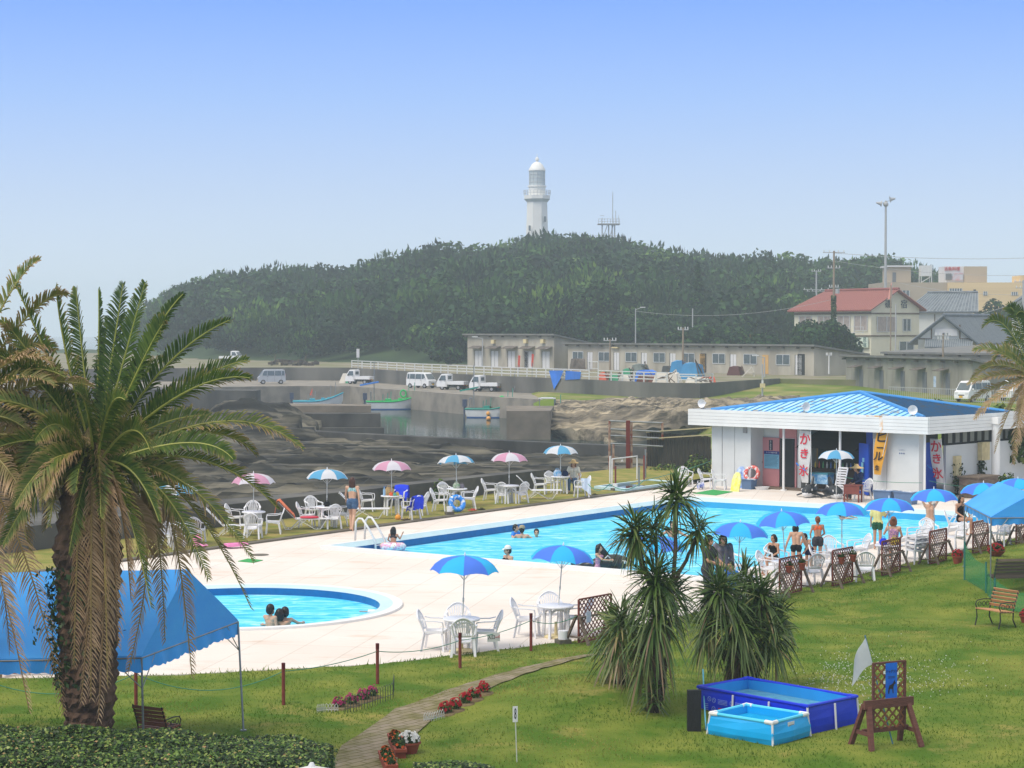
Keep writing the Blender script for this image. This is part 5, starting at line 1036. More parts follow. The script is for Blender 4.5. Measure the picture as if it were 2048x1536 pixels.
def bench(lab,p,rz,w,m,mi,sc=1.0,arms=True):
 t=thing('park_bench',lab,'bench',p,D2R(rz));s=MB()
 for i in range(5):y=-.20+.095*i;s.bar((-w/2,y,.40-.01*i),(w/2,y,.40-.01*i),.075,.022,(0,0,1))
 s.build('seat',m,t);s=MB()
 for i in range(5):z=.47+.085*i;y=.22+.035*i;s.bar((-w/2,y,z),(w/2,y,z),.065,.02,(0,1,.4))
 s.build('backrest',m,t)
 for sx in(-1,1):
  x=sx*(w/2-.02);f=MB();f.tube([(x,-.26,.0),(x,-.20,.2),(x,-.22,.38),(x,.2,.35),(x,.28,.6),(x,.38,.86)],.016,6);f.tube([(x,.30,0),(x,.20,.18),(x,.21,.35)],.016,6)
  if arms:
   f.tube([(x,.25,.58),(x,.0,.60),(x,-.2,.58),(x,-.25,.50),(x,-.20,.40)],.013,6)
   for cy in(-.12,.02,.14):f.torus((x,cy,.49),.05,.008,14,5,Matrix.Rotation(PI/2,3,'Y'))
  f.build('side_frame',mi,t)
 t.scale=(sc,sc,sc);return t
q=P(1990,1212,.42);q=V(q.x,q.y,LH(q.x,q.y));bench('light wood bench with curly black iron arms on the right lawn',q,-58,.78,M_slat,M_iron,.92)
bench('brown slatted bench seen from behind at the hedge beside the tent leg',gz(P(318,1490,0)),152,.78,M_slat2,M_iron,.74)
q=P(2030,1160,.5);bench('dark grey bench with green iron frame behind the green net',V(q.x,q.y,LH(q.x,q.y)),-170,1.3,M_slat3,M_giron,.95,False)
M_net=bpy.data.materials.new('green_net');M_net.use_nodes=True;nt=M_net.node_tree;N=nt.nodes;L=nt.links;bs=N['Principled BSDF'];bs.inputs['Base Color'].default_value=rgb(30,140,90);bs.inputs['Roughness'].default_value=.7
tp=N.new('ShaderNodeBsdfTransparent');ms=N.new('ShaderNodeMixShader');ms.inputs[0].default_value=.52;L.new(tp.outputs[0],ms.inputs[1]);L.new(bs.outputs[0],ms.inputs[2]);L.new(ms.outputs[0],N['Material Output'].inputs[0])
def LZ(px,py,z):p=P(px,py,z);return V(p.x,p.y,LH(p.x,p.y))
nps=[LZ(1929,1162,.3),LZ(1972,1172,.35),LZ(1990,1185,.4),LZ(2075,1195,.45),LZ(2120,1260,.45)]
t=thing('green_net_fence','sagging green plastic net fence around the right tent','net fence',nps[0]);hs=[.86,.66,.60,.55,.5]
mm=MB()
for i in range(4):
 a,b=nps[i]-nps[0],nps[i+1]-nps[0];rows=[[a.lerp(b,k/8)+V(0,0,(hs[i]*(1-k/8)+hs[i+1]*k/8-.14*math.sin(PI*k/8))*g+.02)for k in range(9)]for g in(0,.33,.66,1)]
 mm.grid(rows)
mm.build('net',M_net,t)
for i,p in enumerate(nps):MB().tube([p-nps[0]+V(0,0,-.1),p-nps[0]+V(0,0,hs[i]+.06)],.022,8).build('post',mat('teal_post',rgb(50,116,110),.5,.15,6),t)
def pot_flowers(lab,p,r,h,col,n,seed,fh=.16,bowl=False):
 t=thing('flower_pot',lab,'flower pot',p);pr=[(r*.68,0),(r*.95,h*.85),(r*1.06,h*.85),(r*1.06,h),(r*.92,h),(r*.85,h*.9)]if not bowl else[(r*.5,0),(r*.85,h*.5),(r*1.02,h*.9),(r*1.08,h),(r*.95,h),(r*.9,h*.9)]
 MB().lathe(pr,n=20).build('pot',M_terra,t,ang=35);flowers(t,(0,0,h*.95),(r*1.0,r*1.0),n,col,seed,fh,nl=n*5);return t
q=P(1915,1132,.32);pot_flowers('red flowers in a round terracotta pot left of the green net',V(q.x,q.y,LH(q.x,q.y)),.14,.20,'red',60,11,.17)
q=P(1992,1122,.4);pot_flowers('dark red flowers in a wide terracotta bowl under the right tent',V(q.x,q.y,LH(q.x,q.y)),.22,.14,'red',70,12,.18,True)
q=LP(818,1506);pot_flowers('white petunias in a terracotta pot beside the garden path',q,.17,.17,'white',70,13,.15)
q=LP(2052,1245);pot_flowers('red flowers half cut by the right photo edge',q,.14,.16,'red',40,14,.14)
def planter(lab,px0,px1,seed):
 a,b=LP(*px0),LP(*px1);c=(a+b)/2;d=b-a;w=d.length;rz=math.atan2(d.y,d.x);t=thing('planter_box',lab,'planter',V(c.x,c.y,LH(c.x,c.y)),rz);h=.15
 m=MB();o=[(-w/2,-.09),(w/2,-.09),(w/2,.09),(-w/2,.09)];m.prism([(x*.94,y*.85)for x,y in o],0,h*.7);m.prism(o,h*.7,h,[[(x*.92,y*.7)for x,y in o]]);m.build('box',M_terra,t);flowers(t,(0,0,h),(w*.48,.10),34,'orange',seed,.13,fs=.02,nl=300)
planter('terracotta planter of orange flowers nearest the white petunias',(802,1518),(786,1486),21);planter('terracotta planter of orange flowers at the bottom photo edge',(784,1552),(768,1518),22)
M_wire=mat('white_wire',(.55,.56,.54),.5,.1,5);M_dwire=mat('dark_wire',(.06,.08,.06),.5)
def wire_edging(lab,pts_,m,h=.26,arch=False):
 o=LP(*pts_[0]);t=thing('wire_edging',lab,'garden edging',o);pp=[V(q.x,q.y,LH(q.x,q.y))-o for q in(LP(*x)for x in pts_)]
 pts2=dens([tuple(x)for x in pp],4 if arch else 9);mm=MB()
 for i,p in enumerate(pts2):mm.tube([p,p+V(0,0,h)],.0055,4)
 for i in range(len(pts2)-1):
  a,b=pts2[i],pts2[i+1];mm.tube([a+V(0,0,h),a.lerp(b,.5)+V(0,0,h+.04),b+V(0,0,h)],.0055,4);mm.tube([a+V(0,0,h*.35),b+V(0,0,h*.35)],.005,4)
  if arch:mm.tube([a+V(0,0,.02),b+V(0,0,h)],.0035,4);mm.tube([b+V(0,0,.02),a+V(0,0,h)],.0035,4)
 mm.build('wires',m,t);return t
def bed(lab,pts_,col,seed,n=26):
 o=LP(*pts_[0]);t=thing('flower_bed',lab,'flower bed',o)
 s=MB();ps=[V(q.x,q.y,LH(q.x,q.y))-o for q in(LP(*x)for x in pts_)]
 for i,p in enumerate(ps):
  s.lathe([(.20,-.02),(.16,.03),(.02,.05)],p,12);flowers(t,tuple(p+V(0,0,.06)),(.11,.11),n,col,seed+i,.15,fs=.026,nl=90)
 s.build('soil_mound',M_soil,t)
bed('purple red flowers inside the wire edging left of the path',[(678,1418),(703,1412),(726,1403),(744,1396)],'magenta',31);wire_edging('dark wire edging around the purple flower bed',[(690,1428),(740,1414),(786,1398),(788,1380)],M_dwire,.24)
wire_edging('low white wire edging at the left end of the purple bed',[(634,1426),(650,1424),(676,1424)],M_wire,.10,True);wire_edging('low grey wire edging at the near end of the dark red bed',[(848,1444),(868,1442),(888,1436)],M_wire,.11,True)
bed('dark red flowers in a strip right of the path',[(890,1430),(910,1422),(930,1410),(948,1400),(968,1388)],'red',41,30)
m=MB();rg=np.random.default_rng(9)
for i in range(520):
 px,py=(rg.normal(1690,45),rg.normal(1352,22))if i%3 else(rg.normal(1850,60),rg.normal(1350,26));q=P(px,py,.05);z=LH(q.x,q.y);m.ball((q.x,q.y,z+.045),.009,5,3)
tag(m.build('clover_flowers',M_fl['white']),kind='stuff')
o=thing('parasol','plain white parasol whose top just shows at the bottom photo edge','parasol',V(-2.08,20.4,-.11));MB().lathe([(1.2,1.45),(.9,1.58),(.45,1.76),(.04,1.88),(.02,1.92)],n=8).build('canopy',mat('white_cloth',(.8,.8,.8),.7,.05,2,trans=.3),o);MB().tube([(0,0,-.4),(0,0,1.86)],.02,8).build('pole',M_pole,o)
# ================================================================ POOL BUILDING
ANG=math.radians(-42.85);E1=V(math.cos(ANG),math.sin(ANG),0);E2=V(-E1.y,E1.x,0);L0=V(15.03,72.5,0)-E1*10.1+E2*.7
def bx(px,y):k=(px-1024)/F;return(k*(L0.y+y*E2.y)-L0.x-y*E2.x)/(E1.x-k*E1.y)
def sy(px,x):k=(px-1024)/F;return(k*(L0.y+x*E1.y)-L0.x-x*E1.x)/(E2.x-k*E2.y)
def bz(px,py,y):x=bx(px,y);return H-(py-660)*(L0.y+x*E1.y+y*E2.y)/F
def sz(px,py,x):y=sy(px,x);return H-(py-660)*(L0.y+x*E1.y+y*E2.y)/F
def BW(x,y,z=0.0):return L0+E1*x+E2*y+V(0,0,z)
M_wall=mat('white_render',(.66,.68,.68),.8,.12,.8,bump=.1,bscale=6);M_fasc=mat('white_boards',(.82,.83,.82),.6,.08,1.2)
M_roofL=mat('sky_blue_metal',rgb(150,212,238),.5,c2=rgb(176,218,234),scale=1.2,lo=.4,hi=.7);M_roofR=mat('shaded_weathered_blue_metal',rgb(42,90,128),.8,c2=rgb(84,86,84),scale=2.6,lo=.5,hi=.72,stretch=(1,4,1));M_ridge=mat('bright_blue_cap',rgb(64,148,216),.4)  # right and back slopes: shaded side painted as darker blue, with grey dirt blotches
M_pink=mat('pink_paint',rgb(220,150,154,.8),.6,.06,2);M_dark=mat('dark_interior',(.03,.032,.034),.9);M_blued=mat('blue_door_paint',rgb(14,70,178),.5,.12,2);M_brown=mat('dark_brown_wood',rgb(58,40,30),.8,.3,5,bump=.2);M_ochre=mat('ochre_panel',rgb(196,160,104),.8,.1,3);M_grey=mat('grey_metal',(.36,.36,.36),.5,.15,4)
bd=thing('pool_building','white low pool building with blue hipped metal roof and deep white fascia','building',L0,ANG)
FZ0,FZ1=2.45,3.10;FX0,FX1,FY0,FY1=bx(1377,-.45),10.25,-.45,8.6
def boards(mb,a,b,z0,z1,n,th,nrm):
 hgt=(z1-z0)/n
 for i in range(n):
  p,q=V(a[0],a[1],z0+hgt*(i+.5)),V(b[0],b[1],z0+hgt*(i+.5));mb.bar(p,q,th,hgt-.008,nrm)
m=MB();boards(m,(FX0,FY0),(FX1,FY0),FZ0,FZ1,5,.05,(0,0,1));
m.v=m.v;m.build('fascia',M_fasc,bd);m=MB();boards(m,(FX1+.003,FY0+.03),(FX1+.003,FY1),FZ0,FZ1,5,.05,(0,0,1));m.build('fascia',M_fasc,bd)
m=MB();boards(m,(FX0-.003,FY0+.03),(FX0-.003,FY1),FZ0,FZ1,5,.05,(0,0,1));m.build('fascia',M_fasc,bd)
m=MB();m.b2((FX0+.02,FY0+.03,FZ0+.06),(FX1-.03,FY1,FZ0+.12));m.build('soffit',mat('soffit_grey',(.40,.40,.38),.8),bd)
m=MB();m.b2((FX0+.02,FY0+.03,FZ0+.125),(FX1-.03,FY1,FZ1-.06));m.build('fascia_backing',M_grey,bd)
m=MB();m.box((FX1-2.0,FY0-.028,2.78),(.16,.004,.64));m.box((FX1-2.25,FY0-.028,3.07),(.8,.004,.05));m.build('rust_stain',mat('rust_stain',rgb(226,176,120),.8,c2=(.82,.83,.82),scale=5,lo=.35,hi=.55),bd)
rc=[V(bx(1422,0),0,3.05),V(9.8,0,3.05),V(9.8,6.4,3.05),V(bx(1422,0),6.4,3.05)];pk=V(4.95,3.2,3.78)
def roof_face(a,b,m_,n):
 o=thing_face=MB();o.add([a,b,pk,a-V(0,0,.06),b-V(0,0,.06)],[(0,1,2),(3,4,1,0)])
 nm=(b-a).cross(pk-a).normalized();s=MB()
 sl=pk-(a+b)/2
 for k in range(n+1):
  g=k/n;p=a.lerp(b,g);h_=1-abs(2*g-1)
  if h_<.03:continue
  s.bar(p+nm*.012,p+sl*h_+nm*.012,.035,.035,nm)
 f=o.build('roof_slope',m_,bd);s.build('seam',M_ridge if m_ is M_roofL else M_roofR,f)
 g_=MB();
 for k in range(n):
  p=a.lerp(b,(k+.5)/n);g_.box(p-V(0,0,.035)-(sl.normalized()*.01),(.10,.10,.05))
 g_.build('gutter_gap',M_dark,f)
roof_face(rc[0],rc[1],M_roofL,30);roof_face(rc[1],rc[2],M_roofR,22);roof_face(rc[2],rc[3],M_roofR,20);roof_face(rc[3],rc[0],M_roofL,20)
m=MB();[m.tube([c_+V(0,0,.02),pk+V(0,0,.04)],.075,8)for c_ in rc];m.build('ridge_cap',M_ridge,bd)
for i in range(34):
 x=R.uniform(1,9);y=R.uniform(.1,2.4)*(1-abs(x-4.95)/5);z=3.05+.73*y/3.2
 MB().box((x,y,z+.006),(R.uniform(.1,.5),R.uniform(.05,.2),.004),M=Matrix.Rotation(.22,3,'X')).build('rust_patch',mat('roof_rust',rgb(176,150,128),.8,c2=rgb(120,170,190),scale=7),bd)
x1,x2=bx(1502,0),bx(1747,0);RD=.9;DD=2.0;WT=2.50;xk=bx(1603,.9)
def wallb(a,b,name='wall',m_=M_wall):m=MB();m.b2(a,b);return m.build(name,m_,bd)
wallb((bx(1424,0),0,0),(x1,.12,WT));wallb((x1-.12,.12,0),(x1,RD,WT));wallb((bx(1424,0),.12,0),(bx(1424,0)+.12,7.5,WT));wallb((x1,RD,0),(xk,RD+.12,WT));wallb((xk-.12,RD+.12,0),(xk,DD,WT));wallb((xk,DD,0),(x2,DD+.12,WT));wallb((x2,0,0),(9.6,.12,WT));wallb((x2,.12,0),(x2+.12,DD,WT));wallb((9.48,.12,0),(9.6,sy(1850,9.6),WT))
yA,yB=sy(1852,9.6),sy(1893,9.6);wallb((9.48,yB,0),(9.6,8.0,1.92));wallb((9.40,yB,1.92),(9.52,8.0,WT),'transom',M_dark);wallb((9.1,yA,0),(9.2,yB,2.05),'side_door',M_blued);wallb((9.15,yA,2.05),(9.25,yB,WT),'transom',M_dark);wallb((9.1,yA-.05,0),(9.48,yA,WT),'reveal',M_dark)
for i in range(9):wallb((9.525,yB+.25+i*.55,2.0),(9.545,yB+.55+i*.55,2.4),'high_window',mat('old_glass',(.22,.23,.22),.3))
m=MB();m.box((bx(1445,-.003),-.012,1.25),(.015,.02,2.5));m.box((bx(1470,0),-.006,1.25),(.012,.012,2.4));m.box((bx(1775,0),-.006,1.25),(.012,.012,2.4));m.build('panel_joint',M_grey,bd)
for px in(1568,1681):x=bx(px,-.1);m=MB();m.tube([(x,-.1,0),(x,-.1,FZ0+.06)],.05,12);m.tube([(x,-.1,0),(x,-.1,.04)],.13,12);m.build('pillar',M_white,bd,ang=40)
m=MB();m.tube([(9.9,-.1,0),(9.9,-.1,FZ0+.06)],.045,10);m.build('drain_pipe',M_white,bd,ang=40);xx=sy(1991,10.32);m=MB();m.tube([(10.36,xx,.0),(10.36,xx,2.7)],.16,12);m.box((10.36,xx,2.82),(.42,.42,.26));m.build('drain_pipe',M_white,bd,ang=40)
m=MB();m.b2((x1,.1,0),(xk,RD,.05));m.b2((xk,.1,0),(x2,DD,.05));m.build('recess_floor',mat('brown_floor',rgb(120,104,90),.8,.2,2),bd)
xa,xb,xc=bx(1525,RD-.05),bx(1560,RD-.05),bx(1591,RD-.05);dz=bz(1540,875,RD)
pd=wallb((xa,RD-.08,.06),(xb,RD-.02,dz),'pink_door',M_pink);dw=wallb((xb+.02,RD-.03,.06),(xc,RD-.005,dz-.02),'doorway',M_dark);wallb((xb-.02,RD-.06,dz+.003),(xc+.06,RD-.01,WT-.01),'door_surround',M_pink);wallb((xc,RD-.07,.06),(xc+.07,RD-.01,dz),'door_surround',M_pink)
zt,zb=bz(1542,880,RD),bz(1542,900,RD);xm=bx(1542,RD-.1);m=MB();m.b2((xm-.085,RD-.10,zb),(xm+.085,RD-.083,zt));pl_=m.build('name_plate',mat('dark_plate',(.03,.03,.06),.5),pd);m=MB();text_bm(m,'女子更衣室',(zt-zb)/5.4,(xm,RD-.105,(zt+zb)/2),(1,0,0),(0,0,1),vertical=True);m.build('lettering',M_paper,pl_)
z0,z1=bz(1544,937,RD),bz(1544,902,RD);xl,xr=bx(1529,RD-.1),bx(1559,RD-.1);m=MB();m.b2((xl,RD-.10,z0),(xr,RD-.083,z1));nb=m.build('rules_board',mat('pale_cyan',rgb(120,180,206),.5,.08,6),pd);m=MB();m.b2((xl-.005,RD-.104,z1-.13),(xr+.005,RD-.099,z1));m.build('board_header',mat('navy_header',(.02,.03,.22),.5),nb)
m=MB();text_bm(m,'プールご利用の注意',.062,((xl+xr)/2,RD-.108,z1-.065),(1,0,0),(0,0,1),sx=1.0);m.build('lettering',M_paper,nb);m=MB();[m.b2((xl+.04,RD-.104,z1-.20-.05*i),(xr-.05-.03*(i%3),RD-.1,z1-.185-.05*i))for i in range(9)];m.build('printed_lines',mat('grey_blue_print',rgb(70,110,140),.6),nb)
m=MB();m.ball((xa+.06,RD-.12,1.0),.03,8,6);m.build('handle',M_grey,pd)
k0,k1=bx(1622,1.2),bx(1738,1.2);kz=bz(1680,960,1.0)
ks=thing('snack_kiosk','dark brown snack kiosk with thatched awning between the pillars','kiosk',BW(k0,1.2),ANG);kw=k1-k0
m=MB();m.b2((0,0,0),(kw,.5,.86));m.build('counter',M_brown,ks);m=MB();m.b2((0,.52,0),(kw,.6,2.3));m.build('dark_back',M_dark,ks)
th=mat('thatch',rgb(52,42,34),.95,.4,14,bump=.6,stretch=(6,1,1));m=MB();m.hexa([V(-.35,-.55,1.66),V(kw-.25,-.55,1.66),V(kw,.5,1.75),V(-.1,.5,1.75)],[V(-.1,-.1,2.05),V(kw-.3,-.1,2.05),V(kw,.5,2.35),V(0.1,.5,2.35)]);m.build('thatched_awning',th,ks)
for x in(.06,kw*.55):m=MB();m.bar((x,-.04,.86),(x-.12,-.45,1.68),.06);m.build('strut',M_brown,ks)
cl=[mat('bottle_%d'%i,c,.4)for i,c in enumerate(((.75,.6,.1),(.6,.1,.08),(.15,.45,.2),(.75,.75,.7),(.1,.2,.5)))]
for i in range(14):m=MB();x=.15+(kw-.3)*i/13;m.tube([(x,.12,.86),(x,.12,1.02),(x,.12,1.06),(x,.12,1.11)],[.034,.034,.014,.014],8);tag(m.build('bottle',cl[i%5],None,loc=BW(k0,1.2),rz=ANG,ang=40),'coloured syrup bottle standing on the kiosk counter','bottle','bottles on the kiosk counter')
for x,z in((.5,1.35),(kw-.35,1.3)):m=MB();m.box((x,.515,z),(.22,.006,.32));m.build('menu_sheet',M_paper,ks)
m=MB();m.b2((xk+.02,DD-.06,.05),(bx(1640,DD-.1),DD-.02,2.1));m.build('ochre_panel',M_ochre,bd)
b0,b1=bx(1717,.25),bx(1744,.1);dd=MB();dd.bar((b0,.35,1.0),(b1-.06,.02,1.0),.05,1.95,(0,0,1));od=dd.build('blue_door',M_blued,bd);m=MB();m.box(((b0+b1)/2-.02,.13,1.35),(.10,.01,.16),.6);m.box(((b0+b1)/2-.10,.16,.95),(.26,.01,.6),-.7);m.build('notice_sheet',mat('pale_cyan',(.3,.5,.6)),od);wallb((b0-.05,.9,0),(x2,.96,2.4),'blue_partition',M_blued)
m=MB();xs=bx(1805,0);zq=bz(1805,907,0)
for i in(-1,0,1):m.ball((xs+i*.09,-.01,zq),(.03,.012,.03),8,6)
text_bm(m,'シャワー',.07,(xs,-.008,zq+.12),(1,0,0),(0,0,1));m.build('wall_mark',mat('blue_grey_mark',rgb(90,110,150),.6),bd)
m=MB();m.box((bx(1750,0)+.04,-.04,2.3),(.16,.06,.22));m.box((bx(1492,0),-.05,2.3),(.16,.08,.22));m.build('wall_lamp',M_grey,bd)
y_=sy(1914,9.6);wallb((9.605,y_-.25,.75),(9.75,y_+.12,1.5),'meter_box',M_cream);y2=sy(1964,9.6);wallb((9.605,y2-.3,1.25),(9.8,y2+.3,1.95),'meter_box',M_cream)
def vine(rg,n):y=np.where(rg.uniform(0,1,n)<.5,rg.normal(y_,.18,n),rg.normal(y2-.1,.15,n));z=rg.uniform(0,1.2,n);return np.stack([np.full(n,9.68)+rg.normal(0,.06,n),y,z],1),np.tile([.9,-.3,.3],(n,1))
v_=leafcloud(420,vine,.06,M_ivy,'wall_vine',None,8,loc=L0);v_.rotation_euler.z=ANG;tag(v_,'dark climbing plant on the side wall of the pool building','vine')
def horn(lab,px,rz):
 x=bx(px,FY0+.2);t=thing('horn_speaker',lab,'loudspeaker',BW(x,FY0+.2,FZ1),rz,'horn loudspeakers on the fascia');m=MB();m.lathe([(.05,.18),(.07,.05),(.10,0),(.17,-.10),(.18,-.11),(.15,-.09),(.05,.02)],(0,0,.24),16,M=Matrix.Rotation(-PI/2,3,'X'));m.build('horn',M_plastic,t,ang=40);m=MB();m.bar((0,0.05,0),(0,0.05,.2),.03);m.box((0,.05,.015),(.2,.1,.03));m.build('bracket',M_grey,t)
horn('grey horn loudspeaker at the left end of the fascia',1406,-.6);horn('grey horn loudspeaker in the middle of the fascia',1610,.4);horn('grey horn loudspeaker at the near corner of the fascia',1826,-.2)
M_bw=mat('banner_white',(.78,.78,.78),.8,.05,3,trans=.3);M_bo=mat('banner_amber',rgb(246,186,70),.8,.1,3,trans=.3);M_bred=mat('banner_red',(.62,.02,.05),.7);M_bblue=mat('banner_blue',(.03,.20,.65),.7)
def banner(lab,base,top,bot,w,wdir,m_,chars,m_t,extra=None,csz=.3):
 """cloth strip from top to bottom edge, hung beside a leaning pole; all in world space"""
 t=thing('banner',lab,'banner',base);n=16;ax=(bot-top);wd=wdir.normalized();nd=wd.cross(V(0,0,1)).normalized()
 def pt(u,v):return top+ax*v+wd*(w*u*(1-.35*v*v))+nd*(.05*math.sin(v*5+u*2))-base
 MB().sheet([[pt(u/4,v/n)for u in range(5)]for v in range(n+1)],.004).build('cloth',m_,t,smooth=True)
 MB().tube([V(0,0,0),top-base+V(0,0,.06)],.014,6).build('pole',M_steel,t);MB().tube([pt(0,0)+V(0,0,.02),pt(1,0)+V(0,0,.02)],.008,5).build('cross_rod',M_steel,t)
 tocam=V(0,-1,0)
 for mm_,cs in((m_t,chars),(M_bblue,extra or[])):
  m=MB()
  for ch,u,v,sz in cs:
   c=pt(u,v);e=.01;xd=(pt(u+e,v)-pt(u-e,v)).normalized();xd=xd if xd.x>0 else-xd;yd=(pt(u,v-e)-pt(u,v+e)).normalized();nn=xd.cross(yd);text_bm(m,ch,sz,c+nn*(.03 if nn.y<0 else-.03),xd,yd,bold=.008)
  if m.v:m.build('lettering',mm_,t)
kori=[('か',.5,.17,.50),('き',.5,.45,.42),('氷',.5,.78,.46)]
yb=-.32
def bw(px,py,y):x=bx(px,y);return BW(x,y,bz(px,py,y))
banner('white shaved ice banner with red lettering by the middle pillar',bw(1624,987,yb),bw(1622,863,yb),bw(1619,966,yb),.55,-E1,M_bw,kori,M_bred,[('、',.8,.60,.45),('、',.15,.70,.4)])
banner('amber beer banner with black lettering leaning against the white wall',bw(1748,998,yb),bw(1779,856,yb),bw(1764,950,yb),.52,-E1,M_bo,[('ビ',.5,.20,.56),('ー',.5,.20+.24,.30),('ル',.5,.62,.40),('生',.5,.86,.2)],M_black)
ps=lambda px,py,x:BW(x,sy(px,x),sz(px,py,x))
xq=10.0;banner('white shaved ice banner with red lettering in front of the blue side door',ps(1893,1000,xq),ps(1883,880,xq),ps(1890,968,xq),.5,-E1,M_bw,kori,M_bred,[('、',.8,.55,.6)])
def GP(px,py,z=0):return P(px,py,z)
M_grybin=mat('grey_blue_bin',rgb(94,120,156),.5,.1,4);M_bag=mat('clear_bag',(.55,.58,.62),.3,.2,8)
def tub(lab,px,py,w,d,h):t=thing('storage_tub',lab,'tub',GP(px,py),ANG,'blue grey tubs by the building');m=MB();o=[(-w/2,-d/2),(w/2,-d/2),(w/2,d/2),(-w/2,d/2)];m.hexa([V(x*.88,y*.85,0)for x,y in o],[V(x,y,h)for x,y in o]);m.build('tub',M_grybin,t);m=MB();m.box((0,0,h+.015),(w+.05,d+.05,.03));m.build('rim',M_grybin,t);m=MB();[m.ball((R.uniform(-w/2.4,w/2.4),R.uniform(-.1,.1),h+.02),(.12,.1,.05),8,6)for _ in range(5)];m.build('liner_bag',M_bag,t)
tub('blue grey tub lined with a bag left of the drain pipe',1770,1005,.75,.45,.42);tub('blue grey tub nearest the corner drain pipe',1812,1008,.78,.45,.42);tub('blue grey tub filled with swim rings beside the yellow bodyboard',1498,978,.5,.4,.36)
M_orca=mat('orca_black',(.022,.024,.028),.35,.1,6,spec=.5);M_orw=mat('orca_white',(.78,.78,.78),.4)
def orca(lab,p,rz,sc=1.0,rx=0.0):
 t=thing('inflatable_orca',lab,'inflatable toy',p,rz,None);sec=[(-.72,.05,.20),(-.66,.13,.21),(-.5,.22,.24),(-.25,.27,.27),(0,.26,.27),(.3,.20,.25),(.6,.11,.22),(.8,.05,.22)]
 m=MB();m.tube([(0,y,z)for y,r,z in sec],[r for y,r,z in sec],16);m.build('body',M_orca,t,smooth=True)
 m=MB();m.tube([(0,y-.012,z-.045)for y,r,z in sec[:6]],[r*.93 for y,r,z in sec[:6]],16);m.build('belly',M_orw,t,smooth=True)
 def slab(poly,d,nm):m=MB();m.extr(poly,d);return m.build(nm,M_orca,t)
 slab([V(-.03,-.08,.48),V(-.03,.22,.46),V(-.03,.30,.82),V(-.03,.22,.86)],(.06,0,0),'dorsal_fin')
 for s in(-1,1):slab([V(s*.2,-.36,.16),V(s*.2,-.10,.16),V(s*.56,.02,.04),V(s*.58,-.12,.04)],(0,0,.06),'flipper');m=MB();m.ball((s*.205,-.44,.33),(.02,.10,.055),10,8,Matrix.Rotation(s*.25,3,'Z'));m.build('eye_patch',M_orw,t,smooth=True)
 slab([V(0,.70,.2),V(.36,.98,.2),V(.30,1.06,.2),V(0,.92,.2),V(-.30,1.06,.2),V(-.36,.98,.2)],(0,0,.05),'tail_fluke')
 for s in(-1,1):m=MB();m.tube([(s*.18,-.05,.44),(s*.22,.02,.52),(s*.18,.1,.44)],.018,6);m.build('handle',M_orw,t)
 t.scale=(sc,)*3;t.rotation_euler.x=rx;return t
orca('black inflatable orca lying on the deck left of the parasol by the pillars',GP(1622,994),-.5,.92);orca('black inflatable orca lying on the deck nearest the parasol by the pillars',GP(1664,996),.35,.92);q=P(1212,1136,WATER_Z);orca('black inflatable orca floating in the pool with a girl on it',V(q.x+.05,q.y-.1,WATER_Z-.12),-2.0+3.6,.95)
t=thing('brown_desk','small reddish brown desk in front of the pool attendant','desk',GP(1706,1004),-.5);M_desk=mat('red_brown_wood',rgb(128,66,56),.6,.2,5);m=MB();m.box((0,0,.62),(.62,.42,.04));m.build('top',M_desk,t);m=MB();m.box((0,-.18,.45),(.58,.02,.30));m.build('front_panel',M_desk,t)
for sx in(-1,1):
 for s2 in(-1,1):m=MB();m.box((sx*.27,s2*.17,.30),(.05,.05,.60));m.build('leg',M_desk,t)
t=thing('upright_lounger','white slatted lounger standing upright against the kiosk','lounger',GP(1676,990),ANG);m=MB()
for s in(-.2,.2):m.bar((s,0,0),(s+.08,.25,1.05),.04)
m.build('frame',M_plastic,t);m=MB();[m.bar((-.2+.08*g,.25*g-.03,1.05*g),(.2+.08*g,.25*g-.03,1.05*g),.06,.015,(0,1,0))for g in np.linspace(.25,.98,9)];m.build('slats',M_plastic,t)
t=thing('drinks_cooler','blue printed drinks cooler box in front of the kiosk','cooler',GP(1644,984),ANG);m=MB();m.box((0,0,.52),(.80,.45,.38));m.build('box',mat('cooler_blue',rgb(50,130,190),.4,c2=rgb(180,210,225),scale=7),t);m=MB();m.box((0,0,.73),(.84,.48,.05));m.build('lid',mat('teal_lid',rgb(70,140,160),.4),t)
for sx in(-1,1):m=MB();m.box((sx*.34,0,.165),(.05,.4,.33));m.build('leg',M_grey,t)
def board(lab,px,py,w,h,m_,lean,rz,z=0.0,e=None):
 t=thing('bodyboard',lab,'bodyboard',GP(px,py,z),rz);o=[(-w/2,0),(w/2,0),(w/2*1.05,h*.6),(w/2*.75,h*.88),(w*.2,h),(-w*.2,h),(-w/2*.75,h*.88),(-w/2*1.05,h*.6)]
 m=MB();m.extr([V(x,y*lean,y)for x,y in o],(0,.045,0));m.build('deck',m_,t);m=MB();m.tube([(.04,.3*lean-.01,h*.3),(0,.55*lean-.02,h*.55),(.03,h*.8*lean-.01,h*.8)],.007,5);m.build('leash',M_grey,t)
board('yellow bodyboard leaning by the building wall',1469,983,.40,.74,mat('yellow_foam',rgb(232,224,90),.6,c2=rgb(240,236,170),scale=6),.25,ANG);board('blue and white bodyboard behind the yellow one',1478,976,.42,.84,mat('blue_foam',rgb(60,120,210),.6,c2=rgb(210,225,240),scale=5),.25,ANG+.2);board('dark board with a red badge behind the bodyboards',1464,972,.44,.92,mat('dark_foam',(.05,.06,.06),.6,c2=(.4,.05,.05),scale=3,lo=.6,hi=.7),.2,ANG)
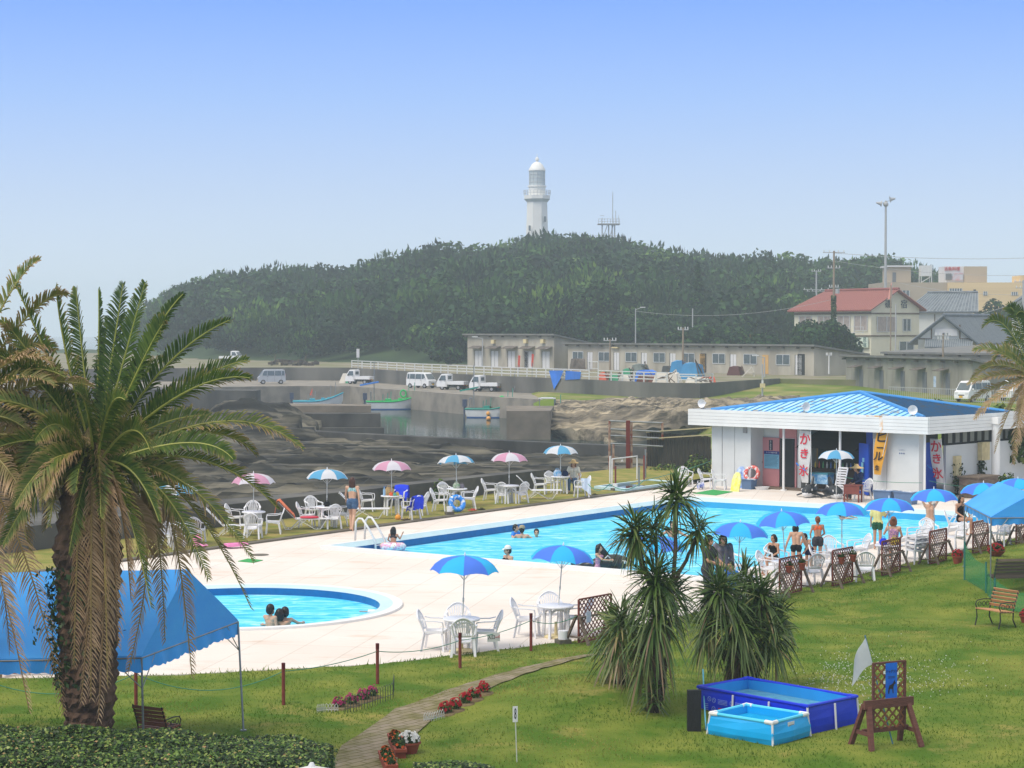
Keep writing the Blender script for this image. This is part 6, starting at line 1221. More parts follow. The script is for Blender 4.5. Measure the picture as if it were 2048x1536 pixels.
M_ring=mat('printed_ring',(.75,.72,.7),.4,c2=(.70,.12,.10),scale=9,lo=.45,hi=.5);t=thing('swim_ring','colourful printed swim ring propped on the grey blue tub','swim ring',GP(1503,976,0)+V(0,-.1,.58));m=MB();m.torus((0,0,0),.27,.085,30,10,Matrix.Rotation(1.15,3,'X')@Matrix.Rotation(-.5,3,'Y'));m.build('tube',M_ring,t,smooth=True);m=MB();m.torus((.03,-.02,.02),.27,.012,30,6,Matrix.Rotation(1.15,3,'X')@Matrix.Rotation(-.5,3,'Y')@Matrix.Translation((0,0,.085)).to_3x3());m.build('seam',M_bblue,t)
t=thing('hose_reel','blue and white hose reel beside the wall chair','hose reel',GP(1401,979),.3);m=MB();m.lathe([(.15,-.1),(.15,-.08),(.10,-.07),(.10,.07),(.15,.08),(.15,.1)],(0,0,.16),16,M=Matrix.Rotation(PI/2,3,'Y'));m.build('drum',mat('reel_blue',rgb(40,80,190),.5,c2=(.8,.8,.8),scale=8),t);m=MB();m.tube([(-.13,-.1,0),(-.13,0,.34),(.13,0,.34),(.13,-.1,0)],.012,6);m.build('stand',M_plastic,t)
t=thing('bottle_case','flat white basin on the floor by the pink door','basin',GP(1524,979),.2);m=MB();m.lathe([(.24,0),(.30,.10),(.32,.11),(.28,.09),(.20,.02)],n=18,sy=.6);m.build('basin',M_plastic,t,ang=40)
M_mat=mat('green_turf_mat',rgb(54,160,84),.9,.12,12,bump=.3)
def fmat(lab,pts_):tag(MB().prism([P(*q,0)[:2]for q in pts_],0.002,.016).build('turf_mat',M_mat),lab,'mat')
fmat('green artificial turf mat at the far pool corner',[(1386,987),(1425,980),(1466,984),(1432,991)]);fmat('small green artificial turf mat near the paddling pool',[(476,1123),(496,1118),(526,1121),(507,1126)])
t=thing('manhole_cover','dark round manhole cover in the deck near the palm','cover',P(519,1110,0));MB().lathe([(.26,.003),(.26,.012),(.02,.013)],n=20).build('lid',M_kerb,t)
zb_=.06;cs=[P(1188,977,zb_),P(1300,963,zb_),P(1362,968,zb_),P(1250,983,zb_)];t=thing('foot_basin','pale blue rimmed foot basin on the grass before the building','foot basin',cs[0]);m=MB();ins=[c_.lerp(sum(cs,V(0,0,0))/4,.14)for c_ in cs];m.prism([(c_-cs[0])[:2]for c_ in cs],0,.10,[[(c_-cs[0])[:2]for c_ in ins]]);m.build('rim',M_pale,t);m=MB();m.add([V(*(c_-cs[0])[:2],.03)for c_ in ins],[(0,1,2,3)]);m.build('water',M_sea,t)
a,b=P(1224,969,.05),P(1274,962,.05);t=thing('shower_frame','white pipe shower frame over the foot basin','shower',a);h_=(969-918)*a.y/F;m=MB();m.tube([V(0,0,0),V(0,0,h_),b-a+V(0,0,h_),b-a],.03,8);m.build('pipe_frame',M_steel,t);m=MB();c_=(b-a)*.4+V(0,0,h_);m.tube([c_,c_-V(0,0,.10),c_-V(0,0,.14)],[.012,.02,.06],8);m.build('shower_head',M_steel,t)
M_rust=mat('rusty_steel',rgb(128,66,48),.8,c2=rgb(170,150,130),scale=3,lo=.4,hi=.6)
t=thing('rusty_frame','rusty steel pipe frame with a thick post beside the foot basin','steel frame',PD(1220,940,88));o=t.location.copy();g=lambda px,py:PD(px,py,88)-o;m=MB()
for py in(842,858,871,887):m.tube([g(1219,py),g(1326,py+(4 if py<850 else 6))],.045,6)
m.build('rail',M_galv,t);m=MB();m.bar(g(1256,955),g(1256,841),.18,.18,(1,0,0));m.build('thick_post',mat('red_rust',rgb(118,46,36),.8,.3,2),t)
for px,a_,b_ in((1219,842,945),(1227,888,945),(1325,845,880),(1292,905,945),(1263,845,950)):MB().tube([g(px,b_),g(px,a_)],.055,6).build('post',M_rust,t)
t=thing('plank_fence','dark weathered plank fence left of the pool building','fence',PD(1294,940,89));o=t.location.copy();m=MB();n=26
for i in range(n):px=1296+128*i/n;p=PD(px,940,89-4*i/n)-o;m.box((p.x,p.y,.82+.02*R.random()),(.105,.03,1.75+.05*R.random()),-.5)
m.build('planks',mat('dark_planks',rgb(66,62,54),.9,c2=rgb(44,44,40),scale=3,stretch=(6,6,.6)),t);m=MB();a,b=PD(1294,864,88.9)-o,PD(1424,855,84.8)-o;m.bar(a,b,.10,.05);m.bar(a-V(0,0.1,.3),b-V(0,.1,.3),.05,.05);m.build('rail',mat('pale_timber',rgb(176,166,130),.8),t)
M_bush=attr_mat('bush_leaf',[(0.0,rgb(40,62,26)),(.5,rgb(76,104,40)),(1.0,rgb(140,150,70))],'tint',.7,.25,2,trans=.2)
def bush(lab,p,r,hh,n,seed,sz=.07,m_=None):
 t=thing('bush',lab,'bush',p)
 def pf(rg,k):d=rg.normal(0,1,(k,3));d[:,2]=np.abs(d[:,2]);d/=np.linalg.norm(d,axis=1)[:,None];q=d*np.array([r,r,hh])*(rg.uniform(.3,1,(k,1))**.5)*(.75+.4*noise2(d[:,0]*3,d[:,1]*3+d[:,2]*4,1.1,seed))[:,None];return q,d
 leafcloud(n,pf,sz,m_ or M_bush,'foliage',t,seed,(0,1));m=MB();[m.tube([(0,0,-.05),(r*.4*math.cos(a),r*.4*math.sin(a),hh*.6)],[.04,.015],5)for a in(0,2,4)];m.build('stem',M_bark,t)
bush('yellow green reed tuft at the sea wall behind the swim ring table',kp(15.6,3.2,.0),.45,.9,500,81,.08);bush('tall dry weeds beside the plank fence',PD(1396,955,85),.8,1.0,700,82,.07);bush('dry grass clump below the plank fence',PD(1335,955,87),1.0,.6,600,83,.07)
bush('leafy bush beyond the right end of the building',PD(2036,920,80),2.0,2.6,2600,84,.12);bush('rough weeds against the right side wall',BW(10.6,4.6),.7,.9,500,85,.07)
t=thing('wooden_crate','weathered wooden crate with lid by the side wall','crate',BW(10.7,sy(1945,10.4)),ANG+PI/2);m=MB();m.box((0,0,.38),(1.5,.8,.76));m.build('box',M_aframe,t);m=MB();m.box((0,0,.79),(1.6,.9,.05));m.build('lid',mat('grey_lid',rgb(120,106,92),.8,.2,5),t)
t=thing('sea_wall','low grey concrete sea wall behind the row of parasols','wall',kp(0,3.9));o=t.location.copy();m=MB();ins_=[kp(x,3.9)for x in np.linspace(-22,23.5,40)];out_=[kp(x,3.9+float(np.interp(x,[-22,-4,3,10,23],[4.0,3.6,2.0,.9,.7])))for x in np.linspace(-22,23.5,40)]
m.prism([(p-o)[:2]for p in ins_+out_[::-1]],-1.8,.74);m.build('concrete',mat('sea_wall_concrete',rgb(104,102,96),.9,c2=rgb(70,70,68),scale=.7,bump=.3,detail=8),t)
for i,(px,py,h_)in enumerate(((1220,968,1.15),(1231,973,.8),(1278,974,.8),(1288,965,1.1),(1291,960,1.3))):b=P(px,py,.05);t=thing('rope_post',['white post beside the shower frame','red brown post at the left end of the foot basin','grey post at the near side of the foot basin','dark red post behind the foot basin','tall grey post beside the rusty frame'][i],'post',b);MB().tube([(0,0,-.1),(0,0,h_)],.035,8).build('shaft',(M_steel,M_redpost,M_galv,M_redpost,M_galv)[i],t);MB().tube([(0,0,h_),(0,0,h_+.02)],.04,8).build('cap',M_cap,t)
rope(P(1176,968,.9),P(1219,968,1.1),.22,'green rope hanging left of the shower frame',.014);rope(P(1219,968,1.0),P(1289,960,1.2),.25,'green rope hanging behind the shower frame',.014)
rope(P(1291,960,1.2),BW(bx(1424,0),-.05,1.0),.05,'green rope running to the building corner',.012);rope(bw(1690,955,-.4),bw(1845,966,-.4),.06,'thin rope stretched across the building front',.010);rope(ps(1860,962,10.5),ps(1990,973,10.5),.1,'thin rope stretched along the building side',.010)
def ladder(lab,p,rz):
 t=thing('pool_ladder',lab,'ladder',p,rz)
 for s in(-.22,.22):MB().tube([(s,.55,0),(s,.52,.55),(s,.42,.66),(s,.28,.66),(s,.05,.40),(s,-.22,.02),(s,-.24,-.4)],.032,8).build('rail',M_steel,t,smooth=True)
 m=MB();[m.box((0,-.24,z),(.44,.06,.02))for z in(-.1,-.35)];m.build('step',M_steel,t)
ladder('white pool ladder at the left pool corner beside the girl in the ring',pool(2.1,.28,.08),D2R(54.8));ladder('white pool ladder at the far right beside the tent',pool(17.0,PW-.5,.1),D2R(54.8+180))
q=P(786,1103,WATER_Z);t=thing('swim_ring','pink confetti swim ring around the small girl in the pool','swim ring',V(q.x,q.y,WATER_Z+.14));m=MB();m.torus((0,0,0),.27,.12,32,12,Matrix.Rotation(-.12,3,'X'));m.build('tube',mat('pink_ring',(.85,.45,.62),.4,c2=(.9,.85,.85),scale=9,lo=.48,hi=.54),t,smooth=True);m=MB()
for i in range(70):a,b_=R.uniform(0,2*PI),R.uniform(-.2,2.2);m.ball(((.27+.122*math.cos(b_))*math.cos(a),(.27+.122*math.cos(b_))*math.sin(a),.122*math.sin(b_)-.12*.27*math.sin(a)),.014,5,3)
m.build('confetti_print',mat('confetti',(.85,.55,.08),.5,c2=(.55,.08,.3),scale=12,lo=.48,hi=.52),t)
q=P(914,1024,GZ);t=thing('swim_ring','big blue patterned swim ring leaning on the white table','swim ring',q+V(0,0,.30));m=MB();m.torus((0,0,0),.23,.085,30,10,Matrix.Rotation(1.2,3,'X')@Matrix.Rotation(.35,3,'Y'));m.build('tube',mat('blue_ring',rgb(50,140,230),.4,c2=(.75,.8,.85),scale=10,lo=.52,hi=.6),t,smooth=True);m=MB();m.torus((0,0,0),.145,.012,24,5,Matrix.Rotation(1.2,3,'X')@Matrix.Rotation(.35,3,'Y'));m.build('seam',M_bblue,t)
def weight(lab,px,py,z=GZ):t=thing('weight_block',lab,'block',P(px,py,z),.4,'white weights on concrete blocks');m=MB();m.box((0,0,.05),(.26,.26,.10));m.build('concrete_foot',M_kerb,t);m=MB();m.tube([(0,0,.10),(0,0,.27)],.10,14);m.build('white_bucket',M_plastic,t,ang=40)
weight('white bucket on a concrete foot beside the blue swim ring',899,1029);weight('white bucket on a concrete foot beside the foot basin',1230,981);weight('white bucket on concrete blocks at the nearest lattice screen',1126,1288,0)
def drape(lab,px,py,rz,m_,z=GZ,w=.52,back=True,cat='towel',h0=.79):
 p=P(px,py,z);t=thing('towel',lab,cat,p,D2R(rz));rows=[]
 path=[(-.02,.30),(.02,.44),(.15,.50),(.19,.62),(.24,h0),(.30,h0+.02),(.345,h0-.04),(.33,.56),(.30,.36)]
 for i,(y,zz)in enumerate(path):rows.append([V(u*w/2*(1+.04*math.sin(i)),y+.012*math.sin(u*7+i),zz-.03*u*u-(.02*math.sin(u*9+i)if i in(0,8)else 0))for u in np.linspace(-1,1,11)])
 MB().sheet(rows[::-1],.012).build('cloth',m_,t,smooth=True)
M_tw=mat('royal_towel',rgb(26,60,220),.85,.15,8,bump=.2);drape('royal blue towel over the chair in front of the snack table',822,1038,-125,M_tw);drape('royal blue towel over the chair behind the snack table',799,1016,-15,M_tw)
p=P(603,1058,GZ);t=thing('towel','orange patterned beach towel over the lounger back','towel',p,D2R(4));rows=[]
for i,(x,z)in enumerate(((-.83,.50),(-.80,.70),(-.76,.90),(-.69,.93),(-.50,.73),(-.35,.57),(-.24,.47),(-.18,.30))):rows.append([V(x+.012*math.sin(u*6+i),u*.30,z+.015*math.sin(u*9+i*2))for u in np.linspace(-1,1,9)])
MB().sheet([r[::-1]for r in rows],.012).build('cloth',mat('orange_towel',rgb(232,140,96),.9,c2=rgb(206,96,64),scale=9,bump=.2),t,smooth=True);t=thing('float_ring','flat red float lying on the orange towel lounger','float',p+V(.25,-.02,.345));MB().lathe([(.05,0),(.20,0),(.24,.03),(.20,.06),(.08,.06)],n=20,sx=1.3).build('pad',mat('red_vinyl',(.62,.03,.06),.4),t,ang=50)
p=P(1166,994,GZ);t=thing('towel','pale blue white towel hanging from the chair arm by the seated woman','towel',p,-.2);MB().sheet([[V(-.05+.36*k/8+.03*i/6,-.22+.05*math.sin(k*1.4+i*.4),.72-.62*(i/6)*(.55+.45*k/8))for k in range(9)]for i in range(7)],.012).build('cloth',mat('pale_towel',rgb(206,222,240),.9,.1,6),t,smooth=True)
def bag(lab,q,r,m_,rz=0.0,cat='bag'):t=thing('beach_bag',lab,cat,q,rz);m=MB();m.lathe([(r*.75,0),(r,r*.5),(r*.9,r*1.1),(r*.55,r*1.5),(r*.3,r*1.6)],n=14,sy=.65);m.build('sack',m_,t,smooth=True);m=MB();m.tube([(-r*.5,0,r*1.3),(-r*.3,0,r*1.9),(r*.3,0,r*1.9),(r*.5,0,r*1.3)],.01,6);m.build('handle',m_,t)
TZ=.668
bag('black bag on the table under the blue white parasol',tq['T2']+V(0.02,-.1,TZ+GZ),.10,c_black);bag('black bag hanging at the seat left of the walking woman',tq['T2']+V(.05,-.35,.30),.13,c_black);bag('blue print bag on the table beside the seated woman',tq['T6']+V(-.12,-.1,TZ+GZ),.16,mat('blue_print',rgb(60,150,210),.7,c2=rgb(210,220,230),scale=9));bag('dark bag beside the blue print bag',tq['T6']+V(.18,0,TZ+GZ),.13,c_navy);bag('green striped bag on the swim ring table',tq['T4']+V(-.02,-.05,TZ+GZ),.13,mat('green_print',rgb(110,150,110),.7,c2=rgb(190,190,180),scale=12));bag('grey bag on the swim ring table',tq['T4']+V(.17,0,TZ+GZ),.10,c_grey)
bag('woven tan basket on the snack table',tq['T3']+V(-.08,.12,TZ+GZ),.17,c_straw,cat='basket');bag('orange snack packet on the snack table',tq['T3']+V(.0,-.18,TZ+GZ),.07,c_orange,cat='packet');bag('yellow snack packet on the snack table',tq['T3']+V(.2,-.1,TZ+GZ),.07,mat('yellow_pack',(.8,.55,.08),.5),cat='packet');bag('green snack packet on the snack table',tq['T3']+V(.12,-.2,TZ+GZ),.06,mat('green_pack',(.1,.45,.3),.5),cat='packet');bag('orange bag lying on the ground below the snack table',P(796,1039,GZ),.10,mat('orange_bag',(.85,.35,.04),.6))
t=thing('water_bottle','clear blue water bottle on the snack table','bottle',tq['T3']+V(-.24,-.1,TZ+GZ));MB().tube([(0,0,0),(0,0,.2),(0,0,.25),(0,0,.28)],[.045,.045,.018,.018],10).build('bottle',mat('clear_blue',rgb(150,190,220),.2),t,ang=40);MB().tube([(0,0,.28),(0,0,.305)],.02,8).build('cap',M_bblue,t)
bag('pink frilled bag on the chair by the palm fronds',P(394,1086,GZ+.62),.12,mat('pink_cloth',rgb(246,150,190),.8,.2,9));bag('royal blue bag on the table with the flowered top woman',R_['R6']+V(-.16,-.1,TZ),.11,M_tw);bag('yellow and black bag on the table with the flowered top woman',R_['R6']+V(.14,-.1,TZ),.13,mat('yellow_black',rgb(230,200,60),.7,c2=(.03,.03,.03),scale=12,lo=.5,hi=.56));bag('magenta bag beside the child in blue towel',P(1457,1150,.45),.13,mat('magenta_cloth',rgb(220,40,130),.7));bag('dark bag under the tent chairs',P(1998,1096,.45),.12,c_black)
t=thing('float_mat','pink float mat lying on the kerb by the lounger','float',P(472,1092,.06));MB().box((0,0,.04),(.62,.35,.08),.5).build('mat',mat('pink_vinyl',rgb(250,150,205),.4,.08,5),t);MB().box((0,0,.085),(.5,.05,.02),.5).build('ridge',mat('pink_vinyl',(.8,.3,.6)),t)
t=thing('float_mat','flat pink disc float on the grass below the pink bag','float',P(400,1092,GZ+.02));MB().lathe([(.02,.04),(.20,.04),(.24,.02),(.2,0)],n=20).build('disc',mat('pink_vinyl',(.8,.3,.6)),t);MB().torus((0,0,.04),.18,.015,20,6).build('rim',mat('pink_vinyl',(.8,.3,.6)),t)
def sandals(lab,px,py,m_):p=P(px,py,GZ);t=thing('sandals',lab,'sandals',p,R.uniform(0,3));[MB().box((s*.06,0,.012),(.09,.24,.024)).build('sole',m_,t)for s in(-1,1)];[MB().torus((s*.06,-.03,.02),.045,.008,12,5,Matrix.Rotation(PI/2,3,'X')).build('strap',m_,t)for s in(-1,1)]
sandals('brown sandals on the grass by the snack table',811,1040,M_brown);sandals('dark sandals on the grass right of the swim ring',962,1019,c_black);sandals('red sandals below the swim ring chair',945,1021,M_bred);sandals('dark sandals beside the hanging pale towel',1188,990,c_black)
t=thing('water_hose_float','white pole float lying at the paddling pool edge','float',V(*P(738,1226,-.12)));MB().tube([(-.22,.05,.03),(-.02,0,.03)],.018,8).build('handle',M_grey,t);MB().tube([(-.02,0,.03),(.1,-.02,.03),(.26,-.05,.03)],[.05,.06,.04],10).build('float',M_plastic,t)
# ================================================================ HARBOUR
M_conc=mat('harbour_concrete',rgb(92,91,86),.9,c2=rgb(50,50,49),scale=.35,bump=.4,bscale=3,detail=9,stretch=(1,1,.5));M_conc2=mat('pale_concrete',rgb(136,126,112),.9,c2=rgb(100,94,84),scale=.4,bump=.3,detail=8)
M_wallc=mat('retaining_wall',rgb(118,116,110),.9,c2=rgb(80,80,78),scale=.22,bump=.3,bscale=2,detail=9,stretch=(1,1,.35))
def cwall(name,lab,cat,pts_,z0,z1,m_,tk=.0,o=None):
 t=thing(name,lab,cat,V(pts_[0].x,pts_[0].y,0));oo=t.location.copy();MB().prism([(p-oo)[:2]for p in pts_],z0,z1).build('concrete',m_,t);return t
t=cwall('retaining_wall','long stained concrete retaining wall behind the quay road','wall',[p+V(0,-.02,0)for p in WALL]+[p+V(0,.35,0)for p in WALL[::-1]],-.6,1.46,M_wallc)
a=P(690,866,-.9);bwl=[P(430,850,-.9),P(560,858,-.9),P(700,867,-.9),P(950,879,-.9),P(1240,892,-.9),P(1420,900,-.9)]
cwall('breakwater','long dark concrete breakwater across the harbour mouth','breakwater',bwl+[p+V(.2,1.1,0)for p in bwl[::-1]],-2.9,-.9,M_conc)
d1,d2=161.0,164.5
def X(px,d):return(px-1024)/F*d
t=thing('stepped_pier','stepped concrete pier with square end in the middle of the harbour','pier',V(X(600,160),160,0));o=t.location.copy()
m=MB();m.prism([(X(570,d1)-o.x,d1-o.y),(X(742,d1)-o.x,d1-o.y),(X(742,d2)-o.x,d2-o.y),(X(540,d2)-o.x,d2-o.y+2)],-2.6,.12);m.build('upper_step',M_conc2,t);m=MB();m.prism([(X(590,158.4)-o.x,158.4-o.y),(X(761,158.4)-o.x,158.4-o.y),(X(761,160.9)-o.x,160.9-o.y),(X(575,160.9)-o.x,160.9-o.y)],-2.6,-.42);m.build('middle_step',M_conc,t);m=MB();m.prism([(X(600,157.2)-o.x,157.2-o.y),(X(768,157.2)-o.x,157.2-o.y),(X(768,158.3)-o.x,158.3-o.y),(X(590,158.3)-o.x,158.3-o.y)],-2.6,-1.5);m.build('lower_step',M_conc,t)
t=cwall('block_pier','thick concrete pier with a pale chamfered end on the left of the harbour','pier',[V(X(-300,195),205,0),V(X(300,198),199,0),V(X(512,195),195,0),V(X(521,198.5),198.5,0),V(X(300,203),203,0),V(X(-300,203),212,0)],-2.6,.30,M_conc)
t=cwall('quay_pier','short concrete pier beside the cliff with boats behind it','pier',[V(X(1013,153),153,0),V(X(1101,153),153,0),V(X(1108,163),163,0),V(X(1013,163),163,0)],-2.6,.04,M_conc2)
M_tyre=mat('tyre',(.02,.02,.02),.9);M_rim=mat('wheel_rim',(.45,.45,.46),.4,metal=.5);M_glass=mat('car_glass',(.10,.13,.14),.12,.1,2,spec=.8);M_vw=mat('white_car_paint',(.78,.79,.80),.3,.04,1,spec=.6);M_vs=mat('silver_car_paint',(.44,.46,.48),.3,.05,1,spec=.6,metal=.2);M_plate=mat('yellow_plate',(.75,.45,.03),.5);M_trim=mat('dark_trim',(.03,.03,.03),.6);M_lamp=mat('headlight_glass',(.7,.72,.74),.15);M_red=mat('tail_red',(.5,.02,.02),.3)
def wheel(t,x,y,r=.27):
 m=MB();s=1 if y>0 else-1;m.lathe([(r*.6,-.08),(r,-.07),(r,.07),(r*.6,.08)],(x,y,r),16,M=Matrix.Rotation(PI/2,3,'X'));w_=m.build('wheel',M_tyre,t,ang=40);m=MB();m.lathe([(r*.62,0),(r*.55,.03),(.02,.02)],(x,y+s*.06,r),12,M=Matrix.Rotation(-s*PI/2,3,'X'));m.build('rim',M_rim,w_)
def profile_body(prof,w,top_in=.10,zk=.95):
 m=MB();rows=[]
 for y in(-1,-.93,0,.93,1):
  r=[]
  for x,z in prof:
   k=1-top_in*max(0,(z-zk))/.8;e=.0 if abs(y)<.99 else .04;r.append(V(x*(1-.0*e),y*w/2*k,z-e*(z>zk)))
  rows.append(r+[r[0]])
 m.grid(rows);
 for r in(rows[0],rows[-1]):m.add(r[:-1],[tuple(range(len(prof)))]if r is rows[-1]else[tuple(range(len(prof)-1,-1,-1))])
 return m
def van(lab,p,rz,paint):
 t=thing('minivan',lab,'van',p,D2R(rz));pr=[(1.62,.28),(1.66,.55),(1.58,.86),(1.40,1.0),(.98,1.62),(.80,1.74),(-1.35,1.76),(-1.52,1.70),(-1.64,1.0),(-1.64,.28)]
 profile_body(pr,1.44).build('body',paint,t,ang=35);W_=.725
 for s in(-1,1):
  y=lambda z:s*(W_*(1-.10*max(0,z-.95)/.8)+.006)
  for i,(a_,b_,c_,d_)in enumerate(((1.20,.62,.58,.92),(.54,-.28,-.28,.54),(-.36,-1.10,-1.10,-.36),(-1.18,-1.50,-1.46,-1.18))):
   m=MB();q=[V(a_,y(1.04),1.04),V(b_,y(1.04),1.04),V(c_,y(1.58),1.58),V(d_,y(1.58),1.58)];m.add(q,[(0,1,2,3)]if s<0 else[(3,2,1,0)]);m.build('side_window',M_glass,t)
  m=MB();[m.box((x,s*(W_+.002),.70),(.012,.006,.78))for x in(.58,-.32,-1.14)];m.build('door_gap',M_trim,t);m=MB();m.box((.5,s*(W_+.012),.92),(.14,.02,.03));m.build('door_handle',M_trim,t);m=MB();m.box((1.12,s*(W_+.09),1.08),(.07,.14,.14));m.build('wing_mirror',paint,t);m=MB();m.box((1.60,s*.52,.72),(.10,.26,.20),0);m.build('headlight',M_lamp,t);m=MB();m.box((-1.645,s*.62,1.0),(.03,.12,.4));m.build('tail_light',M_red,t)
  for x in(1.05,-1.08):wheel(t,x,s*.66)
 m=MB();m.add([V(1.43,-.60,1.03),V(1.43,.60,1.03),V(1.02,.55,1.60),V(1.02,-.55,1.60)],[(0,1,2,3)]);m.v=[(x+.02,y_,z)for x,y_,z in m.v];m.build('windscreen',M_glass,t);m=MB();m.box((-1.60,0,1.34),(.05,1.1,.46));m.build('rear_window',M_glass,t);m=MB();m.box((1.64,0,.38),(.10,1.36,.18));m.build('bumper',paint,t);m=MB();m.box((1.70,0,.44),(.02,.34,.17));m.build('number_plate',M_plate,t);m=MB();m.box((1.645,0,.58),(.04,.6,.08));m.build('grille',M_trim,t);return t
def truck(lab,p,rz):
 t=thing('pickup_truck',lab,'truck',p,D2R(rz),None);pr=[(1.62,.34),(1.66,.6),(1.58,.95),(1.22,1.58),(1.08,1.72),(.50,1.74),(.42,1.66),(.42,.34)]
 profile_body(pr,1.42).build('cab',M_vw,t,ang=35);m=MB();m.b2((-1.62,-.70,.58),(.38,.70,.66));m.b2((-1.62,-.70,.665),(.38,-.66,.94));m.b2((-1.62,.66,.665),(.38,.70,.94));m.b2((-1.62,-.655,.665),(-1.58,.655,.94));m.b2((.33,-.655,.665),(.38,.655,.94));m.build('cargo_bed',M_vw,t)
 m=MB();m.b2((-1.55,-.36,.34),(.4,.36,.56));[m.box((-.3,s*.52,.42),(.4,.2,.2))for s in(-1,1)];m.build('chassis',M_trim,t)
 m=MB();[m.tube([(.34,s*.6,.94),(.34,s*.6,1.66)],.022,6)for s in(-1,1)];m.tube([(.34,-.6,1.66),(.34,.6,1.66)],.022,6);m.build('guard_frame',M_vw,t)
 for s in(-1,1):
  m=MB();y=lambda z:s*(.71*(1-.10*max(0,z-.95)/.8)+.006);q=[V(1.38,y(1.04),1.04),V(.56,y(1.04),1.04),V(.58,y(1.56),1.56),V(1.10,y(1.56),1.56)];m.add(q,[(0,1,2,3)]if s<0 else[(3,2,1,0)]);m.build('side_window',M_glass,t);m=MB();m.box((.52,s*.712,.75),(.012,.008,.8));m.box((.66,s*.72,.96),(.13,.02,.03));m.build('door_gap',M_trim,t)
  m=MB();m.box((1.62,s*.5,.74),(.08,.24,.18));m.build('headlight',M_lamp,t);m=MB();m.box((-1.63,s*.56,.52),(.03,.2,.1));m.build('tail_light',M_red,t);m=MB();m.box((1.2,s*.80,1.1),(.07,.14,.16));m.build('wing_mirror',M_trim,t)
  for x in(1.0,-.95):wheel(t,x,s*.62)
 m=MB();m.add([V(1.56,-.58,1.0),V(1.56,.58,1.0),V(1.25,.54,1.56),V(1.25,-.54,1.56)],[(0,1,2,3)]);m.v=[(x+.02,y_,z)for x,y_,z in m.v];m.build('windscreen',M_glass,t);m=MB();m.box((.415,0,1.32),(.03,.9,.36));m.build('rear_window',M_glass,t);m=MB();m.box((-1.63,0,.50),(.02,.32,.15));m.box((1.68,0,.44),(.02,.32,.15));m.build('number_plate',M_plate,t);return t
QZ=-.2
van('silver minivan parked sideways alone on the left of the quay road',P(543,768,QZ),192,M_vs);van('white minivan with yellow plate between two white pickups on the quay',P(843,776,QZ),-38,M_vw);truck('white pickup truck nearest the green board on the quay',P(720,768,QZ),158);truck('white pickup truck just right of the white minivan on the quay',P(906,779.5,QZ),156);truck('white pickup truck at the right end of the quay row',P(972,783,QZ),156);q=P(461,719,1.45);truck('white pickup truck parked on the grass below the wooded hill',V(X(461,300),300,1.40),-20)
van('silver white minivan behind the railing beside the grey shed',V(X(1946,166),166,.28),222,M_vw);van('white minivan cut by the right photo edge behind the palm',V(X(2036,168),168,.30),215,M_vw)
M_hull=mat('white_hull',(.70,.71,.70),.4,.1,2);M_aqua=mat('aqua_gunwale',rgb(60,170,190),.5);M_gren=mat('green_gunwale',rgb(40,190,100),.5);M_bhull=mat('blue_waterline',rgb(40,90,150),.5);M_teal=mat('teal_fittings',rgb(30,150,130),.5)
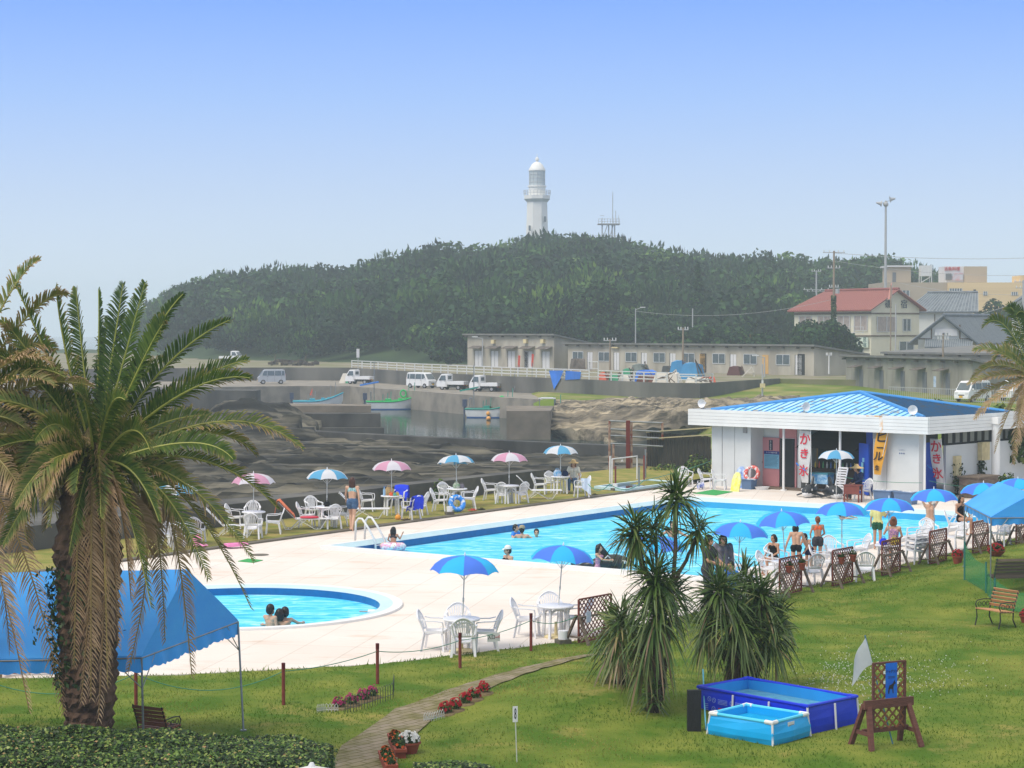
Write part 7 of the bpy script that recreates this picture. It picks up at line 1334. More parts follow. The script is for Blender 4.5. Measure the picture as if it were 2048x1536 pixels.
def boat(lab,p,rz,Lb,rimm,extra):
 t=thing('fishing_boat',lab,'boat',p,D2R(rz));st=np.linspace(-1,1,11);wd=.20*Lb
 def sec(s):k=1-max(0,s)**2.2;bw_=wd*(.8+.2*(1-s*s))*k/1.0+.02;sh=.55+.45*max(0,s+.2)**2;return bw_,sh
 def row(s):b_,sh=sec(s);x=s*Lb/2+.18*sh*max(0,s);xs=s*Lb/2*.94;return[V(x,-b_,sh),V(x*.99,-b_*.99,sh*.5),V(xs,-b_*.95,.0),V(xs*.97,-b_*.3,-.25),V(xs*.97,b_*.3,-.25),V(xs,b_*.95,.0),V(x*.99,b_*.99,sh*.5),V(x,b_,sh)]
 rows=[row(s)for s in st];m=MB();m.grid(rows);m.add(rows[0],[tuple(range(8))]);m.build('hull',M_hull,t,ang=50)
 m=MB();
 for side in(0,7):m.tube([r[side]for r in rows],.06,6)
 m.tube([rows[0][0],rows[0][7]],.06,6);m.build('gunwale',rimm,t);m=MB();m.grid([[V(r[0].x,r[0].y*.94,r[0].z-.16),V(r[7].x,r[7].y*.94,r[7].z-.16)]for r in rows]);m.build('deck',rimm,t)
 m=MB();m.grid([[r[2]*1.0+V(0,-.012,.03),r[2]+V(0,-.012,-.06)]for r in rows[:-1]]);m.grid([[r[5]+V(0,.012,-.06),r[5]+V(0,.012,.03)]for r in rows[:-1]]);m.build('waterline',M_bhull,t)
 m=MB();x=-Lb/2-.15;m.box((x,0,.95),(.36,.34,.5));m.box((x-.02,0,.55),(.18,.16,.5));m.box((x-.05,0,.05),(.12,.08,.7));m.build('outboard_motor',mat('outboard_grey',rgb(70,80,104),.4),t)
 m=MB();m.box((-.1*Lb,0,.62),(.5,wd*1.1,.28));m.box((.12*Lb,.1,.66),(.3,.5,.3));m.box((.26*Lb,0,.74),(.4,.5,.2));m.build('engine_box',M_hull if 'tall' in extra else rimm,t)
 if 'poles' in extra:m=MB();[m.tube([(x_,y_,.5),(x_+.05,y_,.5+h_)],.028,5)for x_,y_,h_ in((.28*Lb,.2,1.3),(.38*Lb,-.1,1.5),(-.05*Lb,.3,.8),(-.12*Lb,-.3,.7),(-.2*Lb,.3,.6))];m.build('pole',M_teal if rimm is not M_aqua else M_galv,t)
 if 'flag' in extra:m=MB();m.extr([V(-.10*Lb,.25,.95),V(-.10*Lb,.25,1.55),V(-.10*Lb-.25,.25,1.02)],(0,.02,0));m.build('red_flag',mat('orange_red_cloth',(.8,.12,.08),.7),t)
 if 'mast' in extra:m=MB();m.tube([(-.36*Lb,0,.5),(-.36*Lb,0,3.6)],.04,6);m.build('mast',M_galv,t);m=MB();m.hexa([V(-.62*Lb,-.4,1.75),V(-.28*Lb,-.4,2.0),V(-.28*Lb,.4,2.0),V(-.62*Lb,.4,1.75)],[V(-.62*Lb,-.4,1.85),V(-.28*Lb,-.4,2.1),V(-.28*Lb,.4,2.1),V(-.62*Lb,.4,1.85)]);m.build('furled_awning',M_bblue if rimm is M_gren else M_teal,t)
 if 'tall' in extra:m=MB();[m.tube([(x_,y_,.5),(x_+dx,y_,h_)],.035,5)for x_,y_,dx,h_ in((-.3,-.4,.9,3.3),(-.3,.4,.9,3.3),(.6,0,0,3.4),(1.9,0,.05,3.6))];m.build('mast',M_galv,t);[MB().extr([V(x_,0,z_),V(x_+.18,0,z_),V(x_+.26,0,z_+.9),V(x_+.06,0,z_+.95)],(0,.03,0)).build('orange_flag',mat('orange_red_cloth',(.8,.12,.08)),t)for x_,z_ in((.55,3.2),(1.85,3.3))]
 if 'hoop' in extra:m=MB();m.torus((.18*Lb,0,1.15),.26,.07,18,8,Matrix.Rotation(PI/2,3,'X'));m.build('hose_coil',M_gren,t);m=MB();m.tube([(-.42*Lb,-.6,.6),(-.42*Lb,-.6,1.3),(-.42*Lb,.6,1.3),(-.42*Lb,.6,.6)],.03,6);m.build('stern_rail',M_galv,t)
 if 'buoy' in extra:m=MB();m.ball((-.05*Lb,-wd-.1,.25),.16,10,8);m.build('fender',mat('orange_fender',(.85,.4,.08),.5),t)
 t.scale=(1.16,1.2,1.4);return t
def sea(px,d):return V(X(px,d),d,-2.14)
boat('white fishing boat with aqua rim and small red flag behind the stepped pier',sea(634,213),5,4.4,M_aqua,('poles','flag'));boat('white fishing boat with bright green rim and furled blue awning',sea(787,212),8,5.0,M_gren,('poles','mast','hoop'));boat('white fishing boat with teal fittings moored against the right pier',sea(985,192),-8,4.4,M_teal,('poles','mast','hoop','buoy'));boat('fishing boat with tall masts and orange flags behind the right pier',sea(1024,206),20,4.6,M_teal,('tall',));boat('small boat with white canopy beside the right pier',sea(1086,172),12,3.4,M_teal,('poles',))
q=V(X(1094,172),172,0);t=thing('boat_canopy','small white canopy raised over the boat at the right pier','canopy',V(q.x,q.y,-1.8));m=MB();m.box((0,0,2.15),(1.5,1.0,.07));m.box((0,0,2.2),(1.1,.7,.06));m.build('roof',M_hull,t);[MB().tube([(x,y,0),(x,y,2.1)],.03,5).build('post',M_galv,t)for x in(-.65,.65)for y in(-.4,.4)]
t=thing('buoy','orange round buoy floating beside the boat with teal fittings','buoy',sea(977,186));MB().ball((0,0,.1),.22,12,8).build('float',mat('orange_fender',(.85,.4,.08)),t,smooth=True);MB().torus((0,0,.34),.06,.02,12,5,Matrix.Rotation(PI/2,3,'X')).build('ring',M_trim,t)
M_rail=mat('white_railing',(.66,.67,.66),.5,.1,2)
def wl(px):
 for a_,b_ in zip(WALL,WALL[1:]):
  for k in range(41):
   p=a_.lerp(b_,k/40)
   if 1024+p.x/p.y*F>=px:return V(p.x,p.y+.15,1.46)
 return WALL[-1]
def railing(lab,pxs,hh=.92,n=None):
 pts_=[wl(p)for p in pxs];t=thing('railing',lab,'railing',pts_[0]);o=pts_[0];m=MB();full=[p-o for p in pts_]
 for z in(.30,.60,hh):
  for a_,b_ in zip(full,full[1:]):m.bar(a_+V(0,0,z),b_+V(0,0,z),.07,.09,(0,0,1))
 m.build('rail',M_rail,t)
 for i,p in enumerate(full):m=MB();m.box(p+V(0,0,hh/2+.01),(.12,.12,hh+.06));m.build('post',M_rail,t)
railing('long white three rail railing along the top of the quay wall',[703+17.5*i for i in range(28)]);railing('short white railing section by the folded timber',[1196+23*i for i in range(7)]);railing('short white railing section at the right end of the wall',[1357,1391,1424],.8)
q=wl(1175);t=thing('gate_frame','white pipe gate frame standing in the quay railing','gate frame',q);q2=wl(1194)-q;m=MB();m.tube([V(0,0,0),V(0,0,1.75),q2+V(0,0,1.75),q2],.06,6);m.build('frame',M_rail,t);m=MB();[m.bar(V(0,0,z),q2+V(0,0,z),.05)for z in(.3,.7,1.1)];m.build('rail',M_rail,t)
M_tarp=mat('tarp_cloth',rgb(50,124,226),.6,.15,1.5,bump=.2,bscale=3)
def tarp(lab,pl_):o=pl_[0];t=thing('tarp',lab,'tarp',o);m=MB();q=[p-o for p in pl_];m.extr(q,(0,.06,0));m.build('cloth',M_tarp,t);m=MB();[m.ball(p+V(0,-.05,-.06),.05,6,4)for p in q[:2]];m.build('tie',M_rope,t)
def WD(px,py):w_=wl(px);return PD(px,py,w_.y-.25)
tarp('blue tarp hanging as a pointed triangle over the quay wall',[WD(1098,741),WD(1127,741),WD(1121,757),WD(1108,779)]);tarp('blue tarp hung square over the railing',[WD(1131,741),WD(1162,744),WD(1160,758),WD(1130,760)])
def clutter(lab,px,py,d,dims,m_,rz=0,cat='junk',nm='junk_pile'):
 p=PD(px,py,d);t=thing(nm,lab,cat,V(p.x,p.y,1.4),rz);m=MB();m.hexa([V(-dims[0]/2,-dims[1]/2,0),V(dims[0]/2,-dims[1]/2,0),V(dims[0]/2,dims[1]/2,0),V(-dims[0]/2,dims[1]/2,0)],[V(-dims[0]*.38,-dims[1]*.3,dims[2]),V(dims[0]*.42,-dims[1]*.36,dims[2]*.85),V(dims[0]*.38,dims[1]*.3,dims[2]),V(-dims[0]*.4,dims[1]*.34,dims[2]*.9)]);m.build('pile',m_,t);m=MB();[m.bar((R.uniform(-.5,.5)*dims[0],-dims[1]*.5,R.uniform(0,.5)*dims[2]),(R.uniform(-.5,.5)*dims[0],-dims[1]*.3,R.uniform(.7,1.2)*dims[2]),.07)for _ in range(5)];m.build('sticks',M_aframe,t)
M_blu,M_grn,M_pale_,M_org=mat('blue_drum',rgb(60,140,190),.6,.2,1),mat('green_box',rgb(60,150,110),.6,.15,1),mat('pale_sheet',rgb(214,208,196),.7,.12,1),mat('orange_net',rgb(224,110,84),.8,.2,2)
def td(px):return wl(px).y+1.5
for lab,px,dx,dims,m_ in(('green net boxes behind the railing left of the pale boxes',1232,1.0,(1.6,1,.7),M_grn),('pale fish boxes stacked behind the railing',1253,1.0,(1.8,1.2,.6),M_pale_),('tall green box behind the pale fish boxes',1256,3.0,(1.4,1,1.2),M_grn),('orange net heap behind the gate frame',1208,1.5,(1.2,.8,.8),M_org),('red brown nets under the blue cover',1296,1.0,(2.2,1.2,.7),mat('brown_net',rgb(130,84,70),.9,.3,2)),('orange and white floats at the end of the railing',1416,1.5,(1.4,1,.6),M_org),('white nets spread near the railing end',1395,3,(2.2,1.6,.5),M_pale_),('blue drums piled before the long shed',1385,14,(2.6,2,1.7),M_blu),('blue winch gear beside the lone utility pole',1358,14,(2,1.6,1.9),M_blu),('dark gear heaped against the shed wall',1341,22,(2,1.4,1.2),mat('dark_gear',(.08,.09,.09),.8,.4,2)),('grey engine parts before the long shed',1280,26,(2.4,1.6,1.3),mat('grey_gear',rgb(120,130,126),.7,.3,2)),('brown red hand cart before the long shed',1472,25,(2.2,1.5,1.0),mat('maroon',rgb(90,50,48),.7,.2,2)),('covered motorcycle sized heap by the ochre door',1527,26,(1.7,1.2,1.0),mat('grey_cover',rgb(130,124,116),.7,.4,2)),('green topped workbench before the long shed',1573,25,(2.0,1.4,1.5),M_grn),('old wooden chair and box by the shed wall',1155,45,(2,1.4,1.4),mat('grey_wood',rgb(120,112,104),.9,.3,2))):
 clutter(lab,px,745,td(px)+dx,dims,m_,.6*(px%3))
clutter('blue cover over stacked goods behind the railing',1293,740,td(1293)+1.5,(2.0,1.4,1.15),M_tarp,.3);clutter('pale folded boards leaning beside the railing gap',1335,740,td(1335)+1,(2.6,1.2,.95),M_pale_,-.5)
def fork(px,d,lab):t=thing('timber_trestle',lab,'trestle',V(X(px,d),d,1.4));m=MB();m.bar((-1,0,0),(.1,0,1.1),.1);m.bar((.3,0,0),(.1,0,1.1),.1);m.build('leg',M_pale_,t);m=MB();m.bar((-.4,-.1,.5),(.3,-.1,.5),.08);m.build('brace',M_pale_,t)
fork(1503,206,'pale timber trestle standing on the grass before the long shed');fork(1350,190,'pale leaning timber at the railing gap')
t=thing('green_board','green and pale boards leaning behind the first quay pickup','board',P(692,766.5,QZ));MB().extr([V(-.9,0,0),V(-.2,0,0),V(.1,.4,1.2),V(-.4,.4,1.2)],(0,.06,0)).build('pale_board',M_pale_,t);MB().extr([V(-.1,.1,0),V(.5,.1,0),V(.9,.5,1.3),V(.3,.5,1.3)],(0,.06,0)).build('green_sheet',M_grn,t)
t=thing('orange_tank','round orange tank at the end of the long shed','tank',V(X(1669,214),214,1.2));m=MB();m.ball((0,0,.85),(.95,.8,.75),14,10);m.build('shell',M_org,t,smooth=True);m=MB();m.tube([(0,0,1.5),(0,0,1.75)],.2,10);m.build('cap',M_org,t);t=thing('blue_drum','blue drum between the long shed and the orange tank','drum',V(X(1654,214),214,1.3));MB().tube([(0,0,0),(0,0,1.5)],.42,14).build('shell',M_bblue,t,ang=40);MB().tube([(0,0,1.5),(0,0,1.6)],.43,14).build('lid',M_bush and mat('yellow_lid',rgb(190,190,110),.6),t,ang=40)
M_shed=mat('shed_board',rgb(190,184,170,.95),.9,c2=rgb(156,150,138),scale=.5,bump=.15,detail=8,stretch=(1,1,.4));M_shroof=mat('slate_grey_roof',rgb(120,120,118),.8,.25,1);M_pdoor=mat('pale_door',rgb(214,214,216),.6,.06,1);M_win=mat('window_glass',(.10,.13,.15),.15,.3,3,spec=.7);M_frame=mat('alu_frame',(.55,.57,.58),.4);M_can=mat('rusty_canopy',rgb(112,104,98),.8,.3,2);M_oc=mat('ochre_door',rgb(206,166,104),.7,.1,1);M_gdoor=mat('grey_door',rgb(104,108,114),.7,.1,1)
def shed(lab,p,q,h,depth,slope,openings,wm=None,over=.5):
 d=q-p;Ls=d.length;rz=math.atan2(d.y,d.x);t=thing('shed',lab,'shed',p,rz);wm=wm or M_shed;m=MB();hb=h-slope
 m.hexa([V(0,0,-.4),V(Ls,0,-.4),V(Ls,depth,-.4),V(0,depth,-.4)],[V(0,0,h),V(Ls,0,h),V(Ls,depth,hb),V(0,depth,hb)]);m.build('wall',wm,t);m=MB();k=slope/depth
 m.hexa([V(-over,-over,h+.02+k*over),V(Ls+over,-over,h+.02+k*over),V(Ls+over,depth+over,hb+.02-k*over),V(-over,depth+over,hb+.02-k*over)],[V(-over,-over,h+.22+k*over),V(Ls+over,-over,h+.22+k*over),V(Ls+over,depth+over,hb+.22-k*over),V(-over,depth+over,hb+.22-k*over)]);m.build('roof',M_shroof,t)
 n=int(Ls/2.2);[MB().b2((Ls*i/n-.05,-over*.9,h-.18),(Ls*i/n+.05,-.004,h+.01)).build('rafter',M_can,t)for i in range(n+1)];m=MB();[m.b2((Ls*i/(2*n)-.02,-.018,0),(Ls*i/(2*n)+.02,-.003,h-.2))for i in range(1,2*n)];m.build('batten',wm,t)
 for kind,x,w_,z0,z1 in openings:
  if kind=='win':
   m=MB();m.b2((x,-.03,z0),(x+w_,-.006,z1));f=m.build('window',M_win,t);m=MB();[m.b2((x+w_*i-.04,-.07,z0),(x+w_*i+.04,-.035,z1))for i in(0,.5,1)];[m.b2((x+.045,-.068,z-.04),(x+w_/2-.045,-.036,z+.04))for z in(z0,z1)];[m.b2((x+w_/2+.045,-.068,z-.04),(x+w_-.045,-.036,z+.04))for z in(z0,z1)];m.build('frame',M_frame,f)
  elif kind=='can':m=MB();m.hexa([V(x,-.9,z0),V(x+w_,-.9,z0),V(x+w_,-.006,z1),V(x,-.006,z1)],[V(x,-.9,z0+.06),V(x+w_,-.9,z0+.06),V(x+w_,-.006,z1+.06),V(x,-.006,z1+.06)]);m.build('door_canopy',M_can,t)
  elif kind=='box':m=MB();m.b2((x,-.35,z0),(x+w_,-.006,z1));m.build('vent_box',M_cream,t)
  else:
   m=MB();m.b2((x,-.04,z0),(x+w_,-.006,z1));dd_=m.build('door',{'door':M_pdoor,'odoor':M_oc,'gdoor':M_gdoor,'open':M_dark}[kind],t)
   if kind=='door':m=MB();m.b2((x-.09,-.05,z0),(x-.02,-.008,z1+.07));m.b2((x+w_/2-.015,-.055,z0),(x+w_/2+.015,-.042,z1));m.build('frame',M_dark,dd_)
 return t
ops=[]
for i in range(5):x=1.6+3.35*i;ops+=[('door',x,1.35,0.05,2.15),('can',x-.5,2.4,2.45,2.75)]
ops+=[('open',1.6+3.35*3,.55,.05,2.1)]
ops+=[('box',5.2,.6,3.1,3.6),('box',11.6,.6,3.2,3.7),('box',14.9,.6,3.2,3.7)]
shed('taller beige shed with five pale doors and small canopies',V(X(935,262),262,1.42),V(X(1108,249),249,1.42),4.1,6.5,1.1,ops)
ops=[]
for i in range(8):x=1.0+5.2*i;ops+=[('win',x,2.1,1.1,2.2),(('door','door','door','door','odoor','door','odoor','door')[i],x+3.0,.95,.05,2.15)]
ops+=[('open',24.9,1.0,.05,2.2),('open',40.7,1.1,.05,2.3),('box',9,1.2,2.7,2.85)]
shed('long low beige shed with sliding windows and pale doors',V(X(1136,246),246,1.42),V(X(1628,211),211,1.30),3.05,7.5,.9,ops)
ops=[]
for i in range(5):x=1.3+2.0*i;ops+=[('gdoor',x+.1,.75,.05,1.95),('can',x-.35,1.5,2.1,2.3)]
SC0,SC1=V(X(1692,196),196,.5),V(X(1945,173),173,.5)
for i in range(len(ops)):k,x,w_,a_,b_=ops[i];ops[i]=(k,(x)*(SC1-SC0).length/11.6,w_,a_,b_)
sh=shed('grey boarded shed with rusty door canopies and a sloping right side',SC0,SC1,3.05,8.0,1.6,ops,mat('grey_boards',rgb(152,150,140),.9,c2=rgb(126,124,116),scale=.6,detail=8,stretch=(1,1,.4)))
rp_=(SC1-SC0).length;m=MB();m.b2((rp_*.72,-.02,.6),(rp_*.72+.45,-.008,1.6));m.build('blue_white_notice',mat('notice_print',rgb(210,218,230),.6,c2=rgb(120,160,200),scale=2),sh)
shed('wide shed with pale corrugated roof behind the grey boarded shed',V(X(1775,200),200,.5),V(X(2080,184),184,.5),3.4,14,-.6,[],M_shed);
M_rtile=mat('red_roof_tile',rgb(150,84,78,.8),.6,c2=rgb(132,70,66),scale=1.2);M_gtile=mat('grey_roof_tile',rgb(112,120,128),.5,c2=rgb(84,92,102),scale=1.2,spec=.5);M_cwall=mat('cream_wall',rgb(226,222,200,.9),.85,.08,.8);M_wwall=mat('white_wall',rgb(224,226,222,.85),.85,.08,.8);M_trimb=mat('brown_trim',rgb(110,96,84),.8)
M_rib={M_rtile:mat('red_tile_ridge',rgb(204,140,130,.85),.6),M_gtile:mat('grey_tile_ridge',rgb(150,158,164,.9),.5)}
def tile_ribs(parent,a,b,c,d,n,m_):
 m_=M_rib[m_]
 m=MB();nm=(b-a).cross(d-a).normalized()
 for k in range(n+1):g=k/n;p,q=a.lerp(b,g)+nm*.03,d.lerp(c,g)+nm*.03;m.bar(p,q,.10,.07,nm)
 m.build('tile_rib',m_,parent)
def house(lab,corner,dirx,Lx,Ly,hw,rise,wm,rm,hip=0.0,over=.7,cat='house'):
 """corner: nearest ground corner; long side runs along -dirx from it, the gable side runs back"""
 rz=math.atan2(dirx.y,dirx.x);t=thing('house',lab,cat,corner,rz);m=MB()
 m.hexa([V(-Lx,0,-1),V(0,0,-1),V(0,Ly,-1),V(-Lx,Ly,-1)],[V(-Lx,0,hw),V(0,0,hw),V(0,Ly,hw),V(-Lx,Ly,hw)]);m.add([V(0,0,hw),V(0,Ly,hw),V(0,Ly/2,hw+rise*(1-over*0))],[(0,1,2)]);
 if not hip:m.add([V(-Lx,Ly,hw),V(-Lx,0,hw),V(-Lx,Ly/2,hw+rise)],[(0,1,2)])
 m.build('wall',wm,t);k=rise/(Ly/2);zo=hw-k*over+.12;zr=hw+rise+.12
 A_,B_,C_,D_=V(-Lx-over,-over,zo),V(over,-over,zo),V(over,Ly+over,zo),V(-Lx-over,Ly+over,zo);R1,R2=V(-Lx-over+(hip*Ly/2 if hip else 0),Ly/2,zr),V(over,Ly/2,zr);r=MB();dn=V(0,0,-.16)
 for q in((A_,B_,R2,R1),(C_,D_,R1,R2)):r.hexa([p+dn for p in q],list(q))
 if hip:r.hexa([p+dn for p in(D_,A_,R1)],[D_,A_,R1])
 ro=r.build('roof',rm,t);tile_ribs(ro,A_,B_,R2,R1,int(Lx/.45),rm);tile_ribs(ro,C_,D_,R1,R2,int(Lx/.45),rm);m=MB();m.tube([R1+V(0,0,.1),R2+V(0,0,.1)],.2,8);m.build('ridge',rm,ro);return t
def hwin(t,face,x,w_,z0,z1,gm=None,fr=None,Ly=0):
 m=MB();gm=gm or M_win
 T=(lambda a,d,z:V(a,-d,z))if face=='front' else(lambda a,d,z:V(d,a,z))
 def bxx(mm,a0,a1,d0,d1,z0_,z1_):mm.b2(T(a0,d0,z0_),T(a1,d1,z1_))
 bxx(m,x,x+w_,.008,.05,z0,z1);f=m.build('window',gm,t);m=MB();[bxx(m,x+w_*i-.06,x+w_*i+.06,.055,.12,z0-.06,z1+.06)for i in(0,.5,1)];bxx(m,x-.06,x+w_+.06,.125,.16,z0-.10,z0-.01);m.build('frame',fr or M_frame,f)
M_curt=mat('curtained_glass',rgb(176,164,156),.3,c2=rgb(140,130,128),scale=2,stretch=(6,6,1))
GH=2.2
c1=V(X(1742,268),268,GH);dA=(c1-V(X(1560,285),285,GH)).normalized()
h1=house('cream two storey inn with red tiled roof and lettering on its gable',c1,dA,16.5,8.6,7.1,2.4,M_cwall,M_rtile,hip=.55,cat='inn')
for x in(-15.3,-11.2,-7.0,-3.4):hwin(h1,'front',x,2.7,4.1,6.0,M_curt)
for x in(-14,-9,-4):hwin(h1,'front',x,2.5,.8,2.4)
m=MB();m.b2((-16.5,-.14,6.25),(0,-.008,6.5));m.b2((-16.5,-.12,3.2),(0,-.008,3.4));m.b2((.008,0,6.25),(.10,8.6,6.45));m.b2((.008,0,3.2),(.1,8.6,3.4));m.build('trim_band',M_trimb,h1);hwin(h1,'gable',1.0,3.4,3.9,5.9,M_curt);hwin(h1,'gable',5.6,1.4,4.0,5.6);hwin(h1,'gable',5.0,2.6,.9,2.5)
m=MB();[text_bm(m,ch,1.25,V(.06,y_,7.55),(0,1,0),(0,0,1),.05)for ch,y_ in(('磯',3.0),('宿',5.8))];m.build('lettering',mat('dark_blue_letter',(.05,.07,.10),.7),h1);m=MB();[m.b2((-15.4,-.95,z),(-.6,-.9,z+.06))for z in(3.7,4.5)];[m.b2((-15.4+i*1.85,-.97,3.6),(-15.32+i*1.85,-.91,4.55))for i in range(9)];m.build('balcony_rail',M_frame,h1);m=MB();m.b2((-2.6,-.35,1.7),(-.3,-.2,3.1));sg=m.build('sign_board',mat('pale_green_sign',rgb(206,220,204),.6,.08,2),h1);m=MB();text_bm(m,'民宿',.7,V(-.85,-.37,2.4),(1,0,0),(0,0,1),.03,vertical=True);m.build('lettering',mat('green_letter',(.03,.12,.10),.6),sg);m=MB();m.hexa([V(-5.2,-1.6,.9),V(-2.6,-1.6,.9),V(-2.6,-.02,1.5),V(-5.2,-.02,1.5)],[V(-5.2,-1.6,1.0),V(-2.6,-1.6,1.0),V(-2.6,-.02,1.6),V(-5.2,-.02,1.6)]);m.build('awning',mat('mauve_awning',rgb(170,110,150),.7),h1)
c2_=V(X(1946,300),300,3.2);dB=V(.97,-.22,0).normalized();h2=house('white house with hipped grey tiled roof behind the inn',c2_,dB,9.6,8.5,6.2,2.5,M_wwall,M_gtile,hip=.8);hwin(h2,'front',-5.5,1.8,3.4,4.8);hwin(h2,'front',-2.6,1.4,3.6,4.8);m=MB();m.b2((-5.8,-.05,0),(-5.65,-.006,5.5));m.build('down_pipe',M_trimb,h2);m=MB();m.b2((-9.6,-.1,5.7),(0,-.006,5.9));m.build('trim_band',M_trimb,h2)
def gable_house(lab,px0,px1,pxr,d,gz_,ye,yr,Ld,wm,rm,back):
 kx=d/F;w_=(px1-px0)*kx;ze=H-(ye-660)*kx-gz_;zr=H-(yr-660)*kx-gz_;t=thing('house',lab,'house',V(X((px0+px1)/2,d),d,gz_));bk=back*Ld;m=MB();hw_=w_/2
 m.hexa([V(-hw_,0,-1),V(hw_,0,-1),V(hw_,0,-1)+bk,V(-hw_,0,-1)+bk],[V(-hw_,0,ze),V(hw_,0,ze),V(hw_,0,ze)+bk,V(-hw_,0,ze)+bk]);m.add([V(-hw_,0,ze),V(hw_,0,ze),V(0,0,zr)],[(0,1,2)]);m.build('wall',wm,t);fo=back*-.7;k=(zr-ze)/hw_;e=.8
 a,b,c=V(-hw_-e,0,ze-k*e+.15)+fo,V(0,0,zr+.15)+fo,V(hw_+e,0,ze-k*e+.15)+fo;B2=bk-fo*2;r=MB();dn=V(0,0,-.2);[r.hexa([p+dn for p in q],list(q))for q in((a,b,b+B2,a+B2),(b,c,c+B2,b+B2))];ro=r.build('roof',rm,t);tile_ribs(ro,a+B2,a,b,b+B2,int(Ld/.4),rm);tile_ribs(ro,c,c+B2,b+B2,b,int(Ld/.4),rm);m=MB();m.tube([b+V(0,0,.1),b+B2+V(0,0,.1)],.2,8);m.bar(a+V(0,-.05,0),b+V(0,-.05,0),.1,.3,(0,1,0));m.bar(b+V(0,-.05,0),c+V(0,-.05,0),.1,.3,(0,1,0));m.build('ridge',rm,ro);return t,hw_,ze,zr,kx
h3,hw_,ze,zr,kx=gable_house('low house with long grey tiled roof and white timbered gable with a sign',1836,1946,1890,232,1.4,678,634,11,M_wwall,M_gtile,V(.62,.78,0).normalized())
m=MB();m.b2((-1.75,-.05,0),(-1.58,-.008,zr-.9));m.b2((1.58,-.05,0),(1.75,-.008,zr-.9));m.b2((-hw_,-.05,ze-.05),(-1.76,-.009,ze+.1));m.b2((1.76,-.05,ze-.05),(hw_,-.009,ze+.1));m.build('timber',M_trimb,h3);m=MB();m.b2((-1.35,-.2,ze+.35),(1.35,-.06,ze+1.2));sg=m.build('sign_board',M_pdoor,h3);m=MB();text_bm(m,'民宿',.34,(-.1,-.22,ze+.55),(1,0,0),(0,0,1),.02);m.build('lettering',M_black,sg);m=MB();m.hexa([V(-hw_+.4,-1.9,ze-1.05),V(hw_-.6,-1.9,ze-1.05),V(hw_-.1,-.01,ze-.1),V(-hw_+.9,-.01,ze-.1)],[V(-hw_+.4,-1.9,ze-.93),V(hw_-.6,-1.9,ze-.93),V(hw_-.1,-.01,ze+.0),V(-hw_+.9,-.01,ze+.0)]);lr=m.build('lean_to_roof',M_gtile,h3);tile_ribs(lr,V(-hw_+.4,-1.9,ze-.93),V(hw_-.6,-1.9,ze-.93),V(hw_-.1,-.01,ze),V(-hw_+.9,-.01,ze),22,M_gtile)
h4,*_=gable_house('grey tiled house cut by the right photo edge',2030,2120,2075,262,2.6,606,575,9,M_wwall,M_gtile,V(.2,.98,0).normalized());hwin(h4,'front',-1.5,1.4,2.5,3.8)
def block(t,px0,px1,y0,y1,d,dep,m_,nm='wall'):kx=d/F;o=t.location;m=MB();m.b2((X(px0,d)-o.x,d-o.y,H-(y1-660)*kx-o.z),(X(px1,d)-o.x,d-o.y+dep,H-(y0-660)*kx-o.z));return m.build(nm,m_,t)
def pane(t,px0,px1,y0,y1,d,m_=M_win,nm='window',n=1):
 kx=d/F;o=t.location;x0,x1=X(px0,d)-o.x,X(px1,d)-o.x;z0,z1=H-(y1-660)*kx-o.z,H-(y0-660)*kx-o.z;m=MB();m.b2((x0,d-o.y-.06,z0),(x1,d-o.y-.01,z1));f=m.build(nm,m_,t)
 if m_ is M_win:m=MB();[m.b2((x0+(x1-x0)*i/(n+1)-.07,d-o.y-.12,z0),(x0+(x1-x0)*i/(n+1)+.07,d-o.y-.065,z1))for i in range(n+2)];m.build('frame',M_frame,f)
 return f
M_tan=mat('tan_render',rgb(186,172,152,.9),.85,.08,.3);M_cr2=mat('peach_boards',rgb(232,206,160,.92),.8,.1,.25,stretch=(.2,.2,8))
d5=345;t5=thing('hotel','flat roofed tan and peach building with roof sign and water tank','building',V(X(1900,d5),d5,3));block(t5,1765,1895,565,700,d5+.5,14,M_tan);block(t5,1895,2052,565,700,d5,14,M_cr2);block(t5,1777,1821,534,564.8,d5+3,6,M_tan,'roof_house');block(t5,1774,1824,531,534,d5+2.6,7,M_pdoor,'roof_slab');block(t5,1928,1973,533,564.8,d5+3,7,M_tan,'roof_house');block(t5,1888,1927.8,533,564.8,d5+3.5,5,M_pdoor,'roof_house');block(t5,2040,2060,551,564.8,d5+1,6,M_cr2,'parapet');pane(t5,1898,1923,577,592,d5,n=4);pane(t5,1927,1935,583,597,d5,M_pdoor,'door');pane(t5,1946,1951,579,584,d5,M_dark,'vent');pane(t5,1966,1973,583,591,d5);pane(t5,2022,2034,584,591,d5,n=2);pane(t5,1790,1818,581,594,d5+.5,n=3);pane(t5,1784,1791,545,564,d5+3,M_gdoor,'door')
m=MB();kx=d5/F;o=t5.location;text_bm(m,'活魚料理',8.2*(d5+3)/F*.98,(X(1904,d5+3)-o.x,3.40,H-(538-660)*(d5+3)/F-o.z),(1,0,0),(0,0,1),.1,sx=1.0);m.build('red_lettering',mat('roof_sign_red',(.62,.08,.10),.6),t5);block(t5,1891,1902,547,560,d5+3.2,.25,M_gdoor,'fan_unit');block(t5,1904,1925,546,561,d5+3.2,.25,mat('faded_ad',rgb(180,200,214),.7,c2=rgb(190,150,160),scale=.8),'advert_panel')
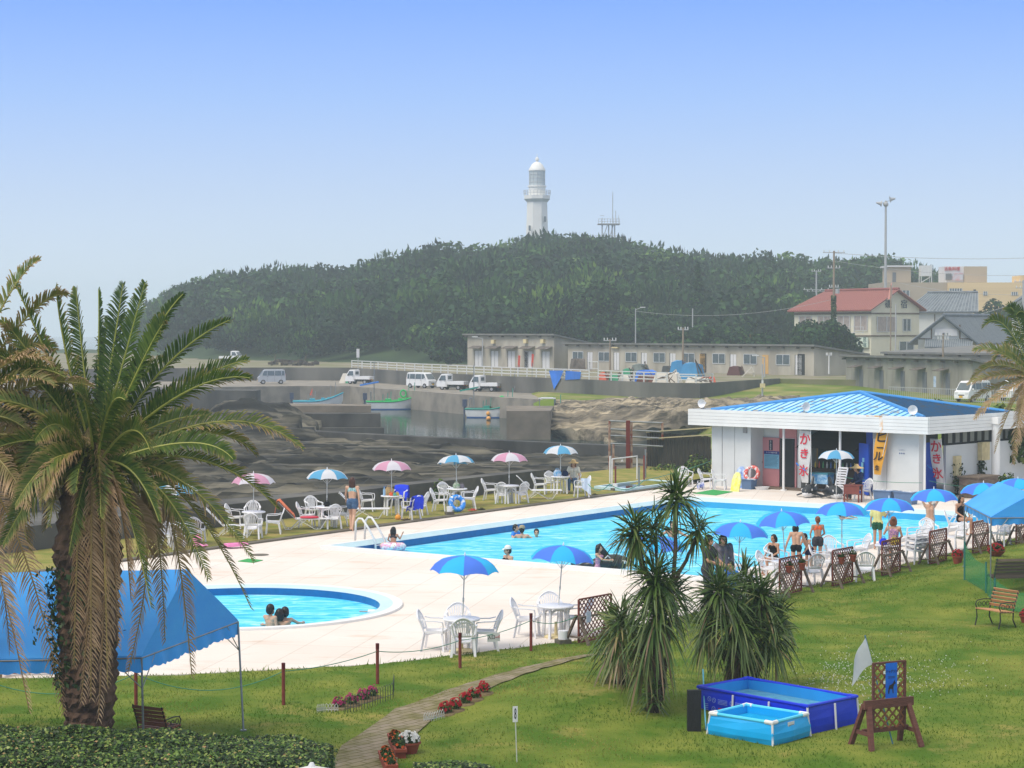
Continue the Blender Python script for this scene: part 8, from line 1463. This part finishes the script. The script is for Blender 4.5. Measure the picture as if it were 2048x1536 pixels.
t=thing('water_tank','white water tank on legs on the flat roof','water tank',V(X(1852,d5+1),d5+1,H-(565-660)*kx));m=MB();m.b2((-.95,0,1.15),(.95,1.9,3.0));m.build('tank',M_hull,t);m=MB();[m.tube([(x,y,0),(x,y,1.15)],.07,6)for x in(-.9,.9)for y in(.1,1.8)];m.tube([(-.9,.1,0),(.9,.1,1.1)],.05,5);m.build('leg',M_hull,t);m=MB();m.tube([(1.15,.2,0),(1.15,.2,3.1),(.7,.2,3.1)],.06,6);m.build('pipe',M_gdoor,t)
M_pgrey=mat('pole_grey',(.42,.43,.44),.6,.1,1);M_pwood=mat('pole_concrete',rgb(150,134,116),.8,.15,1)
def pole(lab,px,y0,y1,d,r,m_,nm='utility_pole',cat='utility pole',arms=(),tilt=0):
 kx=d/F;z0,z1=H-(y0-660)*kx,H-(y1-660)*kx;t=thing(nm,lab,cat,V(X(px,d),d,z0));hh=z1-z0;MB().tube([(0,0,0),(tilt,0,hh)],[r,r*.7],8).build('shaft',m_,t,ang=40)
 for zf,w_ in arms:
  m=MB();m.bar((-w_,0,hh*zf),(w_,0,hh*zf),.1);m.build('cross_arm',M_pgrey,t);m=MB();[m.tube([(x,0,hh*zf+.03),(x,0,hh*zf+.3)],.06,6)for x in(-w_*.9,-w_*.4,w_*.4,w_*.9)];m.build('insulator',M_hull,t)
 return t,hh
t,hh=pole('tall concrete utility pole with vine in front of the red roof inn',1667,715,502,250,.17,M_pwood,arms=((.985,1.4),(.84,.8),(.66,.6)));m=MB();m.tube([(.45,0,hh*.60),(.45,0,hh*.645)],.28,10);m.build('transformer',M_pgrey,t)
def pf(rg,n):a=rg.uniform(0,2*PI,n);z=rg.uniform(.5,hh*.58,n);return np.stack([np.cos(a)*.3,np.sin(a)*.3,z],1),np.stack([np.cos(a),np.sin(a),0*a],1)
leafcloud(900,pf,.14,M_ivy,'climbing_ivy',t,77,(.1,.9))
pole('distant utility pole with transformer behind the red roof',1632,600,541,330,.16,M_pgrey,arms=((.97,.8),(.35,2.2),(.30,1.6)));pole('wooden utility pole before the middle of the long shed',1220,752,678,215,.11,M_pwood,arms=((.96,.7),));pole('brown utility pole beside the blue drums',1366,752,655,205,.12,M_pwood,arms=((.955,.55),));pole('pole with vine topped lamp at the end of the long shed',1658,748,710,208,.09,M_hull,arms=((.98,.3),));pole('slim pole carrying the pink flag before the inn',1781,795,570,215,.08,M_pwood);pole('grey lamp pole beside the pink flag pole',1791,720,608,235,.09,M_pgrey);pole('wooden utility pole in front of the grey boarded shed',1886,782,668,178,.09,M_pwood,arms=((.97,.7),(.90,.5)));pole('short wooden pole behind the rough grass',1525,792,728,150,.07,M_pgrey,'meter_pole','pole');pole('leaning utility pole at the right photo edge',2046,640,560,255,.2,M_pgrey,arms=((.95,1.2),(.8,1.0)))
q=V(X(1525,149.8),149.8,H-(771-660)*150/F);t=thing('meter_box','cream meter box fixed on the short wooden pole','meter box',q);MB().box((0,-.1,0),(.38,.2,.32)).build('box',M_cream,t);MB().box((0,-.06,.28),(.14,.14,.22)).build('top_meter',M_hull,t)
t=thing('pink_flag','faded pink pennant on the slim pole before the inn','flag',V(X(1781,215),215,H-(600-660)*215/F));MB().extr([V(-.35,0,0),V(.1,0,.25),V(.12,0,2.0),V(-.05,0,1.6)],(0,.03,0)).build('cloth',mat('faded_pink',rgb(236,170,156),.8),t);MB().tube([(.12,0,-.3),(.12,0,2.1)],.03,5).build('rod',M_pgrey,t)
def lamp(lab,px,y0,y1,d,side):
 t,hh=pole(lab,px,y0,y1,d,.09,M_pgrey,'street_lamp','street lamp');m=MB();m.tube([(0,0,hh*.97),(side*.7,0,hh+.1)],.05,6);m.build('arm',M_pgrey,t);m=MB();m.box((side*.95,0,hh+.16),(.7,.2,.12));m.build('lamp_head',M_hull,t)
lamp('street lamp behind the taller shed against the trees',1271,700,617,265,1);lamp('street lamp before the left end of the taller shed',965,733,676,246,-1);lamp('street lamp in front of the ochre door of the long shed',1529,756,714,205,-1);pole('thin bare pole against the trees behind the long shed',1385,690,617,262,.1,M_pgrey,'bare_pole','pole')
t,hh=pole('tall slim siren mast with two horns above the town',1770,600,402,330,.24,M_pgrey,'siren_mast','mast');m=MB();[m.lathe([(.12,.9),(.3,.2),(.55,0)],(s*.7,0,hh-.5+(.7 if s>0 else 0)),12,M=Matrix.Rotation(s*1.4,3,'Y'))for s in(-1,1)];m.ball((0,0,hh-.6),.45,10,8);m.build('horn',M_pgrey,t);m=MB();m.bar((-.9,0,hh-.5),(.9,0,hh+.1),.1);m.build('cross_arm',M_pgrey,t)
t,hh=pole('white sign board on a post behind the quay railing',716,737,716,246,.05,M_pgrey,'board_sign','sign');MB().box((0,-.06,hh+.6),(.38,.05,1.1)).build('board',M_hull,t);MB().box((0,-.10,hh+.6),(.28,.02,.9)).build('blank_face',M_pdoor,t)
def wire(lab,a,b,sag,r=.03):tag(MB().tube([a.lerp(b,i/16)-V(0,0,sag*4*(i/16)*(1-i/16))for i in range(17)],r,4).build('power_line',M_pgrey),lab,'power line')
wire('power line running from the tall utility pole to the right edge',PD(1670,506,250),PD(2120,513,260),.5);wire('second power line sagging below toward the right edge',PD(1670,522,250),PD(2120,548,250),.8,.02);wire('power line before the peach building',PD(1800,566,320),PD(2050,590,255),.5,.02);wire('power line from the leaning pole across the dark tree',PD(2046,600,255),PD(1900,640,240),.3,.025);wire('power line between the street lamps before the forest',PD(1271,622,265),PD(1660,600,250),1.2,.02)
t=thing('lighthouse','tall white octagonal lighthouse rising above the wooded hill','lighthouse',V(X(1074,500),500,18));zz=lambda y:H+(660-y)*500/F-18;m=MB();M8=Matrix.Rotation(PI/8,3,'Z');m.lathe([(3.25,0),(3.0,zz(480)),(2.75,zz(405)),(3.5,zz(399)),(3.5,zz(392)),(2.6,zz(392))],n=8,M=M8);lw=mat('lighthouse_white',(.80,.80,.77),.7,.06,.3);m.build('shaft',lw,t)
m=MB();m.lathe([(2.15,zz(391.9)),(2.1,zz(376)),(2.35,zz(375)),(2.35,zz(372)),(2.0,zz(372))],n=16);m.build('watch_room',lw,t);m=MB();m.lathe([(1.95,zz(371.9)),(1.95,zz(343))],n=16);m.build('lantern_glass',mat('lantern_glass',(.50,.56,.58),.1,.1,1,spec=.8),t);m=MB()
for k in range(12):a=k*PI/6;m.tube([(1.99*math.cos(a),1.99*math.sin(a),zz(372)),(1.99*math.cos(a),1.99*math.sin(a),zz(343))],.06,4)
[m.torus((0,0,zz(y)),1.99,.06,24,5)for y in(365,357,350)];m.build('lantern_frame',M_frame,t);m=MB();m.lathe([(2.15,zz(343)),(2.15,zz(341.5)),(1.95,zz(338)),(1.5,zz(331)),(.8,zz(326)),(.3,zz(325)),(.3,zz(323.5)),(.5,zz(321)),(.45,zz(318)),(.1,zz(315)),(.05,zz(309))],n=16);m.build('dome',lw,t,ang=30);m=MB()
for k in range(24):a=k*PI/12;m.tube([(3.3*math.cos(a),3.3*math.sin(a),zz(392)),(3.4*math.cos(a),3.4*math.sin(a),zz(382))],.05,4)
[m.torus((0,0,zz(y)),3.37,.06,24,5)for y in(382,387)];m.build('gallery_rail',M_frame,t);[MB().box((X(px,500)-t.location.x,-2.98,zz(y)),(.55,.25,1.35)).build('window',M_win,t)for px,y in((1059,458),(1089.5,440))]
t=thing('radio_tower','steel lattice radio tower with two platforms on the hill','tower',V(X(1216,478),478,18));zz=lambda y:H+(660-y)*478/F-18;xx=lambda px:X(px,478)-X(1216,478);m=MB();[m.tube([(xx(px),y_,0),(xx(px),y_,zz(449))],.10,5)for px in(1204,1217,1224,1229)for y_ in(-1.2,1.2)];m.tube([(xx(1204),-1.2,zz(480)),(xx(1214),-1.2,zz(451))],.1,5);m.tube([(xx(1217),-1.2,zz(480)),(xx(1226),-1.2,zz(451))],.08,5);m.build('frame',M_pgrey,t)
m=MB();m.box((xx(1217),0,zz(449)),(5.3,4,.25));m.build('platform',M_pgrey,t);m=MB();m.box((xx(1211),0,zz(482)),(5.6,4,.25));m.build('platform',M_pgrey,t);m=MB();
for a_,b_,y_ in((1196,1238,449),(1189,1236,482)):
 for dz_ in(0.6,1.2):m.tube([(xx(a_),-2,zz(y_)+dz_),(xx(b_),-2,zz(y_)+dz_)],.05,4)
 [m.tube([(xx(a_+(b_-a_)*i/7),-2,zz(y_)),(xx(a_+(b_-a_)*i/7),-2,zz(y_)+1.25)],.05,4)for i in range(8)]
m.build('railing',M_pgrey,t);m=MB();m.tube([(xx(1225),0,zz(449)),(xx(1225),0,zz(392)),(xx(1225),0,zz(384))],[.12,.1,.04],6);m.tube([(xx(1231),0,zz(449)),(xx(1231),0,zz(422))],.09,5);m.tube([(xx(1237),0,zz(449)),(xx(1237),0,zz(430))],.06,5);m.tube([(xx(1204),0,zz(449)),(xx(1204),0,zz(436))],.08,5);m.bar((xx(1200),0,zz(432)),(xx(1208),0,zz(432)),.1);m.build('antenna',M_pgrey,t)
def fan_palm(lab,p,hh,r,n=34):
 t=thing('fan_palm',lab,'palm tree',p);MB().tube([(0,0,0),(.1,0,hh)],[.3,.22],8).build('trunk',M_bark,t);m=MB();rg=np.random.default_rng(3)
 for i in range(n):
  a=rg.uniform(0,2*PI);e=rg.uniform(-.7,1.4);d=V(math.cos(a)*math.cos(e),math.sin(a)*math.cos(e),math.sin(e));c=V(.1,0,hh)+d*r*.55;x,y=frame(d)
  for k in range(9):f=(k-4)/4*1.1;v=d*math.cos(f)+x*math.sin(f);s=d.cross(v);w_=(y*.06);m.add([c,c+v*r*.3+x*.05,c+v*r*.55-V(0,0,.18*r),c+v*r*.3-x*.05],[(0,1,2,3)])
  m.bar(V(.1,0,hh),c,.05)
 m.build('fronds',mat('fan_frond',rgb(86,116,70),.7,.2,1,trans=.2),t)
q=V(X(770,462),462,0);q.z=hz(q.x,q.y)-1;fan_palm('lone fan palm standing out on the skyline of the wooded hill',q,H+(660-516)*462/F-q.z,2.3)
def tree(lab,p,r,hh,n,seed,cat='tree',cone=False,trunk=.25,sz=.3,nm='tree',group=None,base=.25):
 t=thing(nm,lab,cat,p,0,group);MB().tube([(0,0,-.5),(.1,0,hh*.5),(0,0,hh*.8)],[trunk,trunk*.7,.05],7).build('trunk',M_bark,t)
 def pf(rg,k):
  if cone:u_=rg.uniform(0,1,k)**.8;a=rg.uniform(0,2*PI,k);lay=.75+.35*np.sin(u_*34);rr=r*(1-(1-u_))*lay*rg.uniform(.5,1,k)**.5;z=hh*(1-u_*(1-base*.4));return np.stack([np.cos(a)*rr,np.sin(a)*rr,z],1),np.stack([np.cos(a),np.sin(a),.5+0*a],1)
  kc=9;cs=rg.normal(0,1,(kc,3));cs/=np.linalg.norm(cs,axis=1)[:,None];cs=cs*np.array([.6,.6,.5]);ci=rg.integers(0,kc,k);d=rg.normal(0,1,(k,3));d/=np.linalg.norm(d,axis=1)[:,None];q=(cs[ci]+d*.5*rg.uniform(.5,1,(k,1))**.5);return q*np.array([r,r,hh*(1-base)/2])+np.array([0,0,hh*(1+base)/2]),d+np.array([0,0,.2])
 leafcloud(n,pf,sz,M_leaf,'crown',t,seed,(.1,.85));return t
def tz(px,y,d):return H-(y-660)*d/F
q=V(X(1396,292),292,1.5);tree('dark conical conifer standing before the wooded hill',q,2.6,tz(0,527,292)-1.5,3200,91,'conifer',True,sz=.32,nm='conifer')
for i,(px,y)in enumerate(((1410,507),(1425,506),(1441,509),(1461,505),(1476,508),(1492,503),(1508,506),(1519,507))):q=V(X(px,468),468,0);q.z=hz(q.x,q.y)-1;tree('slender star topped pine on the skyline right of the radio tower',q,2.7,tz(0,y,468)-q.z-.6,620,92+i,'conifer',True,sz=.42,nm='conifer',group='slender pines on the skyline')
tree('big dark green tree in front of the red roof inn',V(X(1640,243),243,1.4),3.6,tz(0,638,243)-1.4+.5,5200,101,sz=.24,base=.05);tree('round dark tree left of the inn beside its awning',V(X(1690,252),252,1.4),2.2,tz(0,655,252)-1.4,2600,102,sz=.24,base=.05);tree('round dark tree in front of the peach building',V(X(1996,315),315,3),3.6,tz(0,596,315)-3,3600,103,sz=.3,base=.05);tree('small dark tree behind the grey roofed houses',V(X(1962,308),308,3),2.4,tz(0,622,308)-3,2000,104,sz=.3,base=.05)
tree('light green tree rising behind the middle of the long shed',V(X(1205,285),285,1.5),5.2,tz(0,560,285)-1.5,4200,105,sz=.34,base=.1);tree('light green bushy tree behind the right half of the long shed',V(X(1330,258),258,1.5),3.8,tz(0,655,258)-1.5,3000,106,sz=.28,base=.0);tree('spreading bushy tree behind the right end of the long shed',V(X(1500,245),245,1.5),4.0,tz(0,650,245)-1.5,3200,107,sz=.28,base=.0);tree('dense tree behind the shed beside the bare pole',V(X(1420,262),262,1.5),3.6,tz(0,640,262)-1.5,2600,108,sz=.3,base=.0);tree('tree at the left end of the taller shed',V(X(900,275),275,1.5),3.2,tz(0,655,275)-1.5,2600,109,sz=.3,base=.0)
t=thing('driftwood_heap','heap of dark driftwood and stones behind the quay wall','driftwood',V(X(585,272),272,1.4));m=MB()
for i in range(40):m.box((R.uniform(-3.2,3.2),R.uniform(-1,1),R.uniform(.1,.7)),(R.uniform(.3,1.2),.3,R.uniform(.2,.5)),R.uniform(0,3))
m.build('stones',mat('dark_stone',rgb(96,88,80),.9,.4,2),t);m=MB();[m.tube([(x,0,.3),(x+.3,0,1.5)],.05,4)for x in(-2.6,1.6)];m.build('branches',M_aframe,t)
a,b=V(X(1778,172),172,.3),V(X(2060,160),160,.22);t=thing('bar_railing','grey upright bar railing in front of the parked minivans','railing',a);d=b-a;m=MB();n=66;[m.bar(d*(i/n),d*(i/n)+V(0,0,1.05),.035)for i in range(n+1)];m.build('bars',M_pgrey,t);m=MB();[m.bar(V(0,0,z),d+V(0,0,z),.05)for z in(.12,1.05)];m.build('rail',M_pgrey,t)
bush('low round shrub before the bar railing',V(X(1880,152),152,.15),.7,.9,500,120,.1)
M_haze=bpy.data.materials.new('sea_haze');M_haze.use_nodes=True;nt=M_haze.node_tree;nt.nodes.remove(nt.nodes['Principled BSDF']);pv=nt.nodes.new('ShaderNodeVolumePrincipled');pv.inputs['Color'].default_value=(.82,.94,1.0,1);pv.inputs['Density'].default_value=HAZE;pv.inputs['Anisotropy'].default_value=.0;nt.links.new(pv.outputs[0],nt.nodes['Material Output'].inputs['Volume'])
hb=MB().b2((-1100,-40,-5.5),(1100,2600,55)).build('haze',M_haze);tag(hb,kind='stuff')
